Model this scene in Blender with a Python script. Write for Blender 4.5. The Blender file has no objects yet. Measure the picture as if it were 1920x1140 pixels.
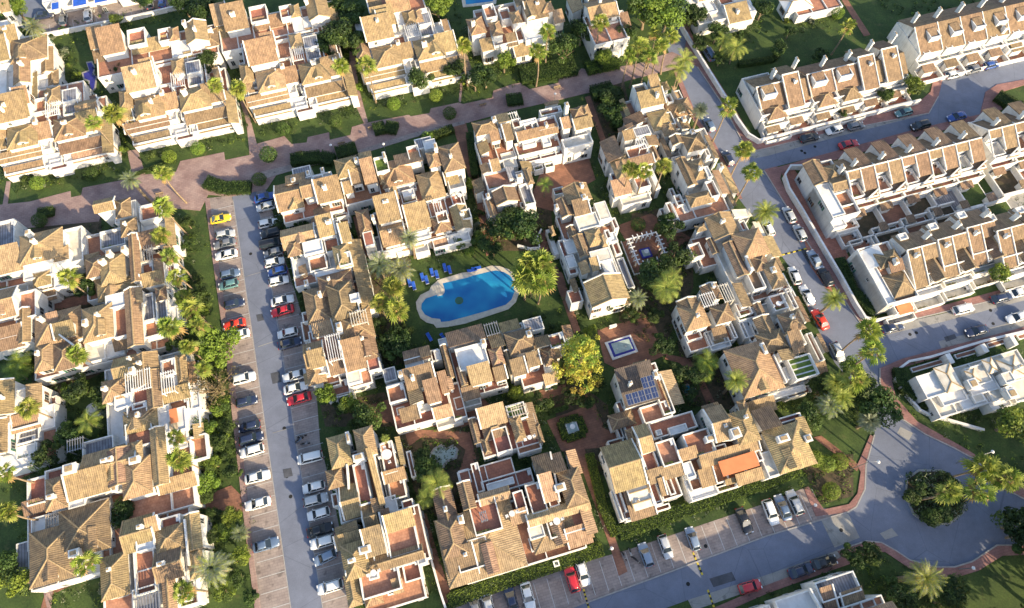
import bpy, math, random
from math import sin, cos, pi, radians
from mathutils import Vector
S = bpy.context.scene
C = S.collection
R = random.Random(7)
# ------------------------------------------------ camera, sky, sun, exposure
FPX, CAMH = 1280.0, 125.0
TILT = math.atan2(560, FPX)
cd = bpy.data.cameras.new("camera"); cam = bpy.data.objects.new("camera", cd); C.objects.link(cam)
cd.sensor_width = 36; cd.lens = 36 * FPX / 1920; cd.clip_start = 1; cd.clip_end = 4000
cam.location = (0, 0, CAMH); cam.rotation_euler = (TILT, 0, 0)
S.camera = cam
SUN_AZ, SUN_EL = -43.0, 22.0          # heading the light comes from, height above the horizon
w = bpy.data.worlds.new("World"); S.world = w; w.use_nodes = True
nt = w.node_tree; nt.nodes.clear()
sky = nt.nodes.new("ShaderNodeTexSky"); sky.sky_type = 'NISHITA'; sky.sun_disc = False
sky.sun_elevation = radians(SUN_EL); sky.sun_rotation = radians(90 - SUN_AZ)
sky.air_density = 1.0; sky.dust_density = 1.5
bg = nt.nodes.new("ShaderNodeBackground"); bg.inputs[1].default_value = 0.15
wo = nt.nodes.new("ShaderNodeOutputWorld")
nt.links.new(sky.outputs[0], bg.inputs[0]); nt.links.new(bg.outputs[0], wo.inputs[0])
sl = bpy.data.lights.new("sun", 'SUN'); sl.energy = 4.4; sl.angle = radians(0.6); sl.color = (1.0, 0.81, 0.52)
so = bpy.data.objects.new("sun", sl); C.objects.link(so); so.location = (60, -60, 80)
d = Vector((cos(radians(SUN_AZ)) * cos(radians(SUN_EL)), sin(radians(SUN_AZ)) * cos(radians(SUN_EL)), sin(radians(SUN_EL))))
so.rotation_euler = d.to_track_quat('Z', 'Y').to_euler()
S.view_settings.view_transform = 'Standard'; S.view_settings.look = 'None'
S.view_settings.exposure = 1.16; S.view_settings.gamma = 1
S.cycles.max_bounces = 5; S.cycles.diffuse_bounces = 3; S.cycles.glossy_bounces = 2; S.cycles.transparent_max_bounces = 4

# ------------------------------------------------ picture point at a height -> world
def P(u, v, z=0.0):
    x = (u - 960) / FPX; y = -(v - 570) / FPX
    ct, st = cos(TILT), sin(TILT)
    dx, dy, dz = x, st + y * ct, -ct + y * st
    s = (z - CAMH) / dz
    return Vector((dx * s, dy * s, z))
HD = radians(16)
AU = Vector((cos(HD), sin(HD), 0)); AV = Vector((-sin(HD), cos(HD), 0))
def UV(u, v, z=0.0):
    p = P(u, v, z); return p.dot(AU), p.dot(AV)
def XY(a, b, z=0.0):
    return AU * a + AV * b + Vector((0, 0, z))

# ------------------------------------------------ materials
MATS = {}
def mat(name, col, rough=0.85, var=0.12, scale=1.2, col2=None, kind=None, bump=0.0, spec=0.3, metal=0.0, rnd=0.0, sc2=None):
    m = bpy.data.materials.new(name); m.use_nodes = True
    n = m.node_tree; N = n.nodes; L = n.links
    b = N["Principled BSDF"]; b.inputs["Roughness"].default_value = rough
    b.inputs["Specular IOR Level"].default_value = spec; b.inputs["Metallic"].default_value = metal
    geo = N.new("ShaderNodeNewGeometry"); vec = geo.outputs["Position"]
    def math_(op, a, bb=None):
        q = N.new("ShaderNodeMath"); q.operation = op
        for i, x in enumerate((a, bb)):
            if x is None: continue
            if isinstance(x, (int, float)): q.inputs[i].default_value = x
            else: L.new(x, q.inputs[i])
        return q.outputs[0]
    def vm(op, a, bb=None):
        q = N.new("ShaderNodeVectorMath"); q.operation = op
        for i, x in enumerate((a, bb)):
            if x is None: continue
            if isinstance(x, tuple): q.inputs[i].default_value = x
            else: L.new(x, q.inputs[i])
        return q
    def noise(v, s, det=4, rg=0.6):
        q = N.new("ShaderNodeTexNoise"); q.inputs["Scale"].default_value = s; q.inputs["Detail"].default_value = det
        q.inputs["Roughness"].default_value = rg; L.new(v, q.inputs["Vector"]); return q.outputs[0]
    c2 = col2 or tuple(c * 0.6 for c in col)
    f = noise(vec, scale)
    lo, hi = 0.36, 0.64
    mr = N.new("ShaderNodeMapRange"); mr.inputs[1].default_value = lo; mr.inputs[2].default_value = hi; L.new(f, mr.inputs[0])
    mx = N.new("ShaderNodeMix"); mx.data_type = 'RGBA'
    mx.inputs[6].default_value = (*col, 1); mx.inputs[7].default_value = (*c2, 1)
    fac = math_('MULTIPLY', mr.outputs[0], var * 3 if var < 0.34 else 1.0)
    L.new(fac, mx.inputs[0]); out = mx.outputs[2]
    hgt = None
    if kind in ('roof',):
        nrm = geo.outputs["True Normal"]
        e = vm('NORMALIZE', vm('CROSS_PRODUCT', nrm, (0, 0, 1)).outputs[0]).outputs[0]
        a = vm('DOT_PRODUCT', vec, e).outputs["Value"]
        s_ = vm('CROSS_PRODUCT', e, nrm).outputs[0]
        dn = vm('DOT_PRODUCT', vec, s_).outputs["Value"]
        cb = N.new("ShaderNodeCombineXYZ"); L.new(math_('MULTIPLY', a, 2.6), cb.inputs[0]); L.new(math_('MULTIPLY', dn, 0.8), cb.inputs[1])
        st = noise(cb.outputs[0], 1.0, 3, 0.7)
        wv = math_('SINE', math_('MULTIPLY', a, 2 * pi / 0.34))
        rw = math_('SINE', math_('MULTIPLY', dn, 2 * pi / 0.42))
        k = math_('ADD', math_('MULTIPLY', wv, 0.13), math_('ADD', math_('MULTIPLY', st, 1.5), math_('MULTIPLY', rw, 0.05)))
        k = math_('ADD', k, 0.22)
        q = N.new("ShaderNodeMix"); q.data_type = 'RGBA'; q.blend_type = 'MULTIPLY'; q.inputs[0].default_value = 1
        cc = N.new("ShaderNodeCombineColor")
        for i in range(3): L.new(k, cc.inputs[i])
        L.new(out, q.inputs[6]); L.new(cc.outputs[0], q.inputs[7]); out = q.outputs[2]
        hgt = wv
    if kind in ('paver', 'terra'):
        bt = N.new("ShaderNodeTexBrick"); bt.inputs["Scale"].default_value = 1.0
        mp = N.new("ShaderNodeMapping"); mp.inputs["Rotation"].default_value = (0, 0, -HD); L.new(vec, mp.inputs[0]); L.new(mp.outputs[0], bt.inputs[0])
        bt.inputs["Color1"].default_value = (1, 1, 1, 1); bt.inputs["Color2"].default_value = (0.72, 0.72, 0.74, 1); bt.inputs["Mortar"].default_value = (0.5, 0.5, 0.5, 1)
        sz = (0.9, 0.45) if kind == 'paver' else (0.5, 0.5)
        bt.inputs["Brick Width"].default_value = sz[0]; bt.inputs["Row Height"].default_value = sz[1]; bt.inputs["Mortar Size"].default_value = 0.03
        q = N.new("ShaderNodeMix"); q.data_type = 'RGBA'; q.blend_type = 'MULTIPLY'; q.inputs[0].default_value = 0.6
        L.new(out, q.inputs[6]); L.new(bt.outputs[0], q.inputs[7]); out = q.outputs[2]
    if name == 'stall_paver' or name == 'pale_concrete':      # oil drips and dark patches where cars stand
        f6 = noise(vec, 0.75, 2, 0.5); m6 = N.new("ShaderNodeMapRange"); m6.inputs[1].default_value = 0.6; m6.inputs[2].default_value = 0.7; m6.inputs[3].default_value = 1.0; m6.inputs[4].default_value = 0.62; L.new(f6, m6.inputs[0])
        q = N.new("ShaderNodeMix"); q.data_type = 'RGBA'; q.blend_type = 'MULTIPLY'; q.inputs[0].default_value = 1
        cc = N.new("ShaderNodeCombineColor")
        for i in range(3): L.new(m6.outputs[0], cc.inputs[i])
        L.new(out, q.inputs[6]); L.new(cc.outputs[0], q.inputs[7]); out = q.outputs[2]
    if kind == 'asphalt':
        f2 = noise(vec, 9.0, 2); q = N.new("ShaderNodeMix"); q.data_type = 'RGBA'; q.blend_type = 'MULTIPLY'; q.inputs[0].default_value = 1
        cc = N.new("ShaderNodeCombineColor"); k = math_('ADD', math_('MULTIPLY', f2, 0.5), 0.75)
        f3 = noise(vec, 0.45, 5, 0.75); k = math_('MULTIPLY', k, math_('ADD', math_('MULTIPLY', f3, 0.5), 0.76))
        vo = N.new("ShaderNodeTexVoronoi"); vo.feature = 'DISTANCE_TO_EDGE'; vo.inputs["Scale"].default_value = 0.11; L.new(vec, vo.inputs["Vector"])
        ck = N.new("ShaderNodeMapRange"); ck.inputs[1].default_value = 0.0; ck.inputs[2].default_value = 0.006; ck.inputs[3].default_value = 0.72; ck.inputs[4].default_value = 1.0; L.new(vo.outputs["Distance"], ck.inputs[0])
        k = math_('MULTIPLY', k, ck.outputs[0])
        for i in range(3): L.new(k, cc.inputs[i])
        L.new(out, q.inputs[6]); L.new(cc.outputs[0], q.inputs[7]); out = q.outputs[2]
    if kind == 'grass' and name == 'grass':
        q = N.new("ShaderNodeMix"); q.data_type = 'RGBA'; f4 = noise(vec, 0.6, 6, 0.7)
        m4 = N.new("ShaderNodeMapRange"); m4.inputs[1].default_value = 0.55; m4.inputs[2].default_value = 0.75; L.new(f4, m4.inputs[0]); L.new(math_('MULTIPLY', m4.outputs[0], 0.7), q.inputs[0])
        L.new(out, q.inputs[6]); q.inputs[7].default_value = (0.12, 0.105, 0.045, 1); out = q.outputs[2]
    if kind == 'grass' or kind == 'leaf':
        f2 = noise(vec, sc2 or 5.0, 3); q = N.new("ShaderNodeMix"); q.data_type = 'RGBA'; q.blend_type = 'MULTIPLY'; q.inputs[0].default_value = 1
        cc = N.new("ShaderNodeCombineColor"); k = math_('ADD', math_('MULTIPLY', f2, 1.3), 0.35)
        for i in range(3): L.new(k, cc.inputs[i])
        L.new(out, q.inputs[6]); L.new(cc.outputs[0], q.inputs[7]); out = q.outputs[2]
    if name == 'white_wall':
        mp = N.new("ShaderNodeMapping"); mp.inputs["Scale"].default_value = (2.2, 2.2, 0.25); L.new(vec, mp.inputs[0]); f5 = noise(mp.outputs[0], 1.0, 5, 0.7)
        m5 = N.new("ShaderNodeMapRange"); m5.inputs[1].default_value = 0.5; m5.inputs[2].default_value = 0.72; m5.inputs[3].default_value = 1.0; m5.inputs[4].default_value = 0.78; L.new(f5, m5.inputs[0])
        q = N.new("ShaderNodeMix"); q.data_type = 'RGBA'; q.blend_type = 'MULTIPLY'; q.inputs[0].default_value = 1
        cc = N.new("ShaderNodeCombineColor")
        for i in range(3): L.new(m5.outputs[0], cc.inputs[i])
        L.new(out, q.inputs[6]); L.new(cc.outputs[0], q.inputs[7]); out = q.outputs[2]
    if kind == 'stripe':
        mp = N.new("ShaderNodeMapping"); mp.inputs["Rotation"].default_value = (0, 0, -HD); L.new(vec, mp.inputs[0])
        sx = N.new("ShaderNodeSeparateXYZ"); L.new(mp.outputs[0], sx.inputs[0])
        k = math_('ADD', math_('MULTIPLY', math_('SINE', math_('MULTIPLY', sx.outputs[0], 2 * pi / 0.5)), 0.2), 0.85)
        q = N.new("ShaderNodeMix"); q.data_type = 'RGBA'; q.blend_type = 'MULTIPLY'; q.inputs[0].default_value = 1
        cc = N.new("ShaderNodeCombineColor")
        for i in range(3): L.new(k, cc.inputs[i])
        L.new(out, q.inputs[6]); L.new(cc.outputs[0], q.inputs[7]); out = q.outputs[2]
    if rnd:
        oi = N.new("ShaderNodeObjectInfo"); hs = N.new("ShaderNodeHueSaturation")
        L.new(math_('ADD', math_('MULTIPLY', oi.outputs["Random"], rnd * 0.12), 0.5 - rnd * 0.06), hs.inputs["Hue"])
        L.new(math_('ADD', math_('MULTIPLY', math_('FRACT', math_('MULTIPLY', oi.outputs["Random"], 7.3)), rnd), 1 - rnd * 0.5), hs.inputs["Value"])
        L.new(out, hs.inputs["Color"]); out = hs.outputs[0]
    L.new(out, b.inputs["Base Color"])
    if kind == 'leaf':
        b.inputs["Subsurface Weight"].default_value = 0.0
        tr = N.new("ShaderNodeBsdfTranslucent"); L.new(out, tr.inputs[0]); ms = N.new("ShaderNodeMixShader"); ms.inputs[0].default_value = 0.28
        L.new(b.outputs[0], ms.inputs[1]); L.new(tr.outputs[0], ms.inputs[2]); L.new(ms.outputs[0], N["Material Output"].inputs[0])
    if bump or hgt is not None:
        bp = N.new("ShaderNodeBump"); bp.inputs["Strength"].default_value = 0.35 if hgt is not None else bump; bp.inputs["Distance"].default_value = 0.05
        L.new(hgt if hgt is not None else noise(vec, 14.0, 2), bp.inputs["Height"]); L.new(bp.outputs[0], b.inputs["Normal"])
    MATS[name] = m
    return m

W_ = mat('white_wall', (0.74, 0.725, 0.69), var=0.2, scale=0.7, col2=(0.56, 0.535, 0.49), rnd=0.05)
mat('roof_tile', (0.345, 0.24, 0.128), var=0.3, scale=0.9, col2=(0.235, 0.165, 0.097), kind='roof', rnd=0.3)
mat('roof_tile_rosy', (0.385, 0.262, 0.158), var=0.3, scale=0.9, col2=(0.27, 0.18, 0.112), kind='roof', rnd=0.3)
mat('roof_dark', (0.115, 0.09, 0.075), var=0.3, scale=0.9, col2=(0.07, 0.06, 0.055), kind='roof')  # shade of a slope facing away from the sun, put into the tile colour
mat('roof_tile_brown', (0.25, 0.172, 0.102), var=0.3, scale=0.9, col2=(0.15, 0.108, 0.074), kind='roof', rnd=0.25)
mat('roof_tile_tan', (0.245, 0.165, 0.10), var=0.3, scale=0.9, col2=(0.165, 0.112, 0.072), kind='roof', rnd=0.2)
mat('roof_ridge', (0.40, 0.29, 0.165), var=0.3, scale=3)
mat('terracotta', (0.45, 0.20, 0.125), var=0.3, scale=0.9, col2=(0.32, 0.145, 0.10), kind='terra', rnd=0.2)
mat('terracotta_pale', (0.5, 0.26, 0.17), var=0.3, scale=0.9, col2=(0.36, 0.17, 0.11), kind='terra')
mat('cream_roof', (0.66, 0.61, 0.52), var=0.3, scale=0.8, col2=(0.48, 0.43, 0.35))
mat('white_roof', (0.72, 0.71, 0.69), var=0.2, scale=0.6, col2=(0.5, 0.48, 0.46))
mat('beige_awning', (0.47, 0.38, 0.26), var=0.3, scale=1.5, kind='stripe')
mat('grey_slab', (0.30, 0.30, 0.33), var=0.3, scale=0.9, kind='stripe')
mat('orange_awning', (0.60, 0.20, 0.085), var=0.1, scale=0.8)
mat('red_awning', (0.6, 0.11, 0.06), var=0.2, scale=0.8)
mat('turf', (0.13, 0.20, 0.04), var=0.3, scale=1.5, kind='grass')
mat('pergola_wood', (0.55, 0.47, 0.38), var=0.2, scale=2)
mat('dark_glass', (0.03, 0.04, 0.045), rough=0.15, var=0.2, spec=0.5)
mat('window_frame', (0.5, 0.49, 0.46), var=0.1)
mat('shutter_green', (0.04, 0.13, 0.09), var=0.2, rough=0.6)
mat('shutter_brown', (0.16, 0.09, 0.05), var=0.2, rough=0.6)
mat('grass', (0.058, 0.092, 0.022), var=0.33, scale=0.25, col2=(0.032, 0.056, 0.015), kind='grass', sc2=3.0, bump=0.5)
mat('asphalt', (0.165, 0.185, 0.24), var=0.3, scale=0.16, col2=(0.135, 0.15, 0.195), kind='asphalt', rough=0.9)
mat('tarmac_dark', (0.085, 0.09, 0.105), var=0.3, scale=0.5, kind='asphalt')
mat('pale_concrete', (0.30, 0.29, 0.27), var=0.3, scale=0.3, col2=(0.23, 0.22, 0.21), kind='asphalt')
mat('pink_paver', (0.37, 0.265, 0.235), var=0.33, scale=0.3, col2=(0.26, 0.17, 0.155), kind='paver')
mat('stall_paver', (0.36, 0.30, 0.27), var=0.33, scale=0.35, col2=(0.27, 0.22, 0.20), kind='paver')
mat('red_paver', (0.34, 0.18, 0.155), var=0.33, scale=0.4, col2=(0.25, 0.13, 0.115), kind='paver')
mat('garden_path', (0.32, 0.155, 0.10), var=0.33, scale=0.5, col2=(0.20, 0.10, 0.07), kind='paver')
mat('soil', (0.10, 0.072, 0.045), var=0.33, scale=0.9, col2=(0.05, 0.045, 0.025), kind='grass')
mat('kerb_stone', (0.36, 0.34, 0.32), var=0.2, scale=2)
mat('white_paint', (0.5, 0.5, 0.48), var=0.3, scale=4, col2=(0.4, 0.4, 0.4))
mat('yellow_paint', (0.62, 0.48, 0.05), var=0.2, scale=4)
mat('pool_coping', (0.56, 0.51, 0.42), var=0.3, scale=1.2, col2=(0.44, 0.39, 0.32))
mat('bark', (0.30, 0.22, 0.14), var=0.33, scale=3, col2=(0.16, 0.12, 0.08))
mat('palm_skirt', (0.36, 0.24, 0.1), var=0.33, scale=4)
mat('blue_fabric', (0.03, 0.12, 0.55), var=0.2, rough=0.7)
mat('metal_grey', (0.35, 0.35, 0.36), var=0.1, rough=0.45, metal=0.6)
mat('solar_blue', (0.02, 0.035, 0.10), var=0.1, rough=0.25, spec=0.5)
mat('tyre', (0.02, 0.02, 0.02), rough=0.8)
mat('rim', (0.4, 0.4, 0.42), rough=0.35, metal=0.8)
mat('car_glass', (0.02, 0.03, 0.04), rough=0.06, spec=0.8, var=0)
mat('lamp_lens', (0.75, 0.76, 0.78), rough=0.15)
mat('tail_lens', (0.4, 0.02, 0.02), rough=0.2)
mat('cobalt_tile', (0.04, 0.04, 0.27), var=0.2, rough=0.4)
mat('fountain_water', (0.38, 0.47, 0.45), rough=0.1, var=0.2)
for n_, c_, k_ in (('leaf_dark', (0.042, 0.074, 0.018), (0.022, 0.042, 0.012)), ('leaf_mid', (0.095, 0.145, 0.03), (0.05, 0.085, 0.02)),
                   ('leaf_bright', (0.20, 0.27, 0.035), (0.12, 0.18, 0.025)), ('leaf_palm', (0.34, 0.37, 0.075), (0.20, 0.25, 0.05)),
                   ('leaf_grey', (0.25, 0.27, 0.17), (0.15, 0.18, 0.11)), ('leaf_yellow', (0.46, 0.44, 0.06), (0.32, 0.32, 0.045)),
                   ('leaf_orange', (0.40, 0.25, 0.06), (0.34, 0.28, 0.05)), ('leaf_lime', (0.26, 0.34, 0.05), (0.15, 0.24, 0.04)),
                   ('leaf_olive', (0.16, 0.13, 0.055), (0.1, 0.08, 0.035))):
    mat(n_, c_, var=0.33, scale=1.0, col2=k_, kind='leaf', rough=0.55, rnd=0.25, sc2=2.2)

def water_mat(name, shallow, deep):
    m = bpy.data.materials.new(name); m.use_nodes = True
    n = m.node_tree; N = n.nodes; L = n.links; b = N["Principled BSDF"]
    geo = N.new("ShaderNodeNewGeometry"); q = N.new("ShaderNodeTexNoise"); q.inputs["Scale"].default_value = 0.16; q.inputs["Detail"].default_value = 2
    L.new(geo.outputs["Position"], q.inputs["Vector"])
    r = N.new("ShaderNodeValToRGB"); r.color_ramp.elements[0].position = 0.35; r.color_ramp.elements[1].position = 0.68
    r.color_ramp.elements[0].color = (*deep, 1); r.color_ramp.elements[1].color = (*shallow, 1)
    L.new(q.outputs[0], r.inputs[0]); L.new(r.outputs[0], b.inputs["Base Color"])
    b.inputs["Roughness"].default_value = 0.06
    q2 = N.new("ShaderNodeTexNoise"); q2.inputs["Scale"].default_value = 1.6; L.new(geo.outputs["Position"], q2.inputs["Vector"])
    bp = N.new("ShaderNodeBump"); bp.inputs["Strength"].default_value = 0.25; bp.inputs["Distance"].default_value = 0.05
    L.new(q2.outputs[0], bp.inputs["Height"]); L.new(bp.outputs[0], b.inputs["Normal"])
    MATS[name] = m
water_mat('pool_water', (0.02, 0.26, 0.46), (0.010, 0.12, 0.34))
water_mat('pond_water', (0.20, 0.26, 0.25), (0.10, 0.15, 0.15))
CARP = {}
def paint(name, c, metal=0.0):
    m = bpy.data.materials.new("paint_" + name); m.use_nodes = True; b = m.node_tree.nodes["Principled BSDF"]
    b.inputs["Base Color"].default_value = (*c, 1); b.inputs["Roughness"].default_value = 0.35; b.inputs["Metallic"].default_value = metal
    b.inputs["Coat Weight"].default_value = 0.6; b.inputs["Coat Roughness"].default_value = 0.08
    CARP[name] = m
for k, c in dict(white=(0.72, 0.72, 0.71), silver=(0.42, 0.44, 0.46), grey=(0.16, 0.17, 0.19), black=(0.012, 0.012, 0.015), navy=(0.02, 0.03, 0.07),
                 red=(0.50, 0.02, 0.03), scarlet=(0.78, 0.05, 0.02), blue=(0.025, 0.075, 0.28), slate=(0.10, 0.15, 0.24), steel=(0.19, 0.25, 0.34),
                 teal=(0.10, 0.21, 0.22), yellow=(0.72, 0.52, 0.03)).items(): paint(k, c)

# ------------------------------------------------ mesh builder
class MB:
    def __init__(s): s.v = []; s.f = []; s.m = []
    def add(s, vs, fs, mi=0):
        o = len(s.v); s.v += [tuple(x) for x in vs]
        for f in fs: s.f.append(tuple(i + o for i in f)); s.m.append(mi)
        return s
    def hexa(s, b, t, mi=0):      # b, t: four points each, anticlockwise from above
        return s.add(list(b) + list(t), [(3, 2, 1, 0), (4, 5, 6, 7), (0, 1, 5, 4), (1, 2, 6, 5), (2, 3, 7, 6), (3, 0, 4, 7)], mi)
    def box(s, x0, x1, y0, y1, z0, z1, mi=0, fr=None):
        q = [(x0, y0), (x1, y0), (x1, y1), (x0, y1)]
        g = fr or (lambda a, b, c: (a, b, c))
        return s.hexa([g(a, b, z0) for a, b in q], [g(a, b, z1) for a, b in q], mi)
    def uv(s, x0, x1, y0, y1, z0, z1, mi=0):
        return s.box(x0, x1, y0, y1, z0, z1, mi, XY)
    def poly(s, pts, z0, z1, mi=0):
        n = len(pts)
        a = sum(pts[i][0] * pts[(i + 1) % n][1] - pts[(i + 1) % n][0] * pts[i][1] for i in range(n))
        if a < 0: pts = pts[::-1]
        vs = [(p[0], p[1], z0) for p in pts] + [(p[0], p[1], z1) for p in pts]
        return s.add(vs, [tuple(range(n - 1, -1, -1)), tuple(range(n, 2 * n))] + [(i, (i + 1) % n, n + (i + 1) % n, n + i) for i in range(n)], mi)
    def tube(s, pts, rads, n=8, mi=0, cap=True):
        o = len(s.v)
        for i, (p, r) in enumerate(zip(pts, rads)):
            a = Vector(pts[max(i - 1, 0)]); b = Vector(pts[min(i + 1, len(pts) - 1)]); t = (b - a).normalized()
            x = t.orthogonal().normalized() if abs(t.z) < 0.9 else Vector((1, 0, 0)); y = t.cross(x).normalized(); x = y.cross(t)
            for k in range(n):
                q = Vector(p) + (x * cos(2 * pi * k / n) + y * sin(2 * pi * k / n)) * r
                s.v.append(tuple(q))
        for i in range(len(pts) - 1):
            for k in range(n):
                s.f.append((o + i * n + k, o + i * n + (k + 1) % n, o + (i + 1) * n + (k + 1) % n, o + (i + 1) * n + k)); s.m.append(mi)
        if cap:
            s.f.append(tuple(o + (len(pts) - 1) * n + k for k in range(n))); s.m.append(mi)
            s.f.append(tuple(o + n - 1 - k for k in range(n))); s.m.append(mi)
        return s
    def mesh(s, name, mats, off=None, smooth=False):
        me = bpy.data.meshes.new(name)
        vs = s.v if off is None else [(x - off[0], y - off[1], z - off[2]) for x, y, z in s.v]
        me.from_pydata(vs, [], s.f)
        for m in mats: me.materials.append(MATS[m] if isinstance(m, str) else m)
        me.polygons.foreach_set('material_index', s.m)
        if smooth: me.polygons.foreach_set('use_smooth', [True] * len(s.f))
        me.update()
        return me
    def build(s, name, mats, parent=None, smooth=False):
        if isinstance(mats, str): mats = [mats]
        off = None
        if parent is not None:
            off = parent.matrix_world.translation if False else Vector(parent.get('_o', (0, 0, 0)))
        me = s.mesh(name, mats, off, smooth)
        o = bpy.data.objects.new(name, me); C.objects.link(o)
        if parent is not None: o.parent = parent; o['_o'] = tuple(off)
        return o
def tag(o, label=None, cat=None, group=None, kind=None):
    if label: o['label'] = label
    if cat: o['category'] = cat
    if group: o['group'] = group
    if kind: o['kind'] = kind
    return o
def thing(name, loc, label, cat, group=None, rz=0):
    o = bpy.data.objects.new(name, None); C.objects.link(o); o.empty_display_size = 0.5
    o.location = loc; o.rotation_euler = (0, 0, rz); o['_o'] = tuple(loc)
    return tag(o, label, cat, group)
def link(name, me, parent=None, loc=(0, 0, 0), rz=0, sc=1):
    o = bpy.data.objects.new(name, me); C.objects.link(o); o.location = loc; o.rotation_euler = (0, 0, rz)
    o.scale = (sc, sc, sc) if isinstance(sc, (int, float)) else sc
    if parent is not None: o.parent = parent
    return o
ORD = "first second third fourth fifth sixth seventh eighth ninth tenth eleventh twelfth thirteenth fourteenth fifteenth sixteenth seventeenth eighteenth nineteenth twentieth".split()
ORD += ["twenty-" + x for x in ORD[:9]] + ["thirtieth"] + ["thirty-" + x for x in ORD[:9]] + ["fortieth"] + ["forty-" + x for x in ORD[:9]]
# ------------------------------------------------ the setting: ground, roads, paths
def px(pts, z=0.0): return [tuple(P(u, v, z)[:2]) for u, v in pts]
def t3(ox, oy, pts): return [(ox + x / 3, oy + y / 3) for x, y in pts]
PAVED = []
def sheet(name, pts, z, m, kind='structure', z0=None, part=None):
    o = MB().poly(px(pts, z), z - 0.3 if z0 is None else z0, z).build(name, m)
    o['kind'] = kind
    if 'bed' not in name: PAVED.append(px(pts, 0))
    return o
g = MB(); g.poly([(-900, -500), (900, -500), (900, 1300), (-900, 1300)], -0.5, 0.0).build('lawn', 'grass')['kind'] = 'structure'
# promenade
prom = [(-60, 400), (-60, 390), (55, 378), (132, 358), (133, 370), (152, 366), (155, 352), (232, 337), (262, 328), (330, 322), (338, 302), (420, 285), (422, 300), (470, 290), (480, 270), (533, 255), (547, 270), (575, 267), (577, 257),
        (617, 248), (618, 262), (657, 253), (660, 238), (683, 231), (698, 228), (767, 215), (770, 218), (805, 212), (808, 203), (860, 192), (868, 195), (923, 183), (925, 170), (960, 158), (975, 155), (993, 167), (1047, 155),
        (1048, 147), (1080, 140), (1090, 128), (1100, 130), (1107, 138), (1160, 125), (1193, 120), (1260, 97), (1285, 108), (1272, 127), (1180, 150), (1107, 173), (1057, 185), (960, 207), (877, 230), (847, 233), (810, 247), (773, 257), (667, 290),
        (627, 300), (575, 312), (520, 325), (500, 355), (436, 368), (390, 365), (375, 395), (300, 388), (190, 400), (185, 415), (0, 432), (-60, 440)]
sheet('promenade', prom, 0.08, 'pink_paver')
sheet('promenade_border', [(490, 322), (560, 305), (660, 285), (770, 250), (870, 226), (872, 232), (775, 258), (660, 294), (560, 316), (495, 335)], 0.095, 'stall_paver')
# ramps between lawns
for k, q in enumerate(([(238, 283), (258, 280), (272, 325), (250, 335)], [(690, 228), (682, 200), (672, 160), (665, 100), (655, 95), (655, 165), (670, 205), (683, 232)],
          [(864, 192), (860, 190), (866, 120), (872, 120)], [(468, 290), (462, 230), (450, 190), (456, 188), (470, 225), (482, 272)], [(2, 400), (12, 398), (20, 340), (12, 340)],
          [(88, 1140), (80, 1105), (90, 1090), (180, 1068), (182, 1075), (100, 1100), (95, 1140)])):
    sheet('garden_path', q, 0.07 + 0.002 * k, 'pink_paver')
# left street
sheet('long_street', [(432, 345), (480, 355), (497, 455), (514, 560), (530, 655), (552, 820), (575, 950), (606, 1145), (545, 1145), (515, 930), (493, 762), (470, 600), (450, 480), (437, 380)], 0.02, 'asphalt')
sheet('parking_bays', [(386, 372), (434, 366), (437, 380), (450, 480), (470, 600), (493, 762), (515, 930), (545, 1145), (482, 1145), (470, 1050), (450, 860), (425, 640), (403, 490)], 0.03, 'stall_paver')
sheet('parking_bays', [(480, 355), (497, 352), (512, 400), (530, 470), (563, 580), (590, 690), (600, 830), (625, 930), (665, 1145), (606, 1145), (575, 950), (552, 820), (530, 655), (514, 560), (497, 455)], 0.03, 'stall_paver')
sheet('pavement', [(384, 372), (392, 371), (409, 490), (431, 640), (456, 860), (476, 1050), (489, 1145), (478, 1145), (466, 1050), (444, 860), (420, 640), (399, 490)], 0.12, 'pink_paver')
lines = MB()
def pline(mb, a, b, wd=0.12, z=0.045):
    p, q = P(*a, z), P(*b, z); t = (q - p).normalized(); n = Vector((-t.y, t.x, 0)) * wd / 2
    mb.add([p - n, q - n, q + n, p + n], [(0, 1, 2, 3)])
def lerp(a, b, t): return (a[0] + (b[0] - a[0]) * t, a[1] + (b[1] - a[1]) * t)
# bay lines on both sides of the long street, in the streets' own axes
def bays(mb, a, b, n, ln, dirv, z=0.045, wd=0.1):
    A, B = P(*a), P(*b)
    for i in range(n + 1):
        p = A.lerp(B, i / n); q = p + dirv * ln; t = (q - p).normalized(); nn = Vector((-t.y, t.x, 0)) * wd / 2
        mb.add([(*(p - nn)[:2], z), (*(q - nn)[:2], z), (*(q + nn)[:2], z), (*(p + nn)[:2], z)], [(0, 1, 2, 3)])
bays(lines, (438, 385), (545, 1130), 31, 4.6, -AU)
bays(lines, (484, 372), (604, 1130), 31, 4.6, AU)
lines.build('bay_lines', 'white_paint')['kind'] = 'structure'
for a, b in (((437, 375), (546, 1145)), ((481, 362), (606, 1145))):
    l = MB(); pline(l, a, b, 0.14, 0.05); l.build('gutter', 'kerb_stone')['kind'] = 'structure'
# top left car park
sheet('car_park', [(62, 42), (86, 62), (340, 12), (350, -15), (240, -20), (120, 20)], 0.04, 'stall_paver')
sheet('service_lane', [(-40, -40), (240, -60), (360, -60), (350, -10), (250, 8), (85, 38), (40, 30)], 0.02, 'asphalt')
l = MB()
for i in range(12): pline(l, lerp((95, 60), (335, 12), i / 11), lerp((92, 45), (330, -2), i / 11), 0.1, 0.055)
l.build('bay_lines', 'white_paint')['kind'] = 'structure'
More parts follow.
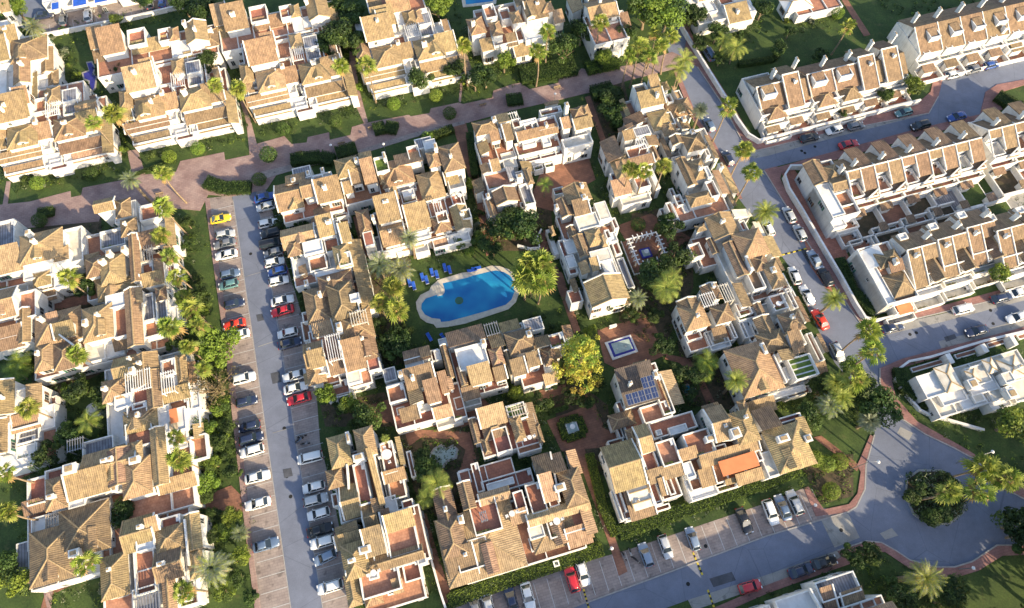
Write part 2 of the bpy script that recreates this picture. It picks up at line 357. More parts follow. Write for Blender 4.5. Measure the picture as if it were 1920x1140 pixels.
# roads on the right
MAIN = [(1262, 20), (1290, 60), (1318, 125), (1360, 187), (1400, 255), (1432, 262), (1430, 318), (1450, 345), (1475, 385), (1500, 430), (1545, 500), (1590, 570), (1622, 615), (1650, 612), (1690, 672), (1652, 688), (1650, 715), (1662, 745), (1690, 782),
        (1735, 812), (1790, 838), (1830, 860), (1885, 917), (1925, 937), (1990, 955), (1990, 1010), (1925, 1020), (1870, 1022), (1823, 1053), (1790, 1063), (1755, 1063), (1707, 1050), (1680, 1032), (1653, 1017), (1625, 1014), (1575, 1030), (1440, 1077), (1290, 1125), (1180, 1165),
        (1000, 1165), (1100, 1130), (1440, 1004), (1590, 960), (1605, 948), (1620, 915), (1622, 872), (1640, 815), (1640, 790), (1600, 720), (1565, 680), (1520, 590), (1480, 500), (1430, 430), (1385, 372), (1355, 300), (1335, 262), (1308, 225), (1280, 160), (1262, 120), (1240, 60)]
sheet('main_road', MAIN, 0.02, 'asphalt')
sheet('side_street', [(1400, 280), (1432, 268), (1570, 236), (1745, 190), (1752, 150), (1925, 102), (1990, 85), (1990, 130), (1925, 148), (1870, 158), (1848, 172), (1850, 195), (1838, 214), (1725, 240), (1530, 293), (1432, 318)], 0.026, 'asphalt')
sheet('parking_strip', [(1400, 288), (1440, 276), (1570, 242), (1722, 205), (1730, 216), (1575, 255), (1440, 292), (1415, 297)], 0.034, 'pale_concrete')
sheet('cross_street', [(1625, 612), (1655, 612), (1760, 590), (1925, 547), (1990, 530), (1990, 595), (1925, 613), (1800, 646), (1693, 672), (1650, 690)], 0.026, 'asphalt')
sheet('parking_strip', [(1655, 614), (1760, 590), (1925, 549), (1925, 562), (1765, 604), (1660, 628)], 0.034, 'pale_concrete')
sheet('parking_strip', [(1760, 640), (1925, 597), (1925, 612), (1800, 645), (1765, 653)], 0.034, 'pale_concrete')
sheet('concrete_patch', [(1540, 976), (1590, 962), (1612, 1008), (1565, 1027)], 0.032, 'pale_concrete')
sheet('parking_strip', [(1290, 1125), (1440, 1077), (1570, 1032), (1580, 1045), (1440, 1096), (1300, 1145)], 0.034, 'pale_concrete')
sheet('parking_bays', [(820, 1150), (960, 1093), (1180, 1030), (1440, 942), (1507, 915), (1530, 950), (1590, 960), (1440, 1004), (1100, 1130), (1050, 1150)], 0.03, 'stall_paver')
l = MB()
bays(l, (965, 1168), (1545, 968), 24, 4.9, AV)
l.build('bay_lines', 'white_paint')['kind'] = 'structure'
PV = [('pavement', [(1507, 915), (1516, 912), (1545, 955), (1592, 945), (1608, 925), (1614, 885), (1607, 872), (1612, 862), (1632, 815), (1640, 820), (1630, 850), (1624, 875), (1622, 918), (1606, 950), (1590, 960), (1530, 968)]),
      ('pavement', [(1280, 108), (1290, 60), (1270, 30), (1280, 28), (1320, 110), (1365, 180), (1405, 250), (1425, 262), (1700, 195), (1712, 200), (1745, 172), (1750, 150), (1768, 147), (1760, 180), (1742, 212), (1715, 217), (1570, 245), (1440, 277), (1405, 285), (1395, 270), (1355, 195), (1308, 125)]),
      ('pavement', [(1432, 318), (1455, 312), (1468, 315), (1463, 335), (1490, 390), (1530, 455), (1570, 520), (1620, 600), (1640, 607), (1925, 530), (1925, 548), (1655, 612), (1622, 617), (1590, 572), (1545, 502), (1500, 432), (1475, 387), (1450, 347)]),
      ('pavement', [(1650, 690), (1693, 672), (1925, 612), (1925, 626), (1740, 675), (1690, 690), (1672, 712), (1680, 745), (1720, 790), (1800, 835), (1850, 865), (1925, 915), (1925, 937), (1885, 917), (1830, 862), (1790, 840), (1735, 814), (1690, 784), (1662, 747), (1650, 717)]),
      ('pavement', [(1570, 1032), (1625, 1014), (1653, 1017), (1680, 1032), (1707, 1050), (1755, 1063), (1790, 1063), (1823, 1053), (1870, 1022), (1925, 1022), (1925, 1040), (1880, 1042), (1835, 1070), (1795, 1082), (1750, 1080), (1705, 1065), (1660, 1035), (1590, 1035), (1600, 1055), (1440, 1112), (1320, 1165), (1280, 1165), (1440, 1096), (1578, 1045)]),
      ('pavement', [(1385, 372), (1350, 300), (1330, 262), (1300, 225), (1275, 165), (1262, 130), (1270, 126), (1283, 160), (1310, 225), (1337, 262), (1358, 300), (1392, 372)]),
      ('pavement', [(1848, 172), (1870, 158), (1925, 148), (1925, 158), (1885, 170), (1872, 185), (1880, 205), (1850, 215), (1838, 214)])]
for i, (n_, q) in enumerate(PV): sheet(n_, q, 0.13 + 0.002 * i, 'red_paver')
sheet('pavement', [(1450, 330), (1460, 313), (1530, 293), (1725, 240), (1838, 214), (1842, 226), (1728, 254), (1535, 308), (1470, 324)], 0.118, 'red_paver')
for i_, q in enumerate(([(1330, 1085), (1372, 1072), (1380, 1088), (1338, 1101)], [(1688, 800), (1712, 812), (1704, 826), (1682, 812)], [(507, 700), (524, 696), (528, 716), (511, 720)], [(530, 880), (546, 877), (549, 892), (533, 896)], [(1480, 255), (1512, 248), (1514, 256), (1484, 263)],
                        [(1502, 470), (1516, 466), (1530, 492), (1518, 498)], [(1770, 632), (1790, 626), (1794, 634), (1774, 641)], [(1650, 1000), (1672, 990), (1684, 1004), (1660, 1012)], [(480, 590), (492, 588), (495, 600), (483, 603)])):
    sheet('road_patch', q, 0.036 + .001 * i_, ['tarmac_dark', 'pale_concrete', 'tarmac_dark'][i_ % 3])
l = MB(); pline(l, (484, 650), (532, 634), .16, .05); pline(l, (511, 812), (553, 800), .1, .051); pline(l, (455, 520), (510, 504), .1, .052); l.build('road_seam', 'pale_concrete')['kind'] = 'structure'
# kerb edge lines
def strip(name, pts, wd, z, m, h=0.3, closed=False):
    mb = MB(); W = [P(u, v, z) for u, v in pts]
    if closed: W.append(W[0])
    L_, R_ = [], []
    for i, p in enumerate(W):
        a, b = W[max(i - 1, 0)], W[min(i + 1, len(W) - 1)]
        if closed and i in (0, len(W) - 1): a, b = W[-2], W[1]
        t = (b - a).normalized(); n = Vector((-t.y, t.x, 0)) * wd / 2; L_.append(p + n); R_.append(p - n)
    for i in range(len(W) - 1):
        q = [R_[i], R_[i + 1], L_[i + 1], L_[i]]
        mb.hexa([(a.x, a.y, z - h) for a in q], [(a.x, a.y, z) for a in q])
    return mb
strip('kerb', [(1640, 815), (1624, 872), (1622, 917), (1606, 950), (1590, 960), (1440, 1004), (1100, 1130)], 0.22, 0.155, 'kerb_stone').build('kerb', 'kerb_stone')['kind'] = 'structure'
strip('kerb', [(1650, 690), (1650, 717), (1662, 747), (1690, 784), (1735, 814), (1790, 840), (1830, 862), (1885, 917), (1925, 937)], 0.22, 0.16, 'kerb_stone').build('kerb', 'kerb_stone')['kind'] = 'structure'
strip('kerb', [(1570, 1032), (1625, 1014), (1653, 1017), (1680, 1032), (1707, 1050), (1755, 1063), (1790, 1063), (1823, 1053), (1870, 1022), (1925, 1022)], 0.22, 0.16, 'kerb_stone').build('kerb', 'kerb_stone')['kind'] = 'structure'
strip('kerb', [(1432, 318), (1450, 347), (1475, 387), (1500, 432), (1545, 502), (1590, 572), (1622, 617), (1655, 612), (1925, 548)], 0.22, 0.162, 'kerb_stone').build('kerb', 'kerb_stone')['kind'] = 'structure'
strip('kerb', [(1308, 125), (1355, 195), (1395, 270), (1405, 285), (1440, 277), (1570, 245), (1715, 217), (1742, 212), (1760, 180)], 0.22, 0.164, 'kerb_stone').build('kerb', 'kerb_stone')['kind'] = 'structure'
# yellow and black rubber humps laid across the road
def hump(a, b, label, n=9):
    A, B = P(*a), P(*b); t = (B - A); ln = t.length; t.normalize(); nn = Vector((-t.y, t.x, 0)) * 0.17
    th = thing('speed_hump', (A.x, A.y, 0), label, 'speed hump', 'speed humps across the roads')
    mb = MB()
    for i in range(n):
        p = A + t * ln * i / n; q = A + t * ln * (i + 1) / n
        mb.hexa([(*(x)[:2], 0.02) for x in (p - nn, q - nn, q + nn, p + nn)], [(*(x)[:2], 0.075) for x in (p - nn * .5, q - nn * .5, q + nn * .5, p + nn * .5)], i % 2)
    mb.build('hump_strip', ['yellow_paint', 'tyre'], th)
hump((1299, 1036), (1317, 1078), 'yellow and black hump below the grey blue hatchback on the bottom road')
hump((1327, 1106), (1342, 1148), 'yellow and black hump at the lower edge of the bottom road')
hump((1094, 1105), (1104, 1140), 'yellow and black hump below the white car beside the red car')
hump((1466, 478), (1512, 466), 'yellow and black hump across the main road beside parked cars')
# manhole covers
mh = [(1290, 1095), (1577, 994), (1592, 955), (1323, 1024), (1503, 283), (1509, 287), (1528, 275), (1718, 624), (1706, 627), (1857, 582), (1862, 607), (538, 893), (545, 931), (470, 476), (533, 803)]
m_ = None
for i, (a, b) in enumerate(mh):
    mb = MB(); c = P(a, b); n = 12
    mb.add([(c.x + 0.34 * cos(2 * pi * k / n), c.y + 0.34 * sin(2 * pi * k / n), 0.034 if i not in (3,) else 0.05) for k in range(n)], [tuple(range(n))])
    o = mb.build('manhole_cover', 'tyre'); tag(o, 'dark round iron manhole cover, %s counted from the bottom road' % ORD[i], 'manhole cover', 'manhole covers in the roads')
# courtyards and garden paths
GP = [('courtyard', t3(960, 380, [(480, 720), (560, 690), (680, 660), (780, 640), (875, 850), (760, 905), (600, 940), (520, 900)]), 0.06),
      ('courtyard', t3(960, 380, [(590, 130), (780, 60), (930, 150), (1010, 200), (930, 250), (900, 350), (720, 440), (650, 230)]), 0.06),
      ('garden_path', t3(960, 760, [(345, 225), (405, 235), (600, 800), (650, 935), (600, 960), (553, 800)]), 0.07),
      ('garden_path', t3(960, 760, [(195, 85), (400, 10), (470, 190), (400, 235), (280, 260)]), 0.064),
      ('garden_path', t3(960, 760, [(400, 10), (330, -60), (390, -90), (470, 0), (520, 130), (640, 190), (620, 225), (410, 245), (380, 200)]), 0.068),
      ('garden_path', t3(960, 380, [(150, 160), (200, 150), (205, 300), (285, 400), (385, 720), (350, 735), (240, 430), (160, 300)]), 0.06),
      ('garden_path', t3(480, 380, [(545, 80), (600, 60), (640, 300), (600, 310)]), 0.06),
      ('garden_path', [(847, 230), (862, 228), (905, 350), (930, 470), (912, 480), (890, 370)], 0.066),
      ('courtyard', t3(960, 0, [(200, 870), (430, 880), (470, 1010), (380, 1060), (300, 1080), (280, 1200), (90, 1150)]), 0.06),
      ('garden_path', t3(960, 0, [(410, 545), (440, 540), (530, 790), (500, 800)]), 0.066),
      ('garden_path', t3(480, 760, [(700, 60), (780, 60), (790, 130), (1200, 150), (1240, 300), (1160, 420), (1140, 380), (1180, 250), (1100, 190), (930, 180), (860, 230), (840, 160)]), 0.06),
      ('garden_path', t3(480, 760, [(920, 600), (960, 610), (1010, 800), (1110, 1100), (1050, 1120), (960, 800)]), 0.062),
      ('garden_path', t3(0, 760, [(230, 1140), (260, 1030), (560, 890), (640, 900), (300, 1060), (270, 1140)]), 0.06),
      ('garden_path', t3(0, 760, [(870, 620), (1120, 520), (1300, 450), (1390, 540), (1380, 600), (1240, 590), (1090, 580)]), 0.06),
      ('garden_path', t3(0, 760, [(70, 400), (220, 330), (230, 360), (90, 420)]), 0.06),
      ('garden_path', t3(0, 380, [(200, 600), (400, 530), (560, 520), (560, 560), (380, 590), (250, 640)]), 0.06),
      ('garden_path', t3(1440, 760, [(255, 180), (300, 170), (520, 340), (500, 370)]), 0.07),
      ('garden_path', t3(960, 380, [(870, 850), (1000, 880), (1060, 960), (1150, 1140), (1100, 1140), (1030, 980), (940, 900), (860, 880)]), 0.062),
      ('garden_path', [(1578, 0), (1590, 0), (1632, 65), (1620, 68)], 0.06),
      ('garden_path', t3(480, 0, [(1100, 690), (1180, 690), (1250, 960), (1200, 960)]), 0.072),
      ('courtyard', [(690, 760), (740, 745), (870, 755), (900, 740), (930, 770), (870, 800), (790, 800), (700, 790)], 0.061),
      ('garden_path', [(1000, 735), (1060, 720), (1062, 735), (1010, 755)], 0.063)]
for i, (n_, q, z) in enumerate(GP): sheet(n_, q, z + 0.0015 * (i % 9), 'garden_path')
# beds of earth under the planting
BEDS = [[(690, 450), (770, 440), (770, 500), (745, 560), (770, 680), (700, 690), (685, 560)], [(900, 400), (1030, 360), (1040, 470), (900, 470)], [(600, 760), (720, 735), (780, 830), (880, 760), (900, 860), (860, 980), (790, 960), (740, 800), (610, 800)],
        [(1050, 690), (1140, 760), (1150, 900), (1060, 860), (1030, 720)], [(1185, 400), (1300, 380), (1300, 540), (1240, 660), (1160, 600)], [(1270, 640), (1360, 640), (1390, 770), (1290, 760)],
        [(1100, 180), (1170, 150), (1200, 290), (1150, 320)], [(60, 430), (190, 400), (190, 700), (60, 760)], [(1500, 870), (1600, 850), (1600, 930), (1540, 945)]]
sheet('roundabout_island', [(1697, 930), (1700, 895), (1722, 880), (1765, 880), (1800, 900), (1815, 930), (1808, 962), (1782, 983), (1745, 986), (1712, 965)], 0.16, 'kerb_stone')
sheet('planting_bed', [(1700, 930), (1703, 898), (1724, 884), (1763, 884), (1797, 903), (1811, 930), (1804, 960), (1780, 980), (1747, 982), (1715, 962)], 0.19, 'soil')
for i, q in enumerate(BEDS): sheet('planting_bed', q, 0.03 + 0.002 * i, 'soil')
# main pool: coping slab with the water a little lower inside
cop = t3(480, 380, [(905, 600), (900, 560), (925, 520), (975, 495), (985, 470), (1010, 450), (1025, 435), (1160, 395), (1210, 390), (1320, 355), (1370, 358), (1420, 375), (1455, 400), (1478, 450), (1482, 500), (1462, 560), (1420, 600), (1300, 640), (1180, 680), (1080, 700), (1015, 705), (1000, 685), (960, 675), (925, 650)])
wat = t3(480, 380, [(930, 600), (932, 570), (955, 540), (1000, 525), (1060, 510), (1062, 490), (1050, 455), (1180, 425), (1220, 412), (1300, 392), (1350, 382), (1395, 392), (1430, 412), (1450, 445), (1455, 500), (1438, 545), (1405, 575), (1290, 612), (1190, 640), (1085, 668), (1042, 672), (1035, 655), (990, 650), (950, 630)])
th = thing('swimming_pool', tuple(P(872, 558)), 'large blue swimming pool with a pale stone rim on the central lawn', 'swimming pool')
mb = MB(); A_, B_ = px(cop), px(wat)
mb.poly(A_, 0.0, 0.10); mb.build('coping', 'pool_coping', th)
mb = MB(); mb.poly(B_, 0.02, 0.112); mb.build('water', 'pool_water', th)
mb = MB(); n = 20; c_ = P(861, 564); mb.add([(c_.x + 0.85 * cos(2 * pi * k / n), c_.y + 0.85 * sin(2 * pi * k / n), 0.118) for k in range(n)], [tuple(range(n))]); mb.build('mosaic', 'shutter_green', th)
mb = MB(); mb.poly(px(t3(480, 380, [(1010, 490), (1050, 480), (1062, 500), (1052, 520), (1022, 528)])), 0.02, 0.16); mb.build('steps', 'pool_coping', th)
# small pools, ponds and fountains
def basin(name, label, cat, outer, rim_m, water, wm, rim_h=0.35, grp=None):
    c = P(*outer[0]); th = thing(name, (c.x, c.y, 0), label, cat, grp)
    MB().poly(px(outer), 0.0, rim_h).build('rim', rim_m, th)
    MB().poly(px(water), 0.02, rim_h + 0.01).build('water', wm, th)
    return th
q = basin('ornamental_pool', 'rectangular pale pool edged with cobalt tiles in the red courtyard', 'ornamental pool', t3(960, 380, [(520, 790), (665, 745), (708, 840), (565, 888)]), 'white_roof', t3(960, 380, [(555, 797), (655, 768), (680, 825), (580, 857)]), 'fountain_water')
MB().poly(px(t3(960, 380, [(538, 793), (660, 756), (693, 834), (572, 873)])), 0.3, 0.354).build('tile_band', 'cobalt_tile', q)
th = q
for a, b in ((592, 825), (640, 808)):
    c = P(960 + a / 3, 380 + b / 3, 0.5); MB().tube([(c.x, c.y, 0.3), (c.x, c.y, 0.8)], [0.18, 0.05], 8).build('fountain_jet', 'white_roof', th)
basin('ornamental_pond', 'pale star shaped pond ringed by dark planting beside the path', 'pond', t3(480, 760, [(960, 300), (1000, 240), (1050, 215), (1070, 240), (1110, 220), (1140, 250), (1130, 300), (1080, 320), (1060, 350), (1030, 355), (1010, 310)]), 'kerb_stone',
      t3(480, 760, [(975, 295), (1005, 250), (1045, 230), (1070, 255), (1110, 235), (1128, 255), (1118, 292), (1072, 308), (1052, 336), (1035, 338), (1020, 305)]), 'fountain_water', 0.12)
basin('ornamental_pond', 'violet blue zigzag pond on the shaded lawn between white houses', 'pond', t3(0, 0, [(485, 350), (520, 345), (540, 385), (530, 410), (548, 430), (540, 500), (520, 520), (495, 490), (500, 460), (470, 450), (460, 410), (500, 395)]), 'kerb_stone',
      t3(0, 0, [(492, 357), (515, 353), (532, 385), (522, 410), (540, 432), (532, 495), (520, 508), (503, 486), (508, 456), (478, 443), (470, 415), (505, 402)]), 'cobalt_tile', 0.12)
basin('ornamental_pond', 'small blue oval pond in the dark garden behind the solar roof', 'pond', t3(960, 380, [(945, 1035), (985, 1018), (1030, 1040), (1040, 1075), (1010, 1095), (970, 1080)]), 'kerb_stone',
      t3(960, 380, [(955, 1042), (985, 1028), (1022, 1047), (1030, 1072), (1008, 1085), (975, 1072)]), 'pool_water', 0.15)
q = basin('tiered_fountain', 'round white fountain with a violet basin in the dark garden', 'fountain', [(180 + 17 * cos(k * pi / 8), 769 + 13 * sin(k * pi / 8)) for k in range(16)], 'white_roof', [(180 + 14 * cos(k * pi / 8), 769 + 10.5 * sin(k * pi / 8)) for k in range(16)], 'grey_slab', 0.4)
c = P(180, 769); MB().tube([(c.x, c.y, 0.3), (c.x, c.y, 1.0), (c.x, c.y, 1.05), (c.x, c.y, 1.2)], [0.25, 0.2, 0.8, 0.85], 14).build('bowl', 'white_roof', q)
basin('swimming_pool', 'corner of a blue swimming pool at the top edge of the photo', 'swimming pool', [(862, -20), (935, -25), (930, 8), (868, 14)], 'pool_coping', [(868, -20), (930, -25), (924, 3), (874, 9)], 'pool_water', 0.12)
# boundary walls
def wallrun(label, pts, h, wd=0.3, m='white_wall', cat='wall', name='garden_wall', z0=0.0, cap=True):
    c = P(*pts[0]); th = thing(name, (c.x, c.y, 0), label, cat)
    strip('w', pts, wd, 0, m, 0)
    W = [P(u, v, 0) for u, v in pts]
    mb = MB(); cp = MB()
    for (mm, ww, a_, b_) in ((mb, wd, z0, h), (cp, wd + 0.14, h, h + 0.1)):
        L_, R_ = [], []
        for i, p in enumerate(W):
            a, b = W[max(i - 1, 0)], W[min(i + 1, len(W) - 1)]
            t = (b - a).normalized(); n = Vector((-t.y, t.x, 0)) * ww / 2; L_.append(p + n); R_.append(p - n)
        for i in range(len(W) - 1):
            q = [R_[i], R_[i + 1], L_[i + 1], L_[i]]
            mm.hexa([(a.x, a.y, a_) for a in q], [(a.x, a.y, b_) for a in q])
    mb.build('wall_body', m, th); cp.build('coping', 'white_roof' if m == 'white_wall' else m, th)
    return th
wallrun('long white wall curving along the main road past the corner house', [(1545, 310), (1500, 318), (1478, 318), (1467, 335), (1475, 360), (1500, 400), (1530, 452), (1570, 520), (1600, 575), (1616, 600), (1635, 606), (1660, 600), (1700, 590)], 1.6)
wallrun('white wall beside the main road above the side street', [(1266, 38), (1290, 80), (1330, 145), (1358, 190), (1380, 230), (1400, 258), (1420, 270), (1500, 250), (1560, 235), (1720, 195)], 1.5)
wallrun('low white wall round the hedge corner by the cross street', [(1925, 622), (1840, 642), (1740, 672), (1700, 680), (1680, 695), (1675, 715), (1690, 735), (1720, 770), (1735, 778), (1840, 808)], 0.9)
wallrun('white wall between the top car park and the shaded gardens', [(90, 70), (160, 56), (250, 38), (345, 16)], 1.2)
wallrun('low pale wall along the bottom of the solar roof courtyard', t3(960, 380, [(545, 708), (585, 697)]), 1.0)
wallrun('white wall along the alley beside the bottom terracotta apartments', t3(480, 760, [(905, 570), (960, 760), (1040, 1050), (1070, 1140)]), 1.3, 0.2)
wallrun('white curved wall by the dark trees left of the column courtyard', t3(960, 380, [(165, 160), (140, 210), (155, 262), (100, 268), (30, 250)]), 0.9, 0.2)
# gardens' terracotta forecourt beside the terrace corner
sheet('forecourt', t3(1440, 0, [(75, 965), (140, 945), (330, 1180), (480, 1500), (560, 1560), (540, 1650), (340, 1640), (240, 1500), (180, 1250)]), 0.05, 'terracotta')
sheet('forecourt', t3(1440, 380, [(280, 200), (560, 160), (1440, -120), (1440, 60), (800, 200), (480, 260), (400, 310), (330, 330)]), 0.046, 'pale_concrete')
def rv(rr):
    z = rr.uniform(-1, 1); t = rr.uniform(0, 2 * pi); s = math.sqrt(1 - z * z); return Vector((s * cos(t), s * sin(t), z))
def leaf(mb, p, n, s, rr, mi=0):
    n = n.normalized(); x = n.orthogonal().normalized(); t = rr.uniform(0, 2 * pi); y = n.cross(x); a = x * cos(t) + y * sin(t); b = n.cross(a)
    o = len(mb.v); l, w = s, s * rr.uniform(.45, .75)
    for q in (p - a * l, p + b * w * .9 + n * s * .15, p + a * l, p - b * w * .9 + n * s * .15): mb.v.append(tuple(q))
    mb.f.append((o, o + 1, o + 2, o + 3)); mb.m.append(mi)
# ------------------------------------------------ buildings from boxes, roofs and terraces traced at their own heights
def bar(mb, a, b, wd, h, mi=0):
    a, b = Vector(a), Vector(b); t = b - a
    if t.length < 0.05: return
    n = Vector((-t.y, t.x, 0)).normalized() * wd / 2; k = Vector((0, 0, h))
    mb.hexa([a - n - k, b - n - k, b + n - k, a + n - k], [a - n * .6 + k, b - n * .6 + k, b + n * .6 + k, a + n * .6 + k], mi)
def roof_shape(kind, u0, u1, v0, v1, z, p):
    """top faces as lists of (u, v, z), ridge lines, and the roof's height above the wall outline"""
    t = math.tan(radians(p)); w, d_ = u1 - u0, v1 - v0
    a, b, c, e = (u0, v0, z), (u1, v0, z), (u1, v1, z), (u0, v1, z)
    if kind == 'H':
        if w >= d_:
            r = d_ / 2; k = min(r, w / 2 - 0.01); zz = z + r * t; q, s = (u0 + k, (v0 + v1) / 2, zz), (u1 - k, (v0 + v1) / 2, zz)
            return [[a, b, s, q], [b, c, s], [c, e, q, s], [e, a, q]], [(q, s), (a, q), (e, q), (b, s), (c, s)], None
        r = w / 2; k = min(r, d_ / 2 - 0.01); zz = z + r * t; q, s = ((u0 + u1) / 2, v0 + k, zz), ((u0 + u1) / 2, v1 - k, zz)
        return [[a, b, q], [b, c, s, q], [c, e, s], [e, a, q, s]], [(q, s), (a, q), (b, q), (c, s), (e, s)], None
    if kind == 'GU':
        zz = z + d_ / 2 * t; q, s = (u0, (v0 + v1) / 2, zz), (u1, (v0 + v1) / 2, zz)
        return [[a, b, s, q], [c, e, q, s]], [(q, s), (a, q), (e, q), (b, s), (c, s)], lambda u, v: z + (d_ / 2 - abs(v - (v0 + v1) / 2)) * t
    if kind == 'GV':
        zz = z + w / 2 * t; q, s = ((u0 + u1) / 2, v0, zz), ((u0 + u1) / 2, v1, zz)
        return [[b, c, s, q], [e, a, q, s]], [(q, s), (a, q), (b, q), (c, s), (e, s)], lambda u, v: z + (w / 2 - abs(u - (u0 + u1) / 2)) * t
    f = dict(SF=lambda u, v: z + (v - v0) * t, SB=lambda u, v: z + (v1 - v) * t, SL=lambda u, v: z + (u - u0) * t, SR=lambda u, v: z + (u1 - u) * t)[kind]
    q = [(x, y, f(x, y)) for x, y in ((u0, v0), (u1, v0), (u1, v1), (u0, v1))]
    return [q], [], f
WINS = {}
def win_mesh(kind):
    if kind in WINS: return WINS[kind]
    mb = MB(); w, h = dict(small=(0.7, 0.8), tall=(0.9, 1.5), wide=(1.5, 1.3), door=(1.6, 2.1), shut=(1.2, 1.2), brown=(1.1, 1.3))[kind]
    mb.box(-w / 2, w / 2, -0.05, 0.06, 0, h, 0)          # frame standing a little proud of the wall
    mb.box(-w / 2 + 0.08, w / 2 - 0.08, -0.058, 0.0, 0.08, h - 0.08, 1)
    mb.box(-0.03, 0.03, -0.066, 0.0, 0.081, h - 0.081, 0)
    mb.box(-w / 2 - 0.12, w / 2 + 0.12, -0.16, 0.0, -0.1, -0.003, 0)
    ms = ['window_frame', 'dark_glass']
    if kind in ('shut', 'brown'):
        ms += ['shutter_green' if kind == 'shut' else 'shutter_brown']
        for s in (-1, 1): mb.box(*sorted((s * (w / 2 + 0.01), s * (w / 2 + 0.42))), -0.09, 0.0, 0.02, h - 0.02, 2)
    WINS[kind] = mb.mesh('window', ms); return WINS[kind]
NB = [0]; ALLB = []
def building(name, label, cat, org, sc, spec, roofm='roof_tile', group=None, off=(0, 0), windows=0.75, wallm='white_wall', skip=()):
    ZK = 0.79 if org is not None else 1.0
    ox, oy = org or (0, 0); els = []; k = 0; bi = NB[0]; NB[0] += 1
    rr = random.Random(100 + bi)
    for ln in spec.strip().split('\n'):
        for part in ln.split(';'):
            t = part.split()
            if not t: continue
            o = dict(x.split('=') for x in t if '=' in x); t = [x for x in t if '=' not in x]
            kd = t[0]; n = [float(x) for x in t[1:]]
            els.append((kd, n, o))
    cs = []
    def cv(x, y, z):
        if org is None: return x + off[0], y + off[1]
        a, b = UV(ox + x / sc, oy + y / sc, z); return a + off[0], b + off[1]
    boxes = []
    out = []
    for kd, n, o in els:
        k += 1; dz = 0.0041 * k + 0.0007 * bi
        if kd == 'C':
            z = n[2] * ZK; a, b = cv(n[0], n[1], z); out.append((kd, a, b, z, o)); continue
        if kd in ('F', 'E'):
            out.append((kd, None, None, 0, n)); continue
        if kd == 'B':
            z = n[4] * ZK; a = cv(n[0], n[1], z); b = cv(n[2], n[3], z); out.append((kd, a, b, z, o)); continue
        z = n[4] * ZK + dz
        a = cv(n[0], n[1], z); b = cv(n[2], n[3], z)
        u0, u1 = sorted((a[0], b[0])); v0, v1 = sorted((a[1], b[1]))
        if 'w' in o: h = float(o['w']) / 2; c = (u0 + u1) / 2; u0, u1 = c - h, c + h
        if 'd' in o: h = float(o['d']) / 2; c = (v0 + v1) / 2; v0, v1 = c - h, c + h
        if u1 - u0 < 0.8: c = (u0 + u1) / 2; u0, u1 = c - .5, c + .5
        if v1 - v0 < 0.8: c = (v0 + v1) / 2; v0, v1 = c - .5, c + .5
        out.append((kd, (u0, u1, v0, v1), None, z, o)); cs.append(((u0 + u1) / 2, (v0 + v1) / 2, (u1 - u0) * (v1 - v0)))
    W = sum(c[2] for c in cs); cu, cvv = sum(c[0] * c[2] for c in cs) / W, sum(c[1] * c[2] for c in cs) / W
    loc = XY(cu, cvv, 0); th = thing(name, loc, label, cat, group)
    wall = MB()
    for i, (kd, r, b, z, o) in enumerate(out):
        if kd == 'C':
            zb = z - float(o.get('h', 2.6)); mb = MB(); a, c = r, b
            sx, sy = float(o.get('sx', 0.4)), float(o.get('sy', 0.55))
            mb.uv(a - sx, a + sx, c - sy, c + sy, zb, z); mb.uv(a - sx - .1, a + sx + .1, c - sy - .1, c + sy + .1, z - .35, z - .2)
            mb.uv(a - sx * .6, a + sx * .6, c - sy * .6, c + sy * .6, z, z + .12, 1)
            mb.build('chimney', ['white_wall', 'roof_ridge'], th); continue
        if kd in ('F', 'E'):
            mb = MB()
            if kd == 'F': u, va, za, vb, zb = o; a, b = XY(u + off[0], va + off[1], za), XY(u + off[0], vb + off[1], zb)
            else: ua, ub, v, zz = o; a, b = XY(ua + off[0], v + off[1], zz), XY(ub + off[0], v + off[1], zz)
            bar(mb, a, b, 0.26, 0.16); mb.build('verge', 'white_wall', th); continue
        if kd == 'B':
            h = float(o.get('h', 1.0)); pa, pb = XY(*r, z), XY(*b, z); t = (pb - pa).normalized(); nn = Vector((-t.y, t.x, 0)) * 0.14
            q = [pa - nn, pb - nn, pb + nn, pa + nn]
            MB().hexa([(x.x, x.y, z - h) for x in q], [(x.x, x.y, z) for x in q]).build('parapet', 'white_wall', th); continue
        u0, u1, v0, v1 = r; base = float(o.get('b', -0.2 - 0.001 * i))
        if kd == 'P':
            mb = MB(); m = o.get('m', 'pergola_wood'); zz = z
            for a in (u0 + .1, u1 - .1):
                for c in (v0 + .1, v1 - .1): mb.uv(a - .07, a + .07, c - .07, c + .07, max(zz - 2.6, 0), zz)
            for c in (v0 + .1, v1 - .1): mb.uv(u0 - .1, u1 + .1, c - .06, c + .06, zz - .1, zz + .08)
            n = max(3, int((u1 - u0) / 0.42))
            for j in range(n + 1):
                a = u0 + (u1 - u0) * j / n; mb.uv(a - .06, a + .06, v0 - .15, v1 + .15, zz + .06, zz + .17)
            mb.build('pergola', m, th); continue
        if kd == 'O':
            mb = MB(); mb.hexa([XY(a, c, z - .05 - (0.25 if c == v0 else 0)) for a, c in ((u0, v0), (u1, v0), (u1, v1), (u0, v1))], [XY(a, c, z + .02 - (0.25 if c == v0 else 0)) for a, c in ((u0, v0), (u1, v0), (u1, v1), (u0, v1))])
            mb.build('awning', o.get('m', 'orange_awning'), th); continue
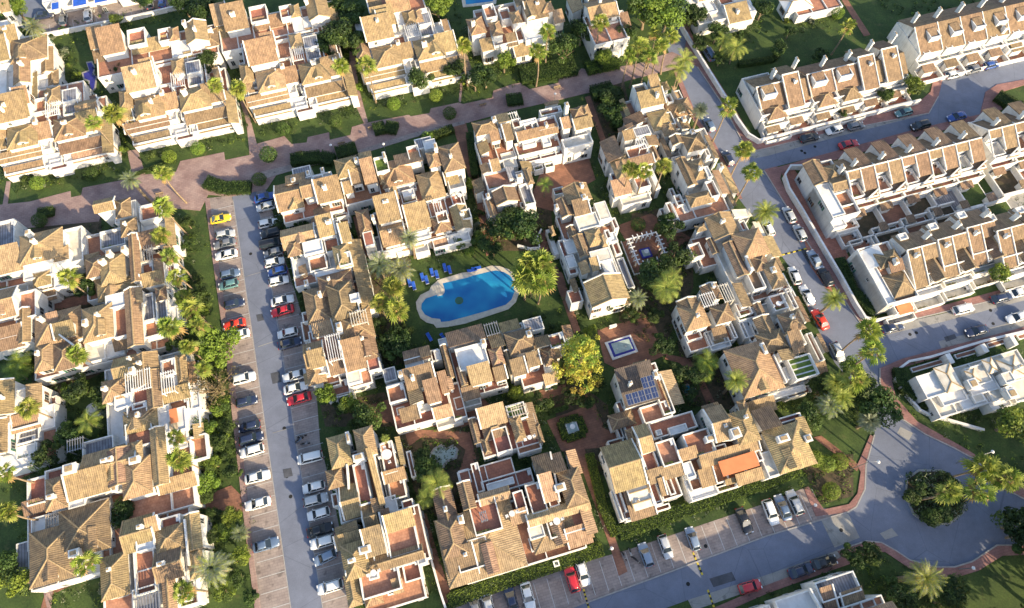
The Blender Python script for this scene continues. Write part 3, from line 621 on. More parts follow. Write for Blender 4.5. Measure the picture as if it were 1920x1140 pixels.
        if kd in ('T', 'W', 'D', 'Y', 'N'):
            fm = o.get('m', dict(T='terracotta', W='white_roof', D='grey_slab', Y='turf', N='cream_roof')[kd])
            ph = float(o.get('ph', dict(T=0.9, W=0.3, D=0.12, Y=0.8, N=0.2)[kd])); fl = z - ph
            wall.uv(u0, u1, v0, v1, base, fl); boxes.append((u0, u1, v0, v1, fl))
            tk = 0.2
            MB().uv(u0 + tk + .003, u1 - tk - .003, v0 + tk + .003, v1 - tk - .003, fl + .002, fl + .03).build(dict(T='terrace_floor', Y='lawn_strip').get(kd, 'flat_roof'), fm, th)
            mb = MB()
            mb.uv(u0, u1, v0, v0 + tk, fl + .001, z); mb.uv(u0, u1, v1 - tk, v1, fl + .001, z - .002)
            mb.uv(u0 + .002, u0 + tk, v0 + tk, v1 - tk, fl + .001, z - .004); mb.uv(u1 - tk, u1 - .002, v0 + tk, v1 - tk, fl + .001, z - .004)
            mb.build('parapet', o.get('pm', 'white_wall'), th)
            if kd == 'T' and (u1 - u0) * (v1 - v0) > 7 and rr.random() < .55:
                mb = MB(); mb.uv(u1 - .75, u1 - tk - .02, v1 - 1.15, v1 - tk - .02, fl + .031, fl + .72); mb.uv(u1 - .79, u1 - .751, v1 - .95, v1 - .45, fl + .15, fl + .6, 1); mb.build('air_conditioner', ['white_roof', 'dark_glass'], th)
            if kd == 'T' and (u1 - u0) > 2 and rr.random() < .5:
                mb = MB(); mb.uv(u0 + .25, u0 + .25 + min(2.4, (u1 - u0) * .5), v0 + tk + .02, v0 + tk + .42, fl + .031, fl + .45)
                pb = mb.build('planter', 'roof_ridge', th); mb = MB(); r9 = random.Random(bi * 50 + i)
                for _ in range(50):
                    p_ = XY(r9.uniform(u0 + .25, u0 + .25 + min(2.4, (u1 - u0) * .5)), v0 + tk + r9.uniform(0, .45), fl + r9.uniform(.42, .95)); leaf(mb, p_, rv(r9) + Vector((0, 0, .6)), .13, r9, r9.randrange(2))
                mb.build('foliage', ['leaf_mid', 'leaf_bright'], pb)
            if kd == 'T' and 'st' in o or kd == 'Y' and u1 - u0 > 3:
                mb = MB()
                for j in range(1, int(o.get('st', 3))):
                    c = v0 + (v1 - v0) * j / int(o.get('st', 3)); mb.uv(u0 + .25, u1 - .25, c - .12, c + .12, fl + .02, fl + .06)
                mb.build('white_strip', 'white_roof', th)
            continue
        if kd == 'X':
            wall.uv(u0, u1, v0, v1, base, z); boxes.append((u0, u1, v0, v1, z))
            if min(u1 - u0, v1 - v0) > 1.6:
                fm = o.get('m') or rr.choice(['terracotta', 'terracotta', 'terracotta_pale', 'cream_roof', 'terracotta_pale', 'white_roof'])
                MB().uv(u0 + .22, u1 - .22, v0 + .22, v1 - .22, z + .002, z + .03).build('terrace_floor', fm, th)
                mb = MB(); tk = .2; zp = z + rr.choice([.35, .7, .8])
                mb.uv(u0, u1, v0, v0 + tk, z + .001, zp); mb.uv(u0, u1, v1 - tk, v1, z + .001, zp - .002)
                mb.uv(u0 + .002, u0 + tk, v0 + tk, v1 - tk, z + .001, zp - .004); mb.uv(u1 - tk, u1 - .002, v0 + tk, v1 - tk, z + .001, zp - .004)
                k_ = int((u1 - u0) / 3.4)
                for j in range(1, k_):
                    if rr.random() < .7: c = u0 + (u1 - u0) * j / k_; mb.uv(c - .09, c + .09, v0 + tk, v1 - tk, z + .031, zp - .006 - .001 * j)
                mb.build('parapet', 'white_wall', th)
            continue
        p = float(o.get('p', dict(H=25, GU=25, GV=25).get(kd, 20))); ins = float(o.get('i', 0.28)); th_ = 0.16
        faces, ridges, hf = roof_shape(kd, u0, u1, v0, v1, z, p)
        mb = MB(); m = o.get('m') or (roofm if rr.random() < .62 or org is None else rr.choice(['roof_tile_brown', 'roof_tile_rosy', 'roof_tile_tan', 'roof_tile']))
        for f in faces:
            up = [XY(*q) for q in f]; dn = [XY(q[0], q[1], q[2] - th_) for q in f]; n = len(f)
            mb.add(up + dn, [tuple(range(n)), tuple(range(2 * n - 1, n - 1, -1))] + [(j, n + j, n + (j + 1) % n, (j + 1) % n) for j in range(n)], 0)
        for a, b_ in ridges: bar(mb, XY(a[0], a[1], a[2] + .03), XY(b_[0], b_[1], b_[2] + .03), 0.26, 0.06, 1)
        mb.build('roof', [m, 'roof_ridge'], th)
        a0, a1, c0, c1 = u0 + ins, u1 - ins, v0 + ins, v1 - ins
        if hf is None:
            zt = z - th_ + ins * math.tan(radians(p)); wall.uv(a0, a1, c0, c1, base, zt - .01)
        else:
            g = lambda a, c: hf(a, c) - th_ - .012
            if kd == 'GU': pts = [(a0, c0), (a1, c0), (a1, (c0 + c1) / 2), (a1, c1), (a0, c1), (a0, (c0 + c1) / 2)]
            elif kd == 'GV': pts = [(a0, c0), ((a0 + a1) / 2, c0), (a1, c0), (a1, c1), ((a0 + a1) / 2, c1), (a0, c1)]
            else: pts = [(a0, c0), (a1, c0), (a1, c1), (a0, c1)]
            n = len(pts); bt = [XY(a, c, base) for a, c in pts]; tp = [XY(a, c, g(a, c)) for a, c in pts]
            fs = [tuple(range(n - 1, -1, -1))] + [(j, (j + 1) % n, n + (j + 1) % n, n + j) for j in range(n)]
            if kd == 'GU': fs += [(n + 0, n + 1, n + 2, n + 5), (n + 5, n + 2, n + 3, n + 4)]
            elif kd == 'GV': fs += [(n + 0, n + 1, n + 4, n + 5), (n + 1, n + 2, n + 3, n + 4)]
            else: fs += [tuple(range(n, 2 * n))]
            wall.add(bt + tp, fs)
        if base < 1: boxes.append((a0, a1, c0, c1, z - .1))
        W0, D0 = u1 - u0, v1 - v0
        if org is not None and kd in ('H', 'GU', 'GV', 'SF') and W0 > 3.2 and D0 > 3.2 and rr.random() < .5:      # chimney
            ca, cb = u0 + W0 * rr.uniform(.25, .75), v0 + D0 * rr.uniform(.35, .75); s1, s2 = rr.choice([(.28, .4), (.4, .28), (.25, .25), (.55, .3)]); zc = z + min(W0, D0) * .25 + rr.uniform(.5, 1.1)
            mb = MB(); mb.uv(ca - s1, ca + s1, cb - s2, cb + s2, z, zc); mb.uv(ca - s1 - .08, ca + s1 + .08, cb - s2 - .08, cb + s2 + .08, zc - .3, zc - .18); mb.uv(ca - s1 * .5, ca + s1 * .5, cb - s2 * .5, cb + s2 * .5, zc, zc + .15, 1)
            mb.build('chimney', ['white_wall', 'roof_ridge'], th)
        if org is not None and kd in ('H', 'GU') and W0 > 5.2 and D0 > 4.2 and rr.random() < .75:      # gabled dormer on the sunny slope
            dc = u0 + W0 * rr.uniform(.3, .7); dw = rr.uniform(.8, 1.25); va, vb = v0 + .45, v0 + D0 * .42; ze = z + .85
            mb = MB(); mb.uv(dc - dw + .15, dc + dw - .15, va + .1, vb, z, ze - .05); dm = mb.build('dormer', 'white_wall', th)
            rp = ze + dw * .55; mb = MB()
            for (x0_, x1_) in ((dc - dw, dc), (dc + dw, dc)):
                q = [(x0_, va - .12, ze), (x1_, va - .12, rp), (x1_, vb + .6, rp), (x0_, vb + .6, ze)]
                if x0_ > x1_: q = q[::-1]
                up = [XY(*t_) for t_ in q]; dn = [XY(t_[0], t_[1], t_[2] - .14) for t_ in q]
                mb.add(up + dn, [(3, 2, 1, 0)[::-1], (7, 6, 5, 4), *((j, 4 + j, 4 + (j + 1) % 4, (j + 1) % 4) for j in range(4))])
            mb.build('roof', m, dm)
            o1 = link('window', win_mesh('small'), dm, XY(dc, va + .1, z + .03) - Vector(th['_o']), HD); o1.scale = (1, 1, .85)
        # roof line of white mortar along one gable edge on some roofs
        if kd in ('SF', 'GU', 'GV') and org is not None and rr.random() < 0.8 and max(u1 - u0, v1 - v0) > 2.2:
            mb = MB(); uu = u0 if rr.random() < .5 else u1
            if kd == 'SF': bar(mb, XY(uu, v0, hf(uu, v0) + .08), XY(uu, v1, hf(uu, v1) + .08), 0.3, 0.12)
            elif kd == 'GU':
                vm_ = (v0 + v1) / 2; bar(mb, XY(uu, v0, z + .08), XY(uu, vm_, hf(uu, vm_) + .08), 0.3, 0.12); bar(mb, XY(uu, vm_, hf(uu, vm_) + .081), XY(uu, v1, z + .081), 0.3, 0.12)
            else: bar(mb, XY(u0, v1, z + .08), XY((u0 + u1) / 2, v1, hf((u0 + u1) / 2, v1) + .08), 0.3, 0.12); bar(mb, XY((u0 + u1) / 2, v1, hf((u0 + u1) / 2, v1) + .081), XY(u1, v1, z + .081), 0.3, 0.12)
            mb.build('verge', 'white_wall', th)
    wall.build('wall', wallm, th)
    ALLB.extend((*q, label) for q in boxes)
    # windows on the walls that stand free
    add_windows(th, boxes, rr, windows)
    return th
def add_windows(th, boxes, rr, dens):
    o0 = Vector(th['_o'])
    for (u0, u1, v0, v1, zt) in boxes:
        if zt < 2.2: continue
        for nu, nv in ((0, -1), (1, 0), (-1, 0), (0, 1)):
            cu = (u0 + u1) / 2 if nu == 0 else (u1 if nu > 0 else u0); cv_ = (v0 + v1) / 2 if nv == 0 else (v1 if nv > 0 else v0)
            c = XY(cu, cv_); n = AU * nu + AV * nv
            if n.dot(-c) < 4: continue
            L = (u1 - u0) if nu == 0 else (v1 - v0); k = int(L / 2.3)
            if L < 1.7: continue
            k = max(1, k)
            for j in range(k):
                s = -L / 2 + L * (j + .5) / k + rr.uniform(-.25, .25)
                for fl in (0.9, 3.5, 6.1):
                    if rr.random() > dens: continue
                    kd = rr.choice(['small', 'small', 'tall', 'wide', 'shut', 'brown', 'tall'])
                    h = dict(small=.8, tall=1.5, wide=1.3, shut=1.2, brown=1.3)[kd]
                    if fl + h > zt - .35: continue
                    a = cu + (s if nu == 0 else 0); b = cv_ + (s if nv == 0 else 0)
                    bad = False
                    for dd in (0.35, 1.3):
                        for ss in (-.7, .7):
                            pa = a + nu * dd + (ss if nu == 0 else 0); pb = b + nv * dd + (ss if nv == 0 else 0)
                            for (x0, x1, y0, y1, zz) in boxes:
                                if x0 - .05 < pa < x1 + .05 and y0 - .05 < pb < y1 + .05 and zz > fl - .2: bad = True; break
                            if bad: break
                        if bad: break
                    if bad: continue
                    p = XY(a, b, fl) + n * 0.0
                    rz = math.atan2(n.y, n.x) + pi / 2
                    link('window', win_mesh(kd), th, p - o0, rz)
AP = 'apartment building'
# ---- top left: four copies of the stepped apartment block, traced on the second one
STEP = """
X 690 470 1310 640 3 d=11; X 700 400 1180 520 5.5
SF 705 415 885 487 9.6 ; SF 790 360 880 415 10.2 ; H 668 515 752 605 6.6 ; H 755 560 930 640 7 d=6 ; H 1005 515 1190 590 7 d=6
SF 885 560 1010 605 6.2 ; SF 690 620 760 690 4.6 ; SF 700 690 960 725 4.6 d=2.2 ; SF 1040 630 1300 680 4.6 d=2.2
T 885 480 975 545 6.6 ; P 960 415 1040 480 8.3 m=white_roof ; D 1040 350 1130 400 8 ; H 960 340 1040 405 8.4 ; T 1050 410 1140 470 7.4 m=grey_slab
SR 1270 520 1340 690 5 w=2 ; SF 1200 400 1245 440 6 ; SF 1140 500 1270 560 6.3
W 700 650 1000 700 5 d=2.6 m=white_wall ph=.7 ; W 1010 590 1290 640 5 d=2.4 ph=.7 ; T 710 650 800 690 5.2 ph=.7
W 740 730 1060 770 3.4 d=3 ph=.6 ; W 1060 680 1320 700 3.4 d=3 ph=.6 ; SF 745 765 970 800 2.8 d=2 ; SF 1110 690 1335 725 2.8 d=2 ; T 985 735 1090 770 3.2 ph=.8
T 1180 640 1270 670 3.5 ph=.8 ; B 690 700 960 660 5.2 h=.8 ; C 905 515 8.6
"""
a0 = UV(363, 167, 8)
sx = [((363, 167), 'stepped white block with two tan pyramid roofs below the violet pond'), ((124, 222), 'stepped white block in the upper corner, its terraces blown white by the sun'),
      ((590, 117), 'stepped white block with a curved tan roof corner beside two fan palms'), ((808, 72), 'stepped white block behind the lawn with two clipped round shrubs')]
for i, ((x, y), lb) in enumerate(sx):
    b0 = UV(x, y, 8)
    building('stepped_apartments', lb, AP, (0, 0), 3, STEP, group='stepped apartment blocks', off=(b0[0] - a0[0], b0[1] - a0[1]))
BACK = """
X 545 280 1235 300 6 d=9 ; SF 505 190 600 260 8 d=5 ; SF 560 200 705 285 9 ; T 712 170 820 240 8.6 ; SF 740 235 960 285 6.6 d=3 ; T 885 165 965 220 8.8 ; H 945 160 1010 220 8.6
GV 1035 140 1175 225 9.4 ; SF 530 305 612 340 6 ; H 1140 170 1235 250 7 ; C 600 160 11 h=3.5 ; C 1030 120 11.5 h=3.5 ; X 640 330 980 350 4 d=6 ; T 780 300 900 330 4.6 m=white_roof ; W 960 240 1080 300 7 ; SF 1035 305 1090 330 6
"""
c0 = UV(367, 57, 9); 
for (x, y), lb in (((367, 57), 'white house with two tan gables and tall chimneys above the violet pond'), ((597, 13), 'white house with tan gables at the top edge, dark garden on its far side')):
    c1 = UV(x, y, 9); building('stepped_apartments', lb, AP, (0, 0), 3, BACK, group='stepped apartment blocks', off=(c1[0] - c0[0], c1[1] - c0[1]))
building('apartment_building', 'sunlit tan roofed block at the upper corner crossed by long palm trunks', AP, (0, 0), 3, """
X -60 260 270 560 4 ; H 60 230 265 320 8 ; GV 75 290 170 460 8 ; SF -80 590 155 660 9.6 ; SF -60 250 60 330 8 ; H 245 510 335 590 6.6 ; T 80 460 170 540 7 m=grey_slab ; W 160 230 250 420 6.5 ; W 190 330 300 480 5
SL 170 420 220 560 6 ; SF 0 180 110 230 8 ; T 0 260 70 350 7 ; H 270 400 330 470 5 ; T 160 640 330 700 7 ; T 180 560 270 620 7.4 ; W 350 560 440 640 6 ; GU 430 575 560 620 7 ; SF 0 20 60 60 8 ; W -60 130 40 190 8 ; GV 230 270 300 400 6.2 ; C 20 150 10""")
building('apartment_building', 'white block at the top edge between the leafy tree and the lawn path', AP, (480, 0), 3, """
X 640 -40 960 60 6 ; GU 720 -20 870 50 9 ; SF 620 0 720 60 8.5 ; SF 640 75 790 130 9.6 ; H 870 60 945 120 8 ; W 780 80 870 130 8""")
building('apartment_building', 'white block near the top with several small tan hip roofs, corner pool behind it', AP, (480, 0), 3, """
X 1230 100 1640 180 5 d=12 ; H 1180 110 1300 180 8.6 ; H 1305 130 1395 190 8.8 ; SF 1255 240 1345 275 6 ; T 1270 30 1360 90 8.4 ; T 1360 50 1440 100 8 ; H 1420 70 1500 120 8.8 ; GV 1480 -10 1580 90 9.2 ; SF 1500 40 1650 90 8
SF 1400 210 1480 250 5.5 ; SL 1440 -30 1500 30 8.5 ; SF 1660 80 1740 120 6 ; H 1590 20 1680 60 8.6 ; SF 1440 270 1560 300 3.6 ; W 1480 130 1650 200 6.5 ; T 1540 180 1640 220 4 ; SL 1560 140 1620 220 5""")
building('apartment_building', 'tall white block at the top with a brown roof behind two slim fan palms', AP, (960, 0), 3, """
X 410 130 640 190 7 d=9 ; GU 400 20 605 85 9.3 ; SF 590 105 680 170 6.5 ; H 470 250 580 285 3 ; SL 300 -20 400 60 6 ; W 600 60 650 110 7 ; T 470 90 600 120 7.5 ; GU 390 -80 560 -20 9""")
building('apartment_building', 'white villa cut by the top edge beside the shaded lawn', 'villa', (960, 0), 3, """
X 980 20 1360 60 4 d=9 ; W 990 0 1160 60 5 ; SF 1180 60 1350 105 4.4 ; T 1150 -20 1260 10 5.5 ; W 1240 20 1370 60 5 ; SF 1010 -60 1180 -20 6 ; H 1500 0 1700 40 3.4 m=white_roof ; X 1560 20 1860 40 2.6""", windows=.5)
building('service_building', 'low white flat roofed building with blue rooflights behind the top car park', 'service building', (0, 0), 3, """
W 235 -70 760 -90 4.6 d=6 ; W 640 -130 1000 -100 4.8 ; D 285 15 335 50 4.9 ph=.05 b=3.4 m=blue_fabric ; D 405 -5 490 25 4.9 ph=.05 b=3.4 m=blue_fabric ; D 525 -35 610 5 4.9 ph=.05 b=3.4 m=blue_fabric""", windows=.3)
# ---- left middle
building('apartment_building', 'white block at the frame edge with a long tan roof and curved white wall', AP, (0, 380), 3, """
X -60 300 400 470 3 ; X 340 170 480 330 5.5 ; H 110 190 355 300 9 p=22 ; H 300 255 385 315 8.4 ; SF -60 290 130 375 7.4 ; T -40 385 170 450 4.6 ; W 130 330 300 400 6 ; H 185 400 285 455 5.6 ; T -60 120 80 300 6.5 m=grey_slab
B 0 380 280 310 7 ; C 150 165 11.5 h=4 ; W 300 330 400 460 5 ; T 190 450 320 520 3 ; SF 240 500 320 540 2.6""")
building('apartment_building', 'white block of small tan roofs between promenade and palm lawn', AP, (0, 380), 3, """
X 490 200 980 450 4 ; GU 530 -10 650 35 9 ; H 645 -10 740 70 8.6 ; T 560 165 705 230 6.6 m=grey_slab ; H 675 100 775 175 8.8 ; GV 730 180 785 440 9 w=2 ; SF 785 185 930 230 8 ; P 780 250 860 320 8 ; T 785 340 865 415 7.6
SF 795 415 925 450 8 ; H 470 295 560 340 6 ; H 480 320 600 400 8 ; H 560 310 710 440 8.4 ; SR 870 320 925 440 8 ; W 640 10 770 90 7 ; T 780 20 900 80 8 ; T 790 100 960 160 6.6 m=white_roof ; SR 940 90 985 240 6.5 w=1.6
T 930 350 990 430 6 ; SR 925 250 975 300 7 ; C 605 280 11 h=3.5 ; C 690 255 11 h=3.5 ; W 580 430 760 470 5.5 ; SF 545 450 760 480 4.6""")
building('apartment_building', 'white block with a square brown terrace at the frame edge above a leafy banana clump', AP, (0, 380), 3, """
X -60 620 160 800 4 ; GU -80 510 100 630 8.4 ; X 95 520 215 640 6.6 ; T -60 650 95 745 7 ; GV 110 600 165 780 7.2 w=2.2 ; SF -60 740 150 800 6 ; W 0 780 120 830 3""")
building('apartment_building', 'wide tan roofed block with a cross shaped terracotta terrace by the palm lawn', AP, (0, 380), 3, """
X 200 680 1000 800 4 ; X 480 760 830 850 3 ; H 195 640 460 760 6.8 ; SF 265 630 330 665 8.2 ; SF 305 695 425 745 8.2 ; H 460 600 640 750 8.4 ; T 630 585 735 740 8 ; GV 715 490 790 800 8.6 w=3 ; T 790 520 870 660 7 m=grey_slab ; T 870 530 945 650 7.4 m=grey_slab
H 545 455 770 510 7 ; W 590 525 720 570 8.6 ; SF 640 765 800 800 5.6 ; H 195 800 310 930 6.6 ; H 300 800 440 920 6.8 ; C 470 670 10.5 ; B 330 740 410 800 9 h=2 ; W 940 590 1010 700 5 ; H 870 480 940 540 8 ; T 800 665 900 740 7 ; SR 770 480 800 560 8.8
W 560 800 700 850 5 ; T 600 800 720 840 4 ; X 480 780 600 880 5""")
building('apartment_building', 'white block with white slatted pergolas over red terraces beside a bare tree', AP, (0, 380), 3, """
X 600 950 1120 1250 4 ; GU 640 880 790 980 7.4 ; GV 745 870 900 1010 8.4 ; GV 830 950 900 1150 8.6 w=2.6 ; P 705 965 850 1040 9.6 m=white_roof ; T 735 1045 850 1140 7.8 ; H 570 1010 705 1100 7.6 ; T 900 890 990 960 8 ; H 985 860 1060 1010 7.6
P 905 960 985 1060 9.4 m=white_roof ; W 960 980 1060 1040 7 ; T 940 1110 1060 1160 6.6 ; W 1060 1010 1130 1150 6 ; W 640 1090 740 1140 8 ; T 710 1140 830 1195 8 ; H 695 1180 890 1260 7.4 ; W 880 1150 960 1290 7.2 ; O 950 1165 1000 1230 7.8 ; O 948 1235 998 1270 7.4 m=beige_awning
W 1000 1130 1130 1260 5.4 ; C 735 940 11 ; SF 900 1060 1080 1095 7 d=2.5 ; SR 1060 900 1110 1010 6""")
building('apartment_building', 'long tan hip roofed block below the round fountain with a chimney stub on each ridge', AP, (0, 760), 3, """
X 160 420 1100 560 3 ; X 700 470 1110 560 4.4 ; GU 470 280 790 400 7.8 ; H 425 330 600 450 8.2 ; GV 600 260 745 430 8.6 ; H 680 320 860 490 8.6 ; GV 860 130 930 440 8.6 w=2.6 ; SF 890 425 1110 455 6.4 d=2.4 ; H 740 210 805 300 8.8
T 700 110 860 210 8.2 ; H 255 420 380 570 7.4 ; T 150 420 260 540 5.4 ; SF 135 550 260 595 4.4 ; T 250 370 370 420 6.4 ; T 460 210 640 260 6.4 m=grey_slab ; P 380 200 470 240 6.6 m=metal_grey ; C 385 355 11 sx=1.0 sy=.8 h=3.4 ; C 750 305 10.5 sx=.8 ; C 640 465 8.5
T 1060 180 1170 290 5.4 ; W 940 160 1060 230 6 ; T 930 230 1090 400 6.4 ; W 820 60 1050 130 7 ; H 690 60 890 120 7.6 ; SR 1090 110 1150 180 5 ; W 380 420 480 560 6.6 ; SF 380 400 620 480 8""")
building('apartment_building', 'broad plain brown hip roof with a star lantern palm at its edge, lower corner block', AP, (0, 760), 3, """
X 190 680 640 880 4 d=12 ; H 330 600 625 800 6.6 p=22 ; H 165 720 430 960 6.4 p=22 ; T 245 640 330 700 5 ; D 90 780 165 950 3 ; T 615 690 665 820 3.4 m=white_roof ; C 410 830 8.5 sx=.8 ; W 240 930 400 960 3.4 ; P 260 620 350 660 5""", roofm='roof_tile_brown')
building('apartment_building', 'tan roofed block with a long red terrace near the lower corner, cream half round roof', AP, (0, 760), 3, """
X 570 700 1120 1120 4 ; GU 690 650 880 790 7.4 ; T 745 805 880 1040 7 st=2 ; H 560 860 730 1060 7.2 ; T 895 640 1020 720 7.6 ; H 870 700 1040 800 7.8 ; GU 870 830 1035 960 7.8 ; GV 1030 620 1140 800 7.2 ; H 1055 820 1150 960 7.2
T 740 1040 905 1170 6.6 m=grey_slab ; P 745 1090 900 1170 8.6 m=metal_grey ; GV 905 960 1000 1160 7.4 ; W 1020 830 1060 1100 6 ; T 1000 1000 1120 1110 5 ; W 760 740 870 800 8.2 ; SF 820 640 900 700 8.6 ; B 1035 640 1060 900 8.2""")
building('apartment_building', 'white building at the frame edge beside the round fountain, palm trunk over its terraces', AP, (0, 380), 3, """
X -40 1180 330 1440 3.2 ; GV -50 1020 80 1180 8.4 ; T 60 1060 180 1150 7.4 m=white_roof ; SR 160 1030 235 1150 7.6 ; W -60 1150 60 1240 7 ; GV -50 1230 40 1400 7.6 ; T 60 1180 220 1240 6.4 ; T 90 1260 220 1330 5 m=grey_slab ; T 90 1330 200 1420 4.4 ; SF 60 1215 230 1260 5.6 ; W 220 1150 310 1260 4.6
W 0 1400 210 1470 4.4""")
# ---- centre left
building('apartment_building', 'U shaped white block with a tiny turf terrace above the pool lawn', AP, (500, 230), 4.386, """
X 110 620 640 720 4 ; X 600 430 1240 560 4 ; X 880 760 1680 900 3.4 ; X 1000 560 1500 760 4
GU 60 520 310 690 6.4 ; H 165 600 300 690 6.9 ; GU 270 480 400 600 7.8 ; SF 390 510 630 620 7.6 ; T 375 440 480 520 8.6 ; D 205 380 375 450 5.4 ; W 255 440 545 470 7.4 d=1.6 ph=.8 ; SB 150 440 330 500 6.6
H 552 310 770 420 8.6 ; SF 680 415 795 495 7.8 ; SF 770 345 915 490 8.6 ; SB 750 250 880 330 8.8 ; Y 875 290 1012 385 8.6 ; H 905 340 1225 480 6.4 ; H 915 410 970 500 7 ; SB 1040 270 1300 340 6.2
D 1030 470 1215 500 5.6 ; T 1085 540 1240 640 4.6 ; W 1110 560 1220 590 6 ; H 1225 430 1480 600 6.2 ; H 1400 200 1640 370 9.2 ; H 1305 250 1440 350 8.9 ; T 1145 200 1275 300 7.4 ; D 1210 140 1370 190 6.8 ; W 1280 150 1400 200 7.4
SF 1450 430 1590 490 5.8 ; T 1495 550 1645 690 4.6 ; SF 880 650 1115 790 8.8 ; GV 1010 540 1090 620 8.8 ; H 725 730 880 910 5.8 ; D 785 905 890 1000 6.4 ph=.1 m=terracotta ; GU 915 820 1160 980 5.8 ; SF 1125 720 1360 850 6.2
T 1385 740 1500 800 7 ; P 1365 660 1455 740 8 m=white_roof ; H 1350 790 1530 880 5.8 ; GV 1500 700 1690 860 5.6 ; T 1590 720 1690 780 6.4 m=beige_awning ; D 800 960 1010 1040 3.2 ph=.5 ; W 1165 860 1350 930 5 ; N 1160 830 1330 880 5.6
T 1480 890 1690 860 3.6 ; W 1340 900 1680 960 3.8 ph=.7 ; SF 1100 960 1300 1010 3 ; SF 1340 960 1500 1000 3 ; T 1050 1000 1200 1040 2.6 ; W 1200 980 1340 1050 3 ph=.6 ; SL 350 730 545 790 3.4 ; T 520 680 680 760 3.6 ; T 560 760 680 820 2.8 ; SF 620 510 720 570 6.8
C 735 300 10.5 h=3 ; C 1385 190 11 h=4 sx=.35 sy=.8 ; C 965 270 9.8 sx=.25 sy=1 ; C 215 470 8 ; C 335 410 7.6 sx=.3 ; C 455 385 7.8 sx=.3 ; X 1460 400 1640 540 5 ; B 1280 690 1490 580 4.4 h=2 ; C 870 770 9 sx=.3 sy=.5""", roofm='roof_tile')
building('apartment_building', 'row of joined tan roofed houses along the inner parked cars, palm shadows on its roofs', AP, (510, 390), 3.083, """
X 100 250 320 420 4 ; X 190 500 560 680 4 ; X 210 720 600 900 4 ; X 90 150 450 330 4
GU 50 130 262 200 6.4 ; SF 255 70 372 150 8.6 ; T 295 175 392 240 7.2 ; H 75 190 190 262 6.6 ; W 172 200 300 245 7.4 ; SF 385 110 465 190 8.8 ; H 345 225 465 330 8.4 ; T 375 265 465 320 9 m=shutter_brown ; T 205 285 322 345 6.6
SL 150 340 212 400 4.4 ; SR 462 190 580 585 6.2 w=2.6 ; W 240 350 470 385 6.6 d=1.6 ; H 260 400 480 470 7 ; H 175 480 350 640 6.2 ; H 310 450 500 620 8.2 ; W 445 500 510 530 9 ; Y 450 535 508 590 8.4 ; W 500 480 545 570 6.6
H 345 620 600 740 6.8 ; P 450 610 555 660 9 m=cream_roof ; T 170 605 232 650 4 ; T 165 660 232 760 3.2 ; SF 232 680 360 720 5 ; H 400 700 620 860 6.6 ; SF 400 790 550 920 7 ; P 305 745 415 870 9 m=white_roof ; GU 180 790 315 900 6.2 ; SF 205 840 315 910 7 ; W 365 665 410 720 8.4
SF 320 890 425 950 5.6 ; W 245 910 320 950 5.4 ; D 425 955 520 1000 5.6 m=cream_roof ; T 282 975 400 1020 4 ; T 300 1020 455 1075 3.4 ; X 540 850 632 930 6 ; X 430 950 585 1010 4 ; H 190 900 320 1000 4.6 ; C 385 680 10 ; C 195 430 6.5 h=4 sx=.3 ; T 370 1080 480 1110 2.6
SL 180 960 240 1010 3""", roofm='roof_tile')
building('apartment_building', 'corner block with a table terrace and stepped plant boxes above the dark pond', AP, (480, 760), 3, """
X 420 300 720 600 4 ; X 680 240 850 560 3 ; H 395 185 545 330 7.2 ; H 545 140 685 270 8.6 p=28 ; SF 640 265 725 560 7.8 ; T 540 335 655 545 7.4 ; H 390 370 505 450 6.6 ; GU 465 460 600 620 6.2 ; T 690 215 800 370 6.8
SR 780 180 842 330 5.4 ; T 735 420 850 510 5.6 ; T 842 260 902 400 3.6 ; W 715 520 800 585 5.6 ; T 815 540 898 610 5.6 ; T 420 500 482 560 4.4 ; T 460 570 545 650 3.2 ; SF 540 600 590 640 3.6 ; GU 590 570 695 690 6 ; SL 440 690 595 760 5
SF 700 590 760 630 6.6 ; SF 710 380 850 410 6 ; SR 645 530 720 590 7 ; C 575 290 10.5 sx=.9 ; C 515 180 9 sx=.25 sy=1 ; B 510 330 520 470 7.6""", roofm='roof_tile')
building('apartment_building', 'bottom block with a triangular tan roof corner and two wide terracotta terraces', AP, (480, 760), 3, """
X 700 620 985 860 5 ; X 560 820 960 1080 4 ; H 470 790 650 950 7.4 p=28 ; SF 595 705 735 830 8.4 ; SF 715 625 900 675 7.8 ; T 720 680 922 815 7.4 m=terracotta_pale ; GU 500 895 950 870 6.9 d=2.4 ; T 575 950 820 1030 6.8 m=terracotta_pale ; H 490 960 600 1120 5.4 ; T 655 830 750 870 7.2
T 705 1050 865 1100 3.8 ; SF 760 980 835 1050 5.2 ; T 815 880 935 970 5.4 ; T 730 1010 780 1060 5 ; W 900 845 962 885 6.4 ; SF 440 740 600 780 6 ; C 610 810 9.6 sx=.9 ; W 630 950 690 970 7.2 ; H 600 1040 720 1110 4.6 ; B 690 600 740 830 8 h=1.6
T 700 590 750 620 6""", roofm='roof_tile')
building('apartment_building', 'brown roofed house with a planter terrace and a red roof deck beside the square garden', AP, (700, 580), 4.267, """
X 800 880 1360 1060 4 ; SF 822 810 1078 900 7.4 m=roof_tile_rosy ; GV 755 880 870 1060 6 ; Y 1055 775 1240 860 6.8 ; H 1085 870 1230 1040 7 ; SR 1235 750 1310 1040 5.2 w=2 ; T 940 965 1115 1120 7.4 ; H 1285 930 1372 1060 5.4 ; H 850 900 1090 1000 6.4
T 1130 1040 1350 1110 5 ; H 860 1040 950 1150 6.2 ; P 1100 790 1240 830 8 ; T 1240 840 1300 900 5.4""", roofm='roof_tile_brown')
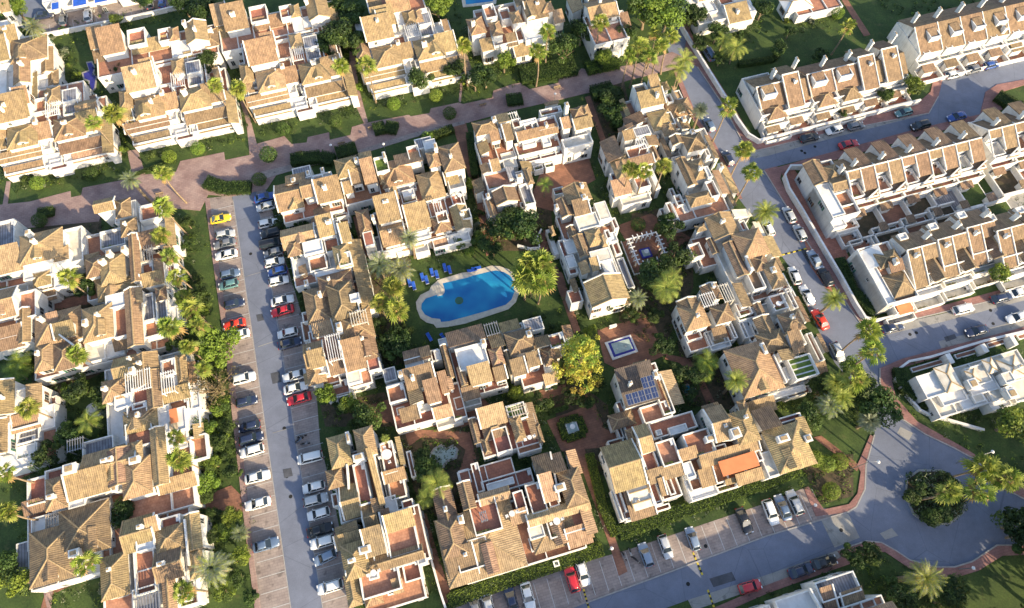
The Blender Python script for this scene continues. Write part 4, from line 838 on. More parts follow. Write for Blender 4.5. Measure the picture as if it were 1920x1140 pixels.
building('apartment_building', 'large bottom block of rosy tiles and terracotta decks between two garden paths', AP, (480, 760), 3, """
X 1100 640 1860 800 4 m=terracotta ; X 1130 380 1500 520 3 m=terracotta ; H 1000 650 1530 900 5.6 p=7 ; H 1500 590 1905 740 5.6 p=7 ; GV 985 480 1140 640 6.6 m=roof_tile_brown ; GV 1128 440 1242 570 8 m=roof_tile_brown ; T 1205 330 1290 480 4.6 ; T 1260 420 1570 440 4.4 d=2.6 ; W 1290 430 1460 450 5 d=1.2 ; T 1190 550 1390 690 7.4 ; GU 1240 480 1440 540 6.8 d=2.2
H 1010 650 1200 830 7.2 ; SF 1055 820 1260 950 5.4 ; T 1110 785 1330 890 6.4 ; T 1335 730 1425 830 5.4 ; T 1225 890 1385 940 3.4 ;  T 1135 370 1215 430 3.4 ; C 1152 640 9.8 ; P 1270 600 1290 650 8 m=metal_grey
T 1440 490 1530 590 7.6 ; T 1510 450 1645 590 7.4 ; SF 1580 400 1700 530 8.6 ; SB 1545 290 1680 380 7.8 m=roof_tile_brown ; SB 1640 280 1748 370 8 m=roof_tile_brown ; H 1690 380 1875 540 8.4 p=27 ; GU 1520 630 1880 570 7.2 d=2.2 ; T 1620 620 1865 690 7 ; SR 1830 560 1905 720 6.6 w=2
SF 1730 700 1900 770 5.8 ; N 1525 690 1630 735 6.4 ; T 1640 755 1800 810 3.4 ; T 1530 750 1640 800 4.4 ; D 1480 750 1510 860 3 ; SF 1420 600 1540 650 6.6 ; T 1640 520 1710 560 7.2 ; C 1710 460 10 sx=.9 ; B 1655 260 1710 540 8.6 h=.8 ; T 1380 730 1470 830 5 ; SR 1740 260 1840 380 6 ; W 1680 880 1700 900 1.5
SF 1630 740 1700 800 4.8""", roofm='roof_tile_rosy')
building('apartment_building', 'L shaped brown block beside the pool with white roof decks', AP, (700, 580), 4.267, """
X 110 620 640 850 4 ; X 600 320 1080 620 4 ; X 1100 300 1480 560 4 ; D 70 480 192 560 4.8 ; T 100 620 268 715 6.6 ; SF 235 500 510 590 8.6 ; SF 395 590 552 730 8.6 ; SL 265 640 410 735 7.6 ; SF 512 520 620 660 7.4 ; W 243 405 412 450 7.6 ; SB 230 340 470 400 6.6
SB 360 310 470 380 7 ; GV 532 290 650 540 7.4 ; SB 570 190 905 245 7.4 ; W 648 320 932 430 8.8 ph=.5 ; P 885 125 1012 190 8.4 m=metal_grey ; H 915 320 1062 440 8.8 ; SB 915 220 1060 300 7.8 ; SF 745 475 962 570 8.8 ; SF 950 480 1078 555 8.2 ; GV 665 470 760 600 7.8
T 592 600 738 860 5 w=2.4 ; SF 700 640 862 700 5.8 ; SF 470 800 640 850 5.2 ; SF 205 810 382 870 5.2 ; W 360 770 470 800 4.6 ; SR 590 540 640 640 7.4 ; X 640 720 870 760 3 ; T 660 720 730 830 3 ; W 515 240 598 290 4.4 ; W 478 330 550 400 6.4 ; T 180 790 260 830 4
H 1045 200 1312 315 8.8 ; T 1050 140 1200 150 7 ; D 1190 90 1370 150 7.8 ; SB 1275 230 1425 290 8.6 ; T 1390 210 1545 280 8.4 ; SF 1215 365 1350 440 8.6 ; SF 1085 420 1240 510 8.2 ; H 1335 320 1480 430 7.8 ; SF 1350 530 1492 580 5.8 ; SR 1500 140 1610 220 6.4 ; SB 1000 110 1180 160 6.4
GV 1060 330 1120 520 8 ; W 1360 440 1480 500 6 ; C 215 510 10 ; C 880 260 11 h=3 ; C 1245 190 10.5 ; SR 1440 290 1500 390 7 ; X 490 860 720 900 2.4 ; T 450 330 540 400 6""", roofm='roof_tile_brown')
# ---- centre right
building('apartment_building', 'white building with arched plunge pools on its deck below the promenade', AP, (860, 170), 4.385, """
X 130 440 480 560 4 ; X 480 400 930 520 3.4 ; H 105 265 335 330 8.8 ; SB 300 200 430 270 9 ; SF 350 310 458 400 8.6 ; SF 245 350 355 400 8 ; SL 150 440 262 510 5.8 ; T 430 240 530 290 7.4 ; T 530 270 625 330 7.8 ; T 630 235 825 290 7.8 ; T 660 160 855 170 7.4 ; P 400 190 495 230 8.6 m=white_roof
SF 470 370 822 330 7.2 d=2 ; T 465 460 835 430 5.4 d=3.4 ; W 510 540 830 500 3.8 d=1.2 ph=.5 ; H 910 150 1050 215 9.2 p=32 ; H 980 130 1100 210 9 ; SF 830 245 932 300 8.8 ; SF 930 255 1112 290 8.8 ; SF 832 430 938 475 5.4 ; C 890 110 12 h=4 sx=.35 ; C 290 225 10.5 h=3 ; D 340 520 490 620 4.2 m=cream_roof
X 840 420 1105 440 6.2 ; T 610 620 700 640 2.4 ; T 700 600 790 620 2.4 ; SR 500 600 620 660 4 ; W 520 430 640 430 6 d=1 ; W 680 400 760 420 6 d=2 ; SB 700 100 830 110 5 ; C 720 270 9 sx=.25 ; W 500 260 640 240 8 d=1""", roofm='roof_tile')
building('apartment_building', 'small cream walled block with a pale pink roof deck right of the narrow alley', AP, (860, 170), 4.385, """
X 160 760 620 960 4 ; SF 250 590 352 650 8.2 ; SL 170 615 255 670 8 ; T 200 680 480 760 7.6 m=terracotta_pale ; SL 105 745 222 830 5.4 m=roof_tile_brown ; GV 270 830 500 900 8 ; GV 215 895 320 1020 6.2 ; T 490 775 635 920 7 m=grey_slab ; H 525 640 625 760 7.2 ; SR 380 640 480 720 8.2 m=grey_slab ; C 500 700 9.4 sx=.6
T 500 920 640 960 5 ; C 240 860 8 sx=.3""", roofm='roof_tile')
building('apartment_building', 'long white block with a red zigzag deck facing the pool palms', AP, (1020, 330), 3.8, """
X 80 300 520 420 4 ; X 190 560 560 760 4 ; X 310 800 600 900 3.4 ; X 90 480 240 700 3.4 ; GV 125 90 345 160 8.4 ; GV 80 170 215 275 7.8 m=roof_tile_brown ; SF 190 195 338 260 8.7 ; D 215 290 405 350 7.9 m=cream_roof ph=.3 ; D 355 195 482 295 7.9 m=cream_roof ; H 285 395 435 480 7.8 ; T 430 385 480 440 8
GV 155 365 242 420 6.8 m=roof_tile_brown ; GV 200 430 330 560 7.4 m=roof_tile_brown ; T 98 460 245 690 5.4 ; W 135 460 240 540 5.8 ph=.3 ; W 150 570 240 640 5.8 ph=.3 ; T 470 450 560 550 5.4 ; D 320 540 492 590 7.9 m=cream_roof ; SL 240 620 330 690 7.8 ; SF 315 600 405 665 8.3
W 400 600 530 700 6.9 ; GV 280 760 612 865 8.7 ; T 515 590 650 790 4.4 m=grey_slab ; SL 180 740 250 820 5.4 ; GU 500 860 640 900 4 ; X 30 380 90 560 2.6 ; H 30 360 85 420 5 ; C 285 145 10.4 ; C 90 215 8.8 sx=.3 ; W 440 410 530 460 6 ; H 400 420 440 500 8 ; X 160 830 280 900 4
T 60 90 150 120 4 ; T 480 300 530 370 6""", roofm='roof_tile')
building('apartment_building', 'stepped white house with a beige L shaped roof beside the service lane palms', AP, (1140, 130), 3.676, """
X 100 240 500 420 4 ; X 160 180 400 320 5 ; SF 190 185 402 230 9.4 ; SF 262 80 385 180 9.6 ; T 168 110 288 160 9.8 m=roof_tile_brown ; T 390 175 455 220 6.6 ; H 365 90 430 135 6.6 ; H 265 305 470 390 6.8 ; H 350 370 485 440 7 ; SR 475 350 572 405 5.4 ; H 385 230 600 300 5
SL 80 210 150 320 5.4 ; T 385 300 470 370 7.4 m=grey_slab ; SR 440 120 520 250 4.6 ; C 340 60 11 h=2 ; C 585 425 9.8 ; SR 520 250 590 330 3.8 ; T 450 150 520 200 5 ; T 280 390 355 470 5 ; SR 250 470 360 520 7 ; C 525 335 7 ; SL 100 340 250 380 5.6 m=roof_tile_brown""", roofm='roof_tile')
building('apartment_building', 'house with a lilac slab roof behind three fan palms', AP, (1140, 130), 3.676, """
X 100 520 320 600 4 ; X 10 730 300 900 3.6 ; SL 65 410 170 410 7.8 ; SF 92 440 190 475 8.8 ; D 168 405 300 440 8.6 ; T 115 540 292 580 7.4 ; P 190 490 280 540 9 m=white_roof ; SL -60 500 100 620 7.2 m=roof_tile_brown ; H 0 610 200 740 6.6 ; H 280 500 360 620 6.6 m=roof_tile_brown
T 10 720 110 790 6 ; SF 10 790 170 850 5.4 ; T 170 740 300 800 6 ; T 20 860 130 880 3.8 ; T 140 840 300 850 3.8 ; X 280 640 340 820 5 ; SF 40 640 330 650 6.8 d=2""", roofm='roof_tile')
building('apartment_building', 'white house with pyramid roof and a brick red deck beside the road bend', AP, (1140, 130), 3.676, """
X 430 620 700 900 4 ; X 430 470 760 620 4 ; H 500 460 685 540 8.9 p=27 ; GV 420 465 528 505 8.7 m=roof_tile_brown ; SL 355 480 440 600 6 ; SR 660 460 770 610 6 ; T 660 550 710 590 6.4 ; GV 465 620 620 790 8.2 ; H 545 640 705 740 8.2 ; T 665 775 775 865 8.4
H 535 870 740 910 7.8 ; SR 735 700 815 860 6.8 w=1.8 ; SR 760 670 905 850 4.8 ; T 395 920 485 1030 5.4 ; T 450 870 530 930 6.2 ; W 500 930 560 980 5.6 ; X 440 940 830 960 5 d=5 ; W 660 670 720 740 9 ; T 430 820 470 900 3 ; C 780 660 8 ; SR 820 840 880 940 4.6 ; T 360 960 420 1060 3.2""", roofm='roof_tile')
building('apartment_building', 'long brown hip roofed block along the main road with many green shuttered windows', AP, (1230, 380), 2.85, """
X 280 200 620 460 5 ; X 470 440 720 480 4 ; X 180 200 340 330 3.4 ; GV 258 85 452 165 7.8 ; GV 355 220 500 380 8.2 m=roof_tile_brown ; H 400 170 615 270 8.8 ; H 500 290 615 350 8.4 m=roof_tile_brown ; T 475 360 592 450 8 m=roof_tile_brown ; H 560 330 705 440 8.5 ; SR 585 185 655 290 6 w=2.4
T 170 225 262 280 5.8 ; H 205 125 272 145 7.4 m=roof_tile_brown ; GV 265 195 340 265 6.4 m=roof_tile_brown ; SR 390 60 520 70 6 m=cream_roof ; SR 510 110 590 180 5.4 m=cream_roof ; T 440 100 500 150 6.4 ; C 630 355 10 ; C 500 320 9.8 sx=.25 sy=1.6 ; SR 620 270 690 360 5 ; W 640 470 750 500 4 ; T 690 470 760 520 4.6 ; T 200 285 300 330 3 m=grey_slab
T 155 250 190 320 3.4 ; W 490 150 530 180 8.4""", roofm='roof_tile')
building('apartment_building', 'white house with twin small hip roofs and a cream shade roof above banana plants', AP, (1230, 380), 2.85, """
X 110 640 420 740 3.2 m=terracotta ; T 150 690 250 720 4.6 ; GV 105 530 240 560 7.6 m=roof_tile_brown ; H 110 560 295 655 8 ; H 285 560 425 625 8.6 ; P 230 495 330 540 8.6 m=white_roof ; P 330 445 420 520 8.8 m=cream_roof ; SR 400 440 515 550 7.6 m=roof_tile_brown ; SF 290 680 385 715 5.4 ; T 425 590 540 600 5.8 d=2 ; T 380 640 440 720 4.8 ; T 440 640 550 705 5 m=white_roof
T 455 610 540 740 4.9 w=1.5 ; SF 300 740 380 780 2.8 ; X 250 700 400 770 3.4 ; GV 230 450 360 510 7 m=roof_tile_brown ; T 420 540 520 590 6.6""", roofm='roof_tile')
building('apartment_building', 'brown hip roofed block with a striped green turf terrace by the roundabout palms', AP, (1230, 380), 2.85, """
X 400 820 700 960 5 ; X 520 560 800 760 4 ; X 500 1040 800 980 3.4 ; H 360 790 692 985 7.6 p=26 ; H 540 735 700 745 7.4 d=4 ; SF 685 705 800 795 7.8 ; SR 635 800 752 830 7.8 m=roof_tile_brown ; Y 735 850 840 900 8 st=4 w=4.6 d=4.2 ; T 800 700 905 840 4.6 m=terracotta_pale ; H 645 600 805 670 7.8
T 600 500 712 560 7 ; GV 515 540 600 620 6.8 m=roof_tile_brown ; GV 515 620 660 715 6.6 m=roof_tile_brown ; T 690 1010 835 1010 3.4 ; W 550 1050 800 990 4.4 d=1.2 ; W 680 880 730 940 6 ; SF 830 870 920 900 4 ; T 690 460 760 560 5 ; SR 760 500 800 640 4.4 ; C 580 775 9.6 sx=.3 sy=1 ; SR 870 700 910 800 3.6 ; B 630 810 700 960 8 h=.8""", roofm='roof_tile_brown')
sol = building('apartment_building', 'house with shade toned roof and seven solar panels beside the orange tinged tree', AP, (1100, 660), 3.352, """
X 180 320 540 420 4 ; X 400 180 570 380 3.4 ; SF 165 125 475 290 8.4 m=roof_dark p=12 ; T 410 150 545 380 7 w=2.2 m=terracotta_pale ; T 330 350 545 400 6.6 m=terracotta_pale ; SR 455 130 585 330 5.2 w=3.4 m=roof_tile_rosy ; T 370 80 450 110 7.2 ; H 130 400 315 450 4.8 ; C 435 140 10
T 180 460 240 540 3 ; X 540 330 590 370 3.4 ; H 290 70 400 120 8""", roofm='roof_tile_brown')
building('apartment_building', 'large ochre roofed block with an orange awning deck above the bottom road', AP, (1100, 660), 3.352, """
X 120 640 600 900 4.6 ; X 560 620 1120 740 4.4 ; X 1080 640 1250 760 6.4 ; X 160 860 430 1000 3.6 ; X 600 780 830 890 4.2 ; GU 85 600 385 830 8 ; GU 245 850 400 900 7.3 m=cream_roof p=14 b=4 ; GU 270 915 425 965 7.2 m=cream_roof p=14 b=4 ; SF 215 870 445 1020 5
GU 285 470 430 620 8.6 ; T 340 640 470 750 7.6 ; T 430 570 602 690 8.4 m=terracotta_pale ; SF 385 790 605 730 7 d=2.4 ; SF 710 690 1085 590 7.4 d=2.2 ; T 600 520 820 620 8 ; T 790 595 890 620 7.6 ; GU 730 360 930 540 9 ; H 880 390 1100 550 9 p=20 ; C 940 505 11.5 sx=.8 sy=.8 ; SB 1030 370 1215 470 8.4 m=roof_tile_brown
SB 720 340 850 380 7.6 m=roof_tile_brown ; H 1098 500 1452 700 7.8 p=26 ; C 1240 540 10.4 sx=1 ; C 1395 540 9 sx=.6 ; O 825 690 1092 712 8.2 ; SF 935 800 1110 770 6 d=2 ; SF 870 820 960 800 5.2 ; T 820 860 972 830 3.8 ; D 610 815 830 880 4.4 ph=.2 m=white_roof
T 385 820 485 950 5.8 ; T 488 790 565 890 5.8 ; SF 440 800 505 900 6.2 ; T 375 990 530 980 3.6 ; W 600 700 692 780 6.9 ; T 620 740 690 790 6 ; SF 685 750 822 830 5.6 ; T 395 475 690 440 5.6 d=3 ; W 430 490 480 520 5.9 d=1 ; W 510 480 640 490 5.9 d=1.4
W 230 1010 380 1030 3.6 ; T 1200 430 1350 400 6.6 ; SR 1300 420 1420 520 6.8 ; C 780 540 9.4 sx=.8 sy=.5 ; W 160 870 240 1060 3.2 ; T 1060 620 1110 680 7.4 ; SF 570 640 700 640 7.8 d=2 ; B 345 690 380 790 8.2 ; H 940 310 1030 380 7 ; C 345 700 9.4 sx=.6
T 130 560 240 570 3 ; H 240 490 330 560 6 m=roof_tile_brown ; SF 980 330 1200 360 4 m=roof_tile_rosy ; B 810 560 900 550 9 h=.6""", roofm='roof_tile')
# solar panels on their own roof
k = 0
o0 = Vector(sol['_o'])
ua, va = UV(1100 + 165 / 3.352, 660 + 125 / 3.352, 8.4); ub, vb = UV(1100 + 475 / 3.352, 660 + 290 / 3.352, 8.4)
tt = math.tan(radians(12)); v0 = min(va, vb)
for (cx, cy) in [(i, 0) for i in range(1, 6)] + [(4, 1), (5, 1)]:
    u1 = max(ua, ub) - 0.5 - (5 - cx) * 1.16; vv = v0 + 0.3 + cy * 2.02; z = 8.42 + (vv - v0) * tt
    mb = MB(); g_ = lambda a, b, c: XY(a, b, z + (b - vv) * tt + c)
    mb.box(u1 - 1.1, u1, vv, vv + 1.94, 0.10, 0.14, 0, g_); mb.box(u1 - 1.05, u1 - .05, vv + .05, vv + 1.89, 0.14, 0.155, 1, g_); mb.box(u1 - .52, u1 - .48, vv + .06, vv + 1.88, 0.156, 0.16, 0, g_)
    mb.box(u1 - .94, u1 - .06, vv + .95, vv + .99, 0.156, 0.161, 0, g_)
    mb.build('solar_panel', ['metal_grey', 'solar_blue'], sol)
# ------------------------------------------------ terraced houses on the right, built in their own axes from the ridge line
UB = """X .1 4.4 6.2 -5.6 4 ; SB 0 4.7 3.12 0 4.36 p=32 ; SB 3.12 6 6.3 0 5.9 p=13 ; SF 0 0 3.12 -1.6 6.45 p=27 ; T 0 -1.6 3.1 -5 4.8 ; SF 3.12 0 6.3 -4.2 5.12 p=27 ; SF 3.3 -4 6.5 -5.8 3.9 p=24
T -.05 -5 6.25 -6.8 2.9 ; F 0 .1 7.4 -5 4.9 ; F 0 .1 7.4 4.7 4.4 ; F 3.12 .1 7.4 -4.3 5.2 ; E 0 6.3 0 7.3 ; C 2.4 1.4 8.8 sx=.15 sy=.42 h=3 ; D 0.1 -6.8 6.2 -12.6 .25 ph=.04 m=YARD ; B 0 -6.8 0 -12.7 1.6 h=1.7 ; B 0 -12.7 6.3 -12.7 1.6 h=1.7
B 3.2 -5.9 6.4 -4.4 5.2 h=1.3 ; SF .1 -6.9 2.9 -8.4 2.3 p=15 ; SF 4.2 -10.8 6 -12.5 2.1 p=8 m=roof_tile_brown"""
UA1 = """X .1 3.6 6.1 -6 3.8 ; SB 0 4 3.9 0 5.9 p=28 ; SF 0 0 3.8 -6.6 4.7 p=27 ; SF 3.8 -1 6.1 -5.2 4.4 p=27 ; SB 3.8 4 6.1 -1 4.2 p=25 ; F 3.8 0 8.2 -6.6 4.8 ; F 0 0 8.2 -6.6 4.8 ; E 0 3.9 0 8.15 ; C 4.6 2.6 9.2 sx=.16 sy=.5 h=3.5 ; C 2.6 -1.9 7.9 sx=.3 sy=.3 h=1 ; T .1 -6.5 6.1 -7.8 2.8 m=white_roof
SF .2 -7.9 3.4 -9.4 2.3 m=roof_tile_brown p=14 ; T 0 -7.8 6 -10.6 1.2 ph=1.12 ; X .3 -5.6 .9 -9.4 2.2"""
UA2 = """X .1 3.6 6.1 -6 3.8 ; SB 0 4 6.1 0 4.9 p=26 ; SF 0 0 6.1 -4.4 4.8 p=26 ; W .8 -.6 3.9 -2.9 7.2 ; SF .9 -.3 3.8 -2.4 6.9 p=12 ; H .9 -3.2 5.4 -7.2 4.1 p=32 ; T .1 -6.2 6.1 -7.8 2.8 m=white_roof ; E 0 6.1 0 7 ; C 5 2.2 8.8 sx=.16 sy=.5 h=3 ; F 0 0 7.1 -4.4 5
SF .4 -7.8 3.6 -9.2 2.3 p=14 m=roof_tile_brown ; T 0 -7.8 6 -10.6 1.15 ph=1.1 m=terracotta"""
UA3 = """X .1 5 5.7 -5.4 4 ; SB 0 5 5.8 0 5.3 p=27 ; SF 0 0 5.8 -5.6 5 p=27 ; W 2.6 -1.2 5.2 -3.6 7.4 ; SF 2.7 -1 5.1 -3.2 7.1 p=12 ; T .1 -5.5 5.8 -7 3.1 m=white_roof ; W .9 -4.2 2.6 -5.8 5.2 ; C 1.5 2.4 9.4 sx=.16 sy=.5 h=3 ; SF .9 -7.1 4 -9 2.4 p=12 m=roof_tile_brown ; T 0 -7 5.8 -10.4 1.2 ph=1.15
F 0 0 7.9 -5.6 5.1"""
UC = """X .1 4 6.2 -5 4.4 ; SB 0 4.4 3.1 0 5.6 p=22 ; SB 3.1 4 6.3 0 5.5 p=24 ; SF 0 0 3.1 -7 3.95 p=26 ; SF 3.1 0 6.3 -2.5 6.15 p=26 ; GV 3.9 -2.3 7 -6.8 4.7 p=34 ; T 3.1 -2.5 4.1 -6.8 4 m=white_roof ; E 0 6.3 0 7.4 ; F 0 0 7.5 -7 4.1 ; F 3.1 0 7.5 -7 4.1 ; C 1.5 -1.4 7.9 sx=.35 sy=.3 h=1.3
T 0 -7 6.3 -8.4 2.8 m=white_roof ; T 0 -8.4 6.2 -10.6 1.3 ph=1.25 m=cream_roof ; W .6 4 2.4 2.6 6.6 ; C 5.2 1.8 8.9 sx=.16 sy=.5 ; D .1 8.4 6.2 4 .25 ph=.04 m=YARD ; B 0 8.5 0 4 1.6 h=1.7 ; B 0 8.5 6.3 8.5 1.6 h=1.7"""
def row(px0, z, step, units, label, group, cat='terraced house'):
    a0, b0 = UV(*px0, z)
    for i, (spec, dv, extra) in enumerate(units):
        spec = spec.replace('YARD', ['soil', 'grass', 'garden_path', 'grey_slab', 'soil'][(i * 3 + int(px0[1])) % 5])
        building('terraced_house', label(i, extra), cat, None, 1, spec, group=group, off=(a0 + i * step, b0 + dv), roofm='roof_tile_tan', windows=.24)
nm = lambda t: (lambda i, e: e or t % ORD[i])
LE = """X 0 5.4 6.2 -8 4.6 ; GV -.3 5.8 3.6 .2 5.6 p=24 m=roof_tile_brown ; H 3.2 4 6.3 .2 5.6 m=roof_tile_brown ; GU 2.8 .6 6.4 -2.4 5.9 ; T 3 -2.4 6.4 -5.8 5.2 ; SF 3.4 -5.2 6.8 -7.6 3.9 p=24 ; W 0 .3 3 -7.6 5.4 ; C 5.6 1.5 8.6 sx=.16 sy=.5 h=3 ; T 1 -8 6.2 -10 2.8 ; W 0 -7.5 3 -9.6 4 ; F 6.3 .1 7.4 -5 4.9 ; T 2 -10 6.2 -13 1.4 ph=1.3"""
row((1534, 336), 7.3, 6.3, [(LE, -.6, 'corner terraced house with a tall blank white side wall beside the red forecourt')] + [(UB, 0, None)] * 5, lambda i, e: e or 'terraced house with a white dormer terrace, %s from the red forecourt in its row' % ORD[i], 'terraced houses below the side street')
row((1862, 254), 7.6, 6.3, [(UB, 1.5, 'terraced house with a tall white gable near the frame edge below the side street'), (UB, 1.5, 'frame edge terraced house beyond the tall white gable below the side street'), (UB, 1.5, 'outermost terraced house cut by the frame edge below the side street')], lambda i, e: e, 'terraced houses below the side street')
row((1416, 156), 7.5, 6.1, [(UA2.replace('X .1 3.6', 'X -.4 5'), -.8, 'corner terraced house with dark gable wall at the meeting of lane and side street'), (UA1, 0, 'terraced house with a long golden roof strip, second from the lane corner'), (UA2, -.6, 'terraced house with a pyramid roof, third from the lane corner'),
    (UA2, -.6, 'terraced house with a pyramid roof, fourth from the lane corner'), (UA1, 0, 'terraced house with a long golden roof strip, fifth from the lane corner'), (UA1, .6, 'terraced house with a long golden roof strip beside the leafy street tree')], lambda i, e: e, 'terraced houses above the side street')
row((1714, 52), 7.8, 5.8, [(UA3, 0, None)] * 5, lambda i, e: 'taller terraced house with a white dormer box, %s past the plain gable wall' % ORD[i], 'taller terraced houses at the corner')
building('terraced_house', 'low tan roofed house cut by the upper frame edge past the dormer houses', 'terraced house', (1440, 0), 3, "X 1330 60 1700 160 4 ; GU 1320 60 1500 150 6 ; T 1300 200 1440 260 3.4 ; H 1440 40 1600 120 6.6 ; C 1340 150 8.6", windows=.24)
CE = """X -1 4 5.8 -8.5 4.7 ; SL -.6 3.6 3 -.6 4.9 p=20 m=white_roof ; H 1.4 2 6 -1.4 5.8 m=roof_tile_brown ; SF 2.6 -.6 5.6 -2.8 6.1 ; H 1 -2.6 6.2 -7.8 5 p=28 ; W -1 3.2 1.2 -8.5 5.1 ; T 1.8 -8 5.6 -10 2.8 ; SF 2.2 -8.6 5.2 -10.4 2.8 m=orange_awning p=6 ; C 3.8 -1.1 7.7 sx=.35 h=1.2 ; T 1 7.6 6 4 1.5 ph=1.42 ; T 0 -10.2 6 -11.6 1.4 ph=1.3 m=cream_roof"""
row((1640, 486), 7.4, 6.9, [(CE, -.4, 'corner terraced house with a broad hipped roof and plain wall by the curved hedge')] + [(UC, 0, None), (UC, .4, None), (UC, 1.2, None)], lambda i, e: e or 'terraced house above the cross street, %s from the curved hedge' % ORD[i], 'terraced houses above the cross street')
row((1868, 428), 7.8, 6.6, [(UC, -.5, 'terraced house with a rust brown rear roof near the frame edge above the cross street'), (UC, -.5, 'outermost terraced house above the cross street, cut by the frame edge')], lambda i, e: e, 'terraced houses above the cross street')
building('flat_roofed_house', 'white house with cream flat and vaulted roofs below the cross street', 'house', (1680, 600), 4.383, """
X 180 480 1180 560 3.4 m=cream_roof ; W 160 465 430 595 5 ; H 305 395 560 560 5.6 m=cream_roof p=7 ; N 560 400 800 500 5.2 ; H 700 330 850 420 5.8 m=cream_roof p=14 ; H 820 330 1080 460 5.8 m=cream_roof p=14 ; W 560 500 860 560 4.6 ; N 740 560 900 640 4.4 ; N 900 520 1180 620 4.6
W 340 610 600 650 4.4 ; W 500 640 760 680 4 ; D 620 620 740 660 4.6 m=cream_roof ; W 740 650 960 700 3.6 ; W 860 560 1000 620 5 ; X 410 280 480 350 2.6 ; X 700 200 760 260 2.8 ; X 930 130 1010 200 2.8 ; D 120 400 430 340 .3 ph=.05 m=garden_path ; D 480 290 720 250 .3 ph=.05 m=garden_path
D 750 210 940 160 .3 ph=.05 m=garden_path ; D 1000 140 1200 90 .3 ph=.05 m=garden_path ; H 560 420 700 500 5.6 m=cream_roof p=12 ; C 640 520 7 sx=.9 sy=.9 h=1.4 ; C 960 600 7 sx=.9 sy=.9 h=1.6 ; N 860 440 990 500 6.4""", windows=.7)
building('apartment_building', 'white building with a lilac roof deck at the bottom edge below two parked cars', AP, (1400, 1000), 3.692, """
X 200 520 900 760 5 ; W 195 470 540 540 6.4 ph=.5 ; T 470 345 800 395 7.6 m=grey_slab ; SF 480 380 640 520 6.6 m=roof_tile_brown ; SF 640 440 815 440 6.6 m=roof_tile_brown d=2.4 ; T 720 500 930 560 6.8 m=grey_slab ; T 40 530 200 600 5 m=turf ; B 440 380 540 560 7.8""", roofm='roof_tile_brown')
# more of the quarter beyond the frame: houses and trees there throw the long shade over the streets
for i, (a, b, h) in enumerate(((1330, 1235, 8.5), (1130, 1290, 8.5), (930, 1335, 8), (1560, 1190, 8), (1200, 1420, 8.5), (1500, 1360, 9))):
    c = UV(a, b, 0)
    building('apartment_building', 'white house out of frame beyond the bottom road, number %s in its row' % ORD[i], AP, None, 1,
             "X 0 9 15 0 5 ; H 0 9 8 0 7.4 ; GU 8 8 15 1 %.1f ; T 3 0 12 -3 3.4" % h, off=(c[0] - 7, c[1] - 5), windows=.3, group='houses beyond the bottom road')
# ------------------------------------------------ plants: shared meshes, then one object per tree
def blob(mb, c, r, n, s, rr, mi=0, fill=.35, flat=1):
    for _ in range(n):
        d = rv(rr); k = 1 - fill * rr.random() ** 2; p = c + Vector((d.x * r[0], d.y * r[1], d.z * r[2])) * k * rr.uniform(.88, 1.1)
        nn = (d + rv(rr) * .75); nn.z = nn.z * flat + .25; leaf(mb, p, nn, s * rr.uniform(.7, 1.3), rr, mi)
PM = {}
def crown_mesh(key, R_, H_, clumps, per, s, seed, mats, tall=0):
    rr = random.Random(seed); mb = MB()
    for i in range(clumps):
        d = rv(rr); d.z = abs(d.z) * .9 - .15; k = rr.uniform(.4, 1.0)
        c = Vector((d.x * R_ * k, d.y * R_ * k, H_ * (0.5 + .42 * d.z * k))); r = R_ * rr.uniform(.2, .46)
        blob(mb, c, (r, r, r * .75), per, s, rr, 0 if len(mats) == 1 or rr.random() < .6 else rr.randrange(1, len(mats)))
    blob(mb, Vector((0, 0, H_ * .5)), (R_ * .6, R_ * .6, H_ * .33), per, s, rr)
    return mb.mesh('crown_' + key, mats)
for i in range(3):
    PM['tree%d' % i] = crown_mesh('t', 2.6, 4.4, 15, 190, .2, 11 + i, ['leaf_mid', 'leaf_dark'])
    PM['dark%d' % i] = crown_mesh('d', 2.6, 4.4, 15, 190, .2, 31 + i, ['leaf_dark', 'leaf_mid'])
    PM['bright%d' % i] = crown_mesh('b', 2.6, 4.0, 14, 180, .2, 41 + i, ['leaf_bright', 'leaf_mid'])
    PM['shrub%d' % i] = crown_mesh('s', 1.1, 1.5, 7, 90, .14, 51 + i, ['leaf_mid', 'leaf_bright'])
    PM['shrubd%d' % i] = crown_mesh('s', 1.1, 1.5, 7, 90, .14, 61 + i, ['leaf_dark', 'leaf_mid'])
    PM['shrubb%d' % i] = crown_mesh('s', 1.1, 1.5, 7, 90, .14, 71 + i, ['leaf_lime', 'leaf_bright'])
    PM['shrubg%d' % i] = crown_mesh('s', 1.1, 1.5, 7, 90, .14, 81 + i, ['leaf_grey', 'leaf_dark'])
def ball():
    rr = random.Random(5); mb = MB(); blob(mb, Vector((0, 0, 1.1)), (1.05, 1.05, 1.05), 1500, .085, rr, 0, .12); return mb.mesh('crown_ball', ['leaf_bright'])
PM['ball0'] = ball()
_m = PM['ball0'].copy(); _m.materials[0] = MATS['leaf_mid']; PM['balld0'] = _m
_m = PM['ball0'].copy(); _m.materials[0] = MATS['leaf_lime']; PM['balll0'] = _m
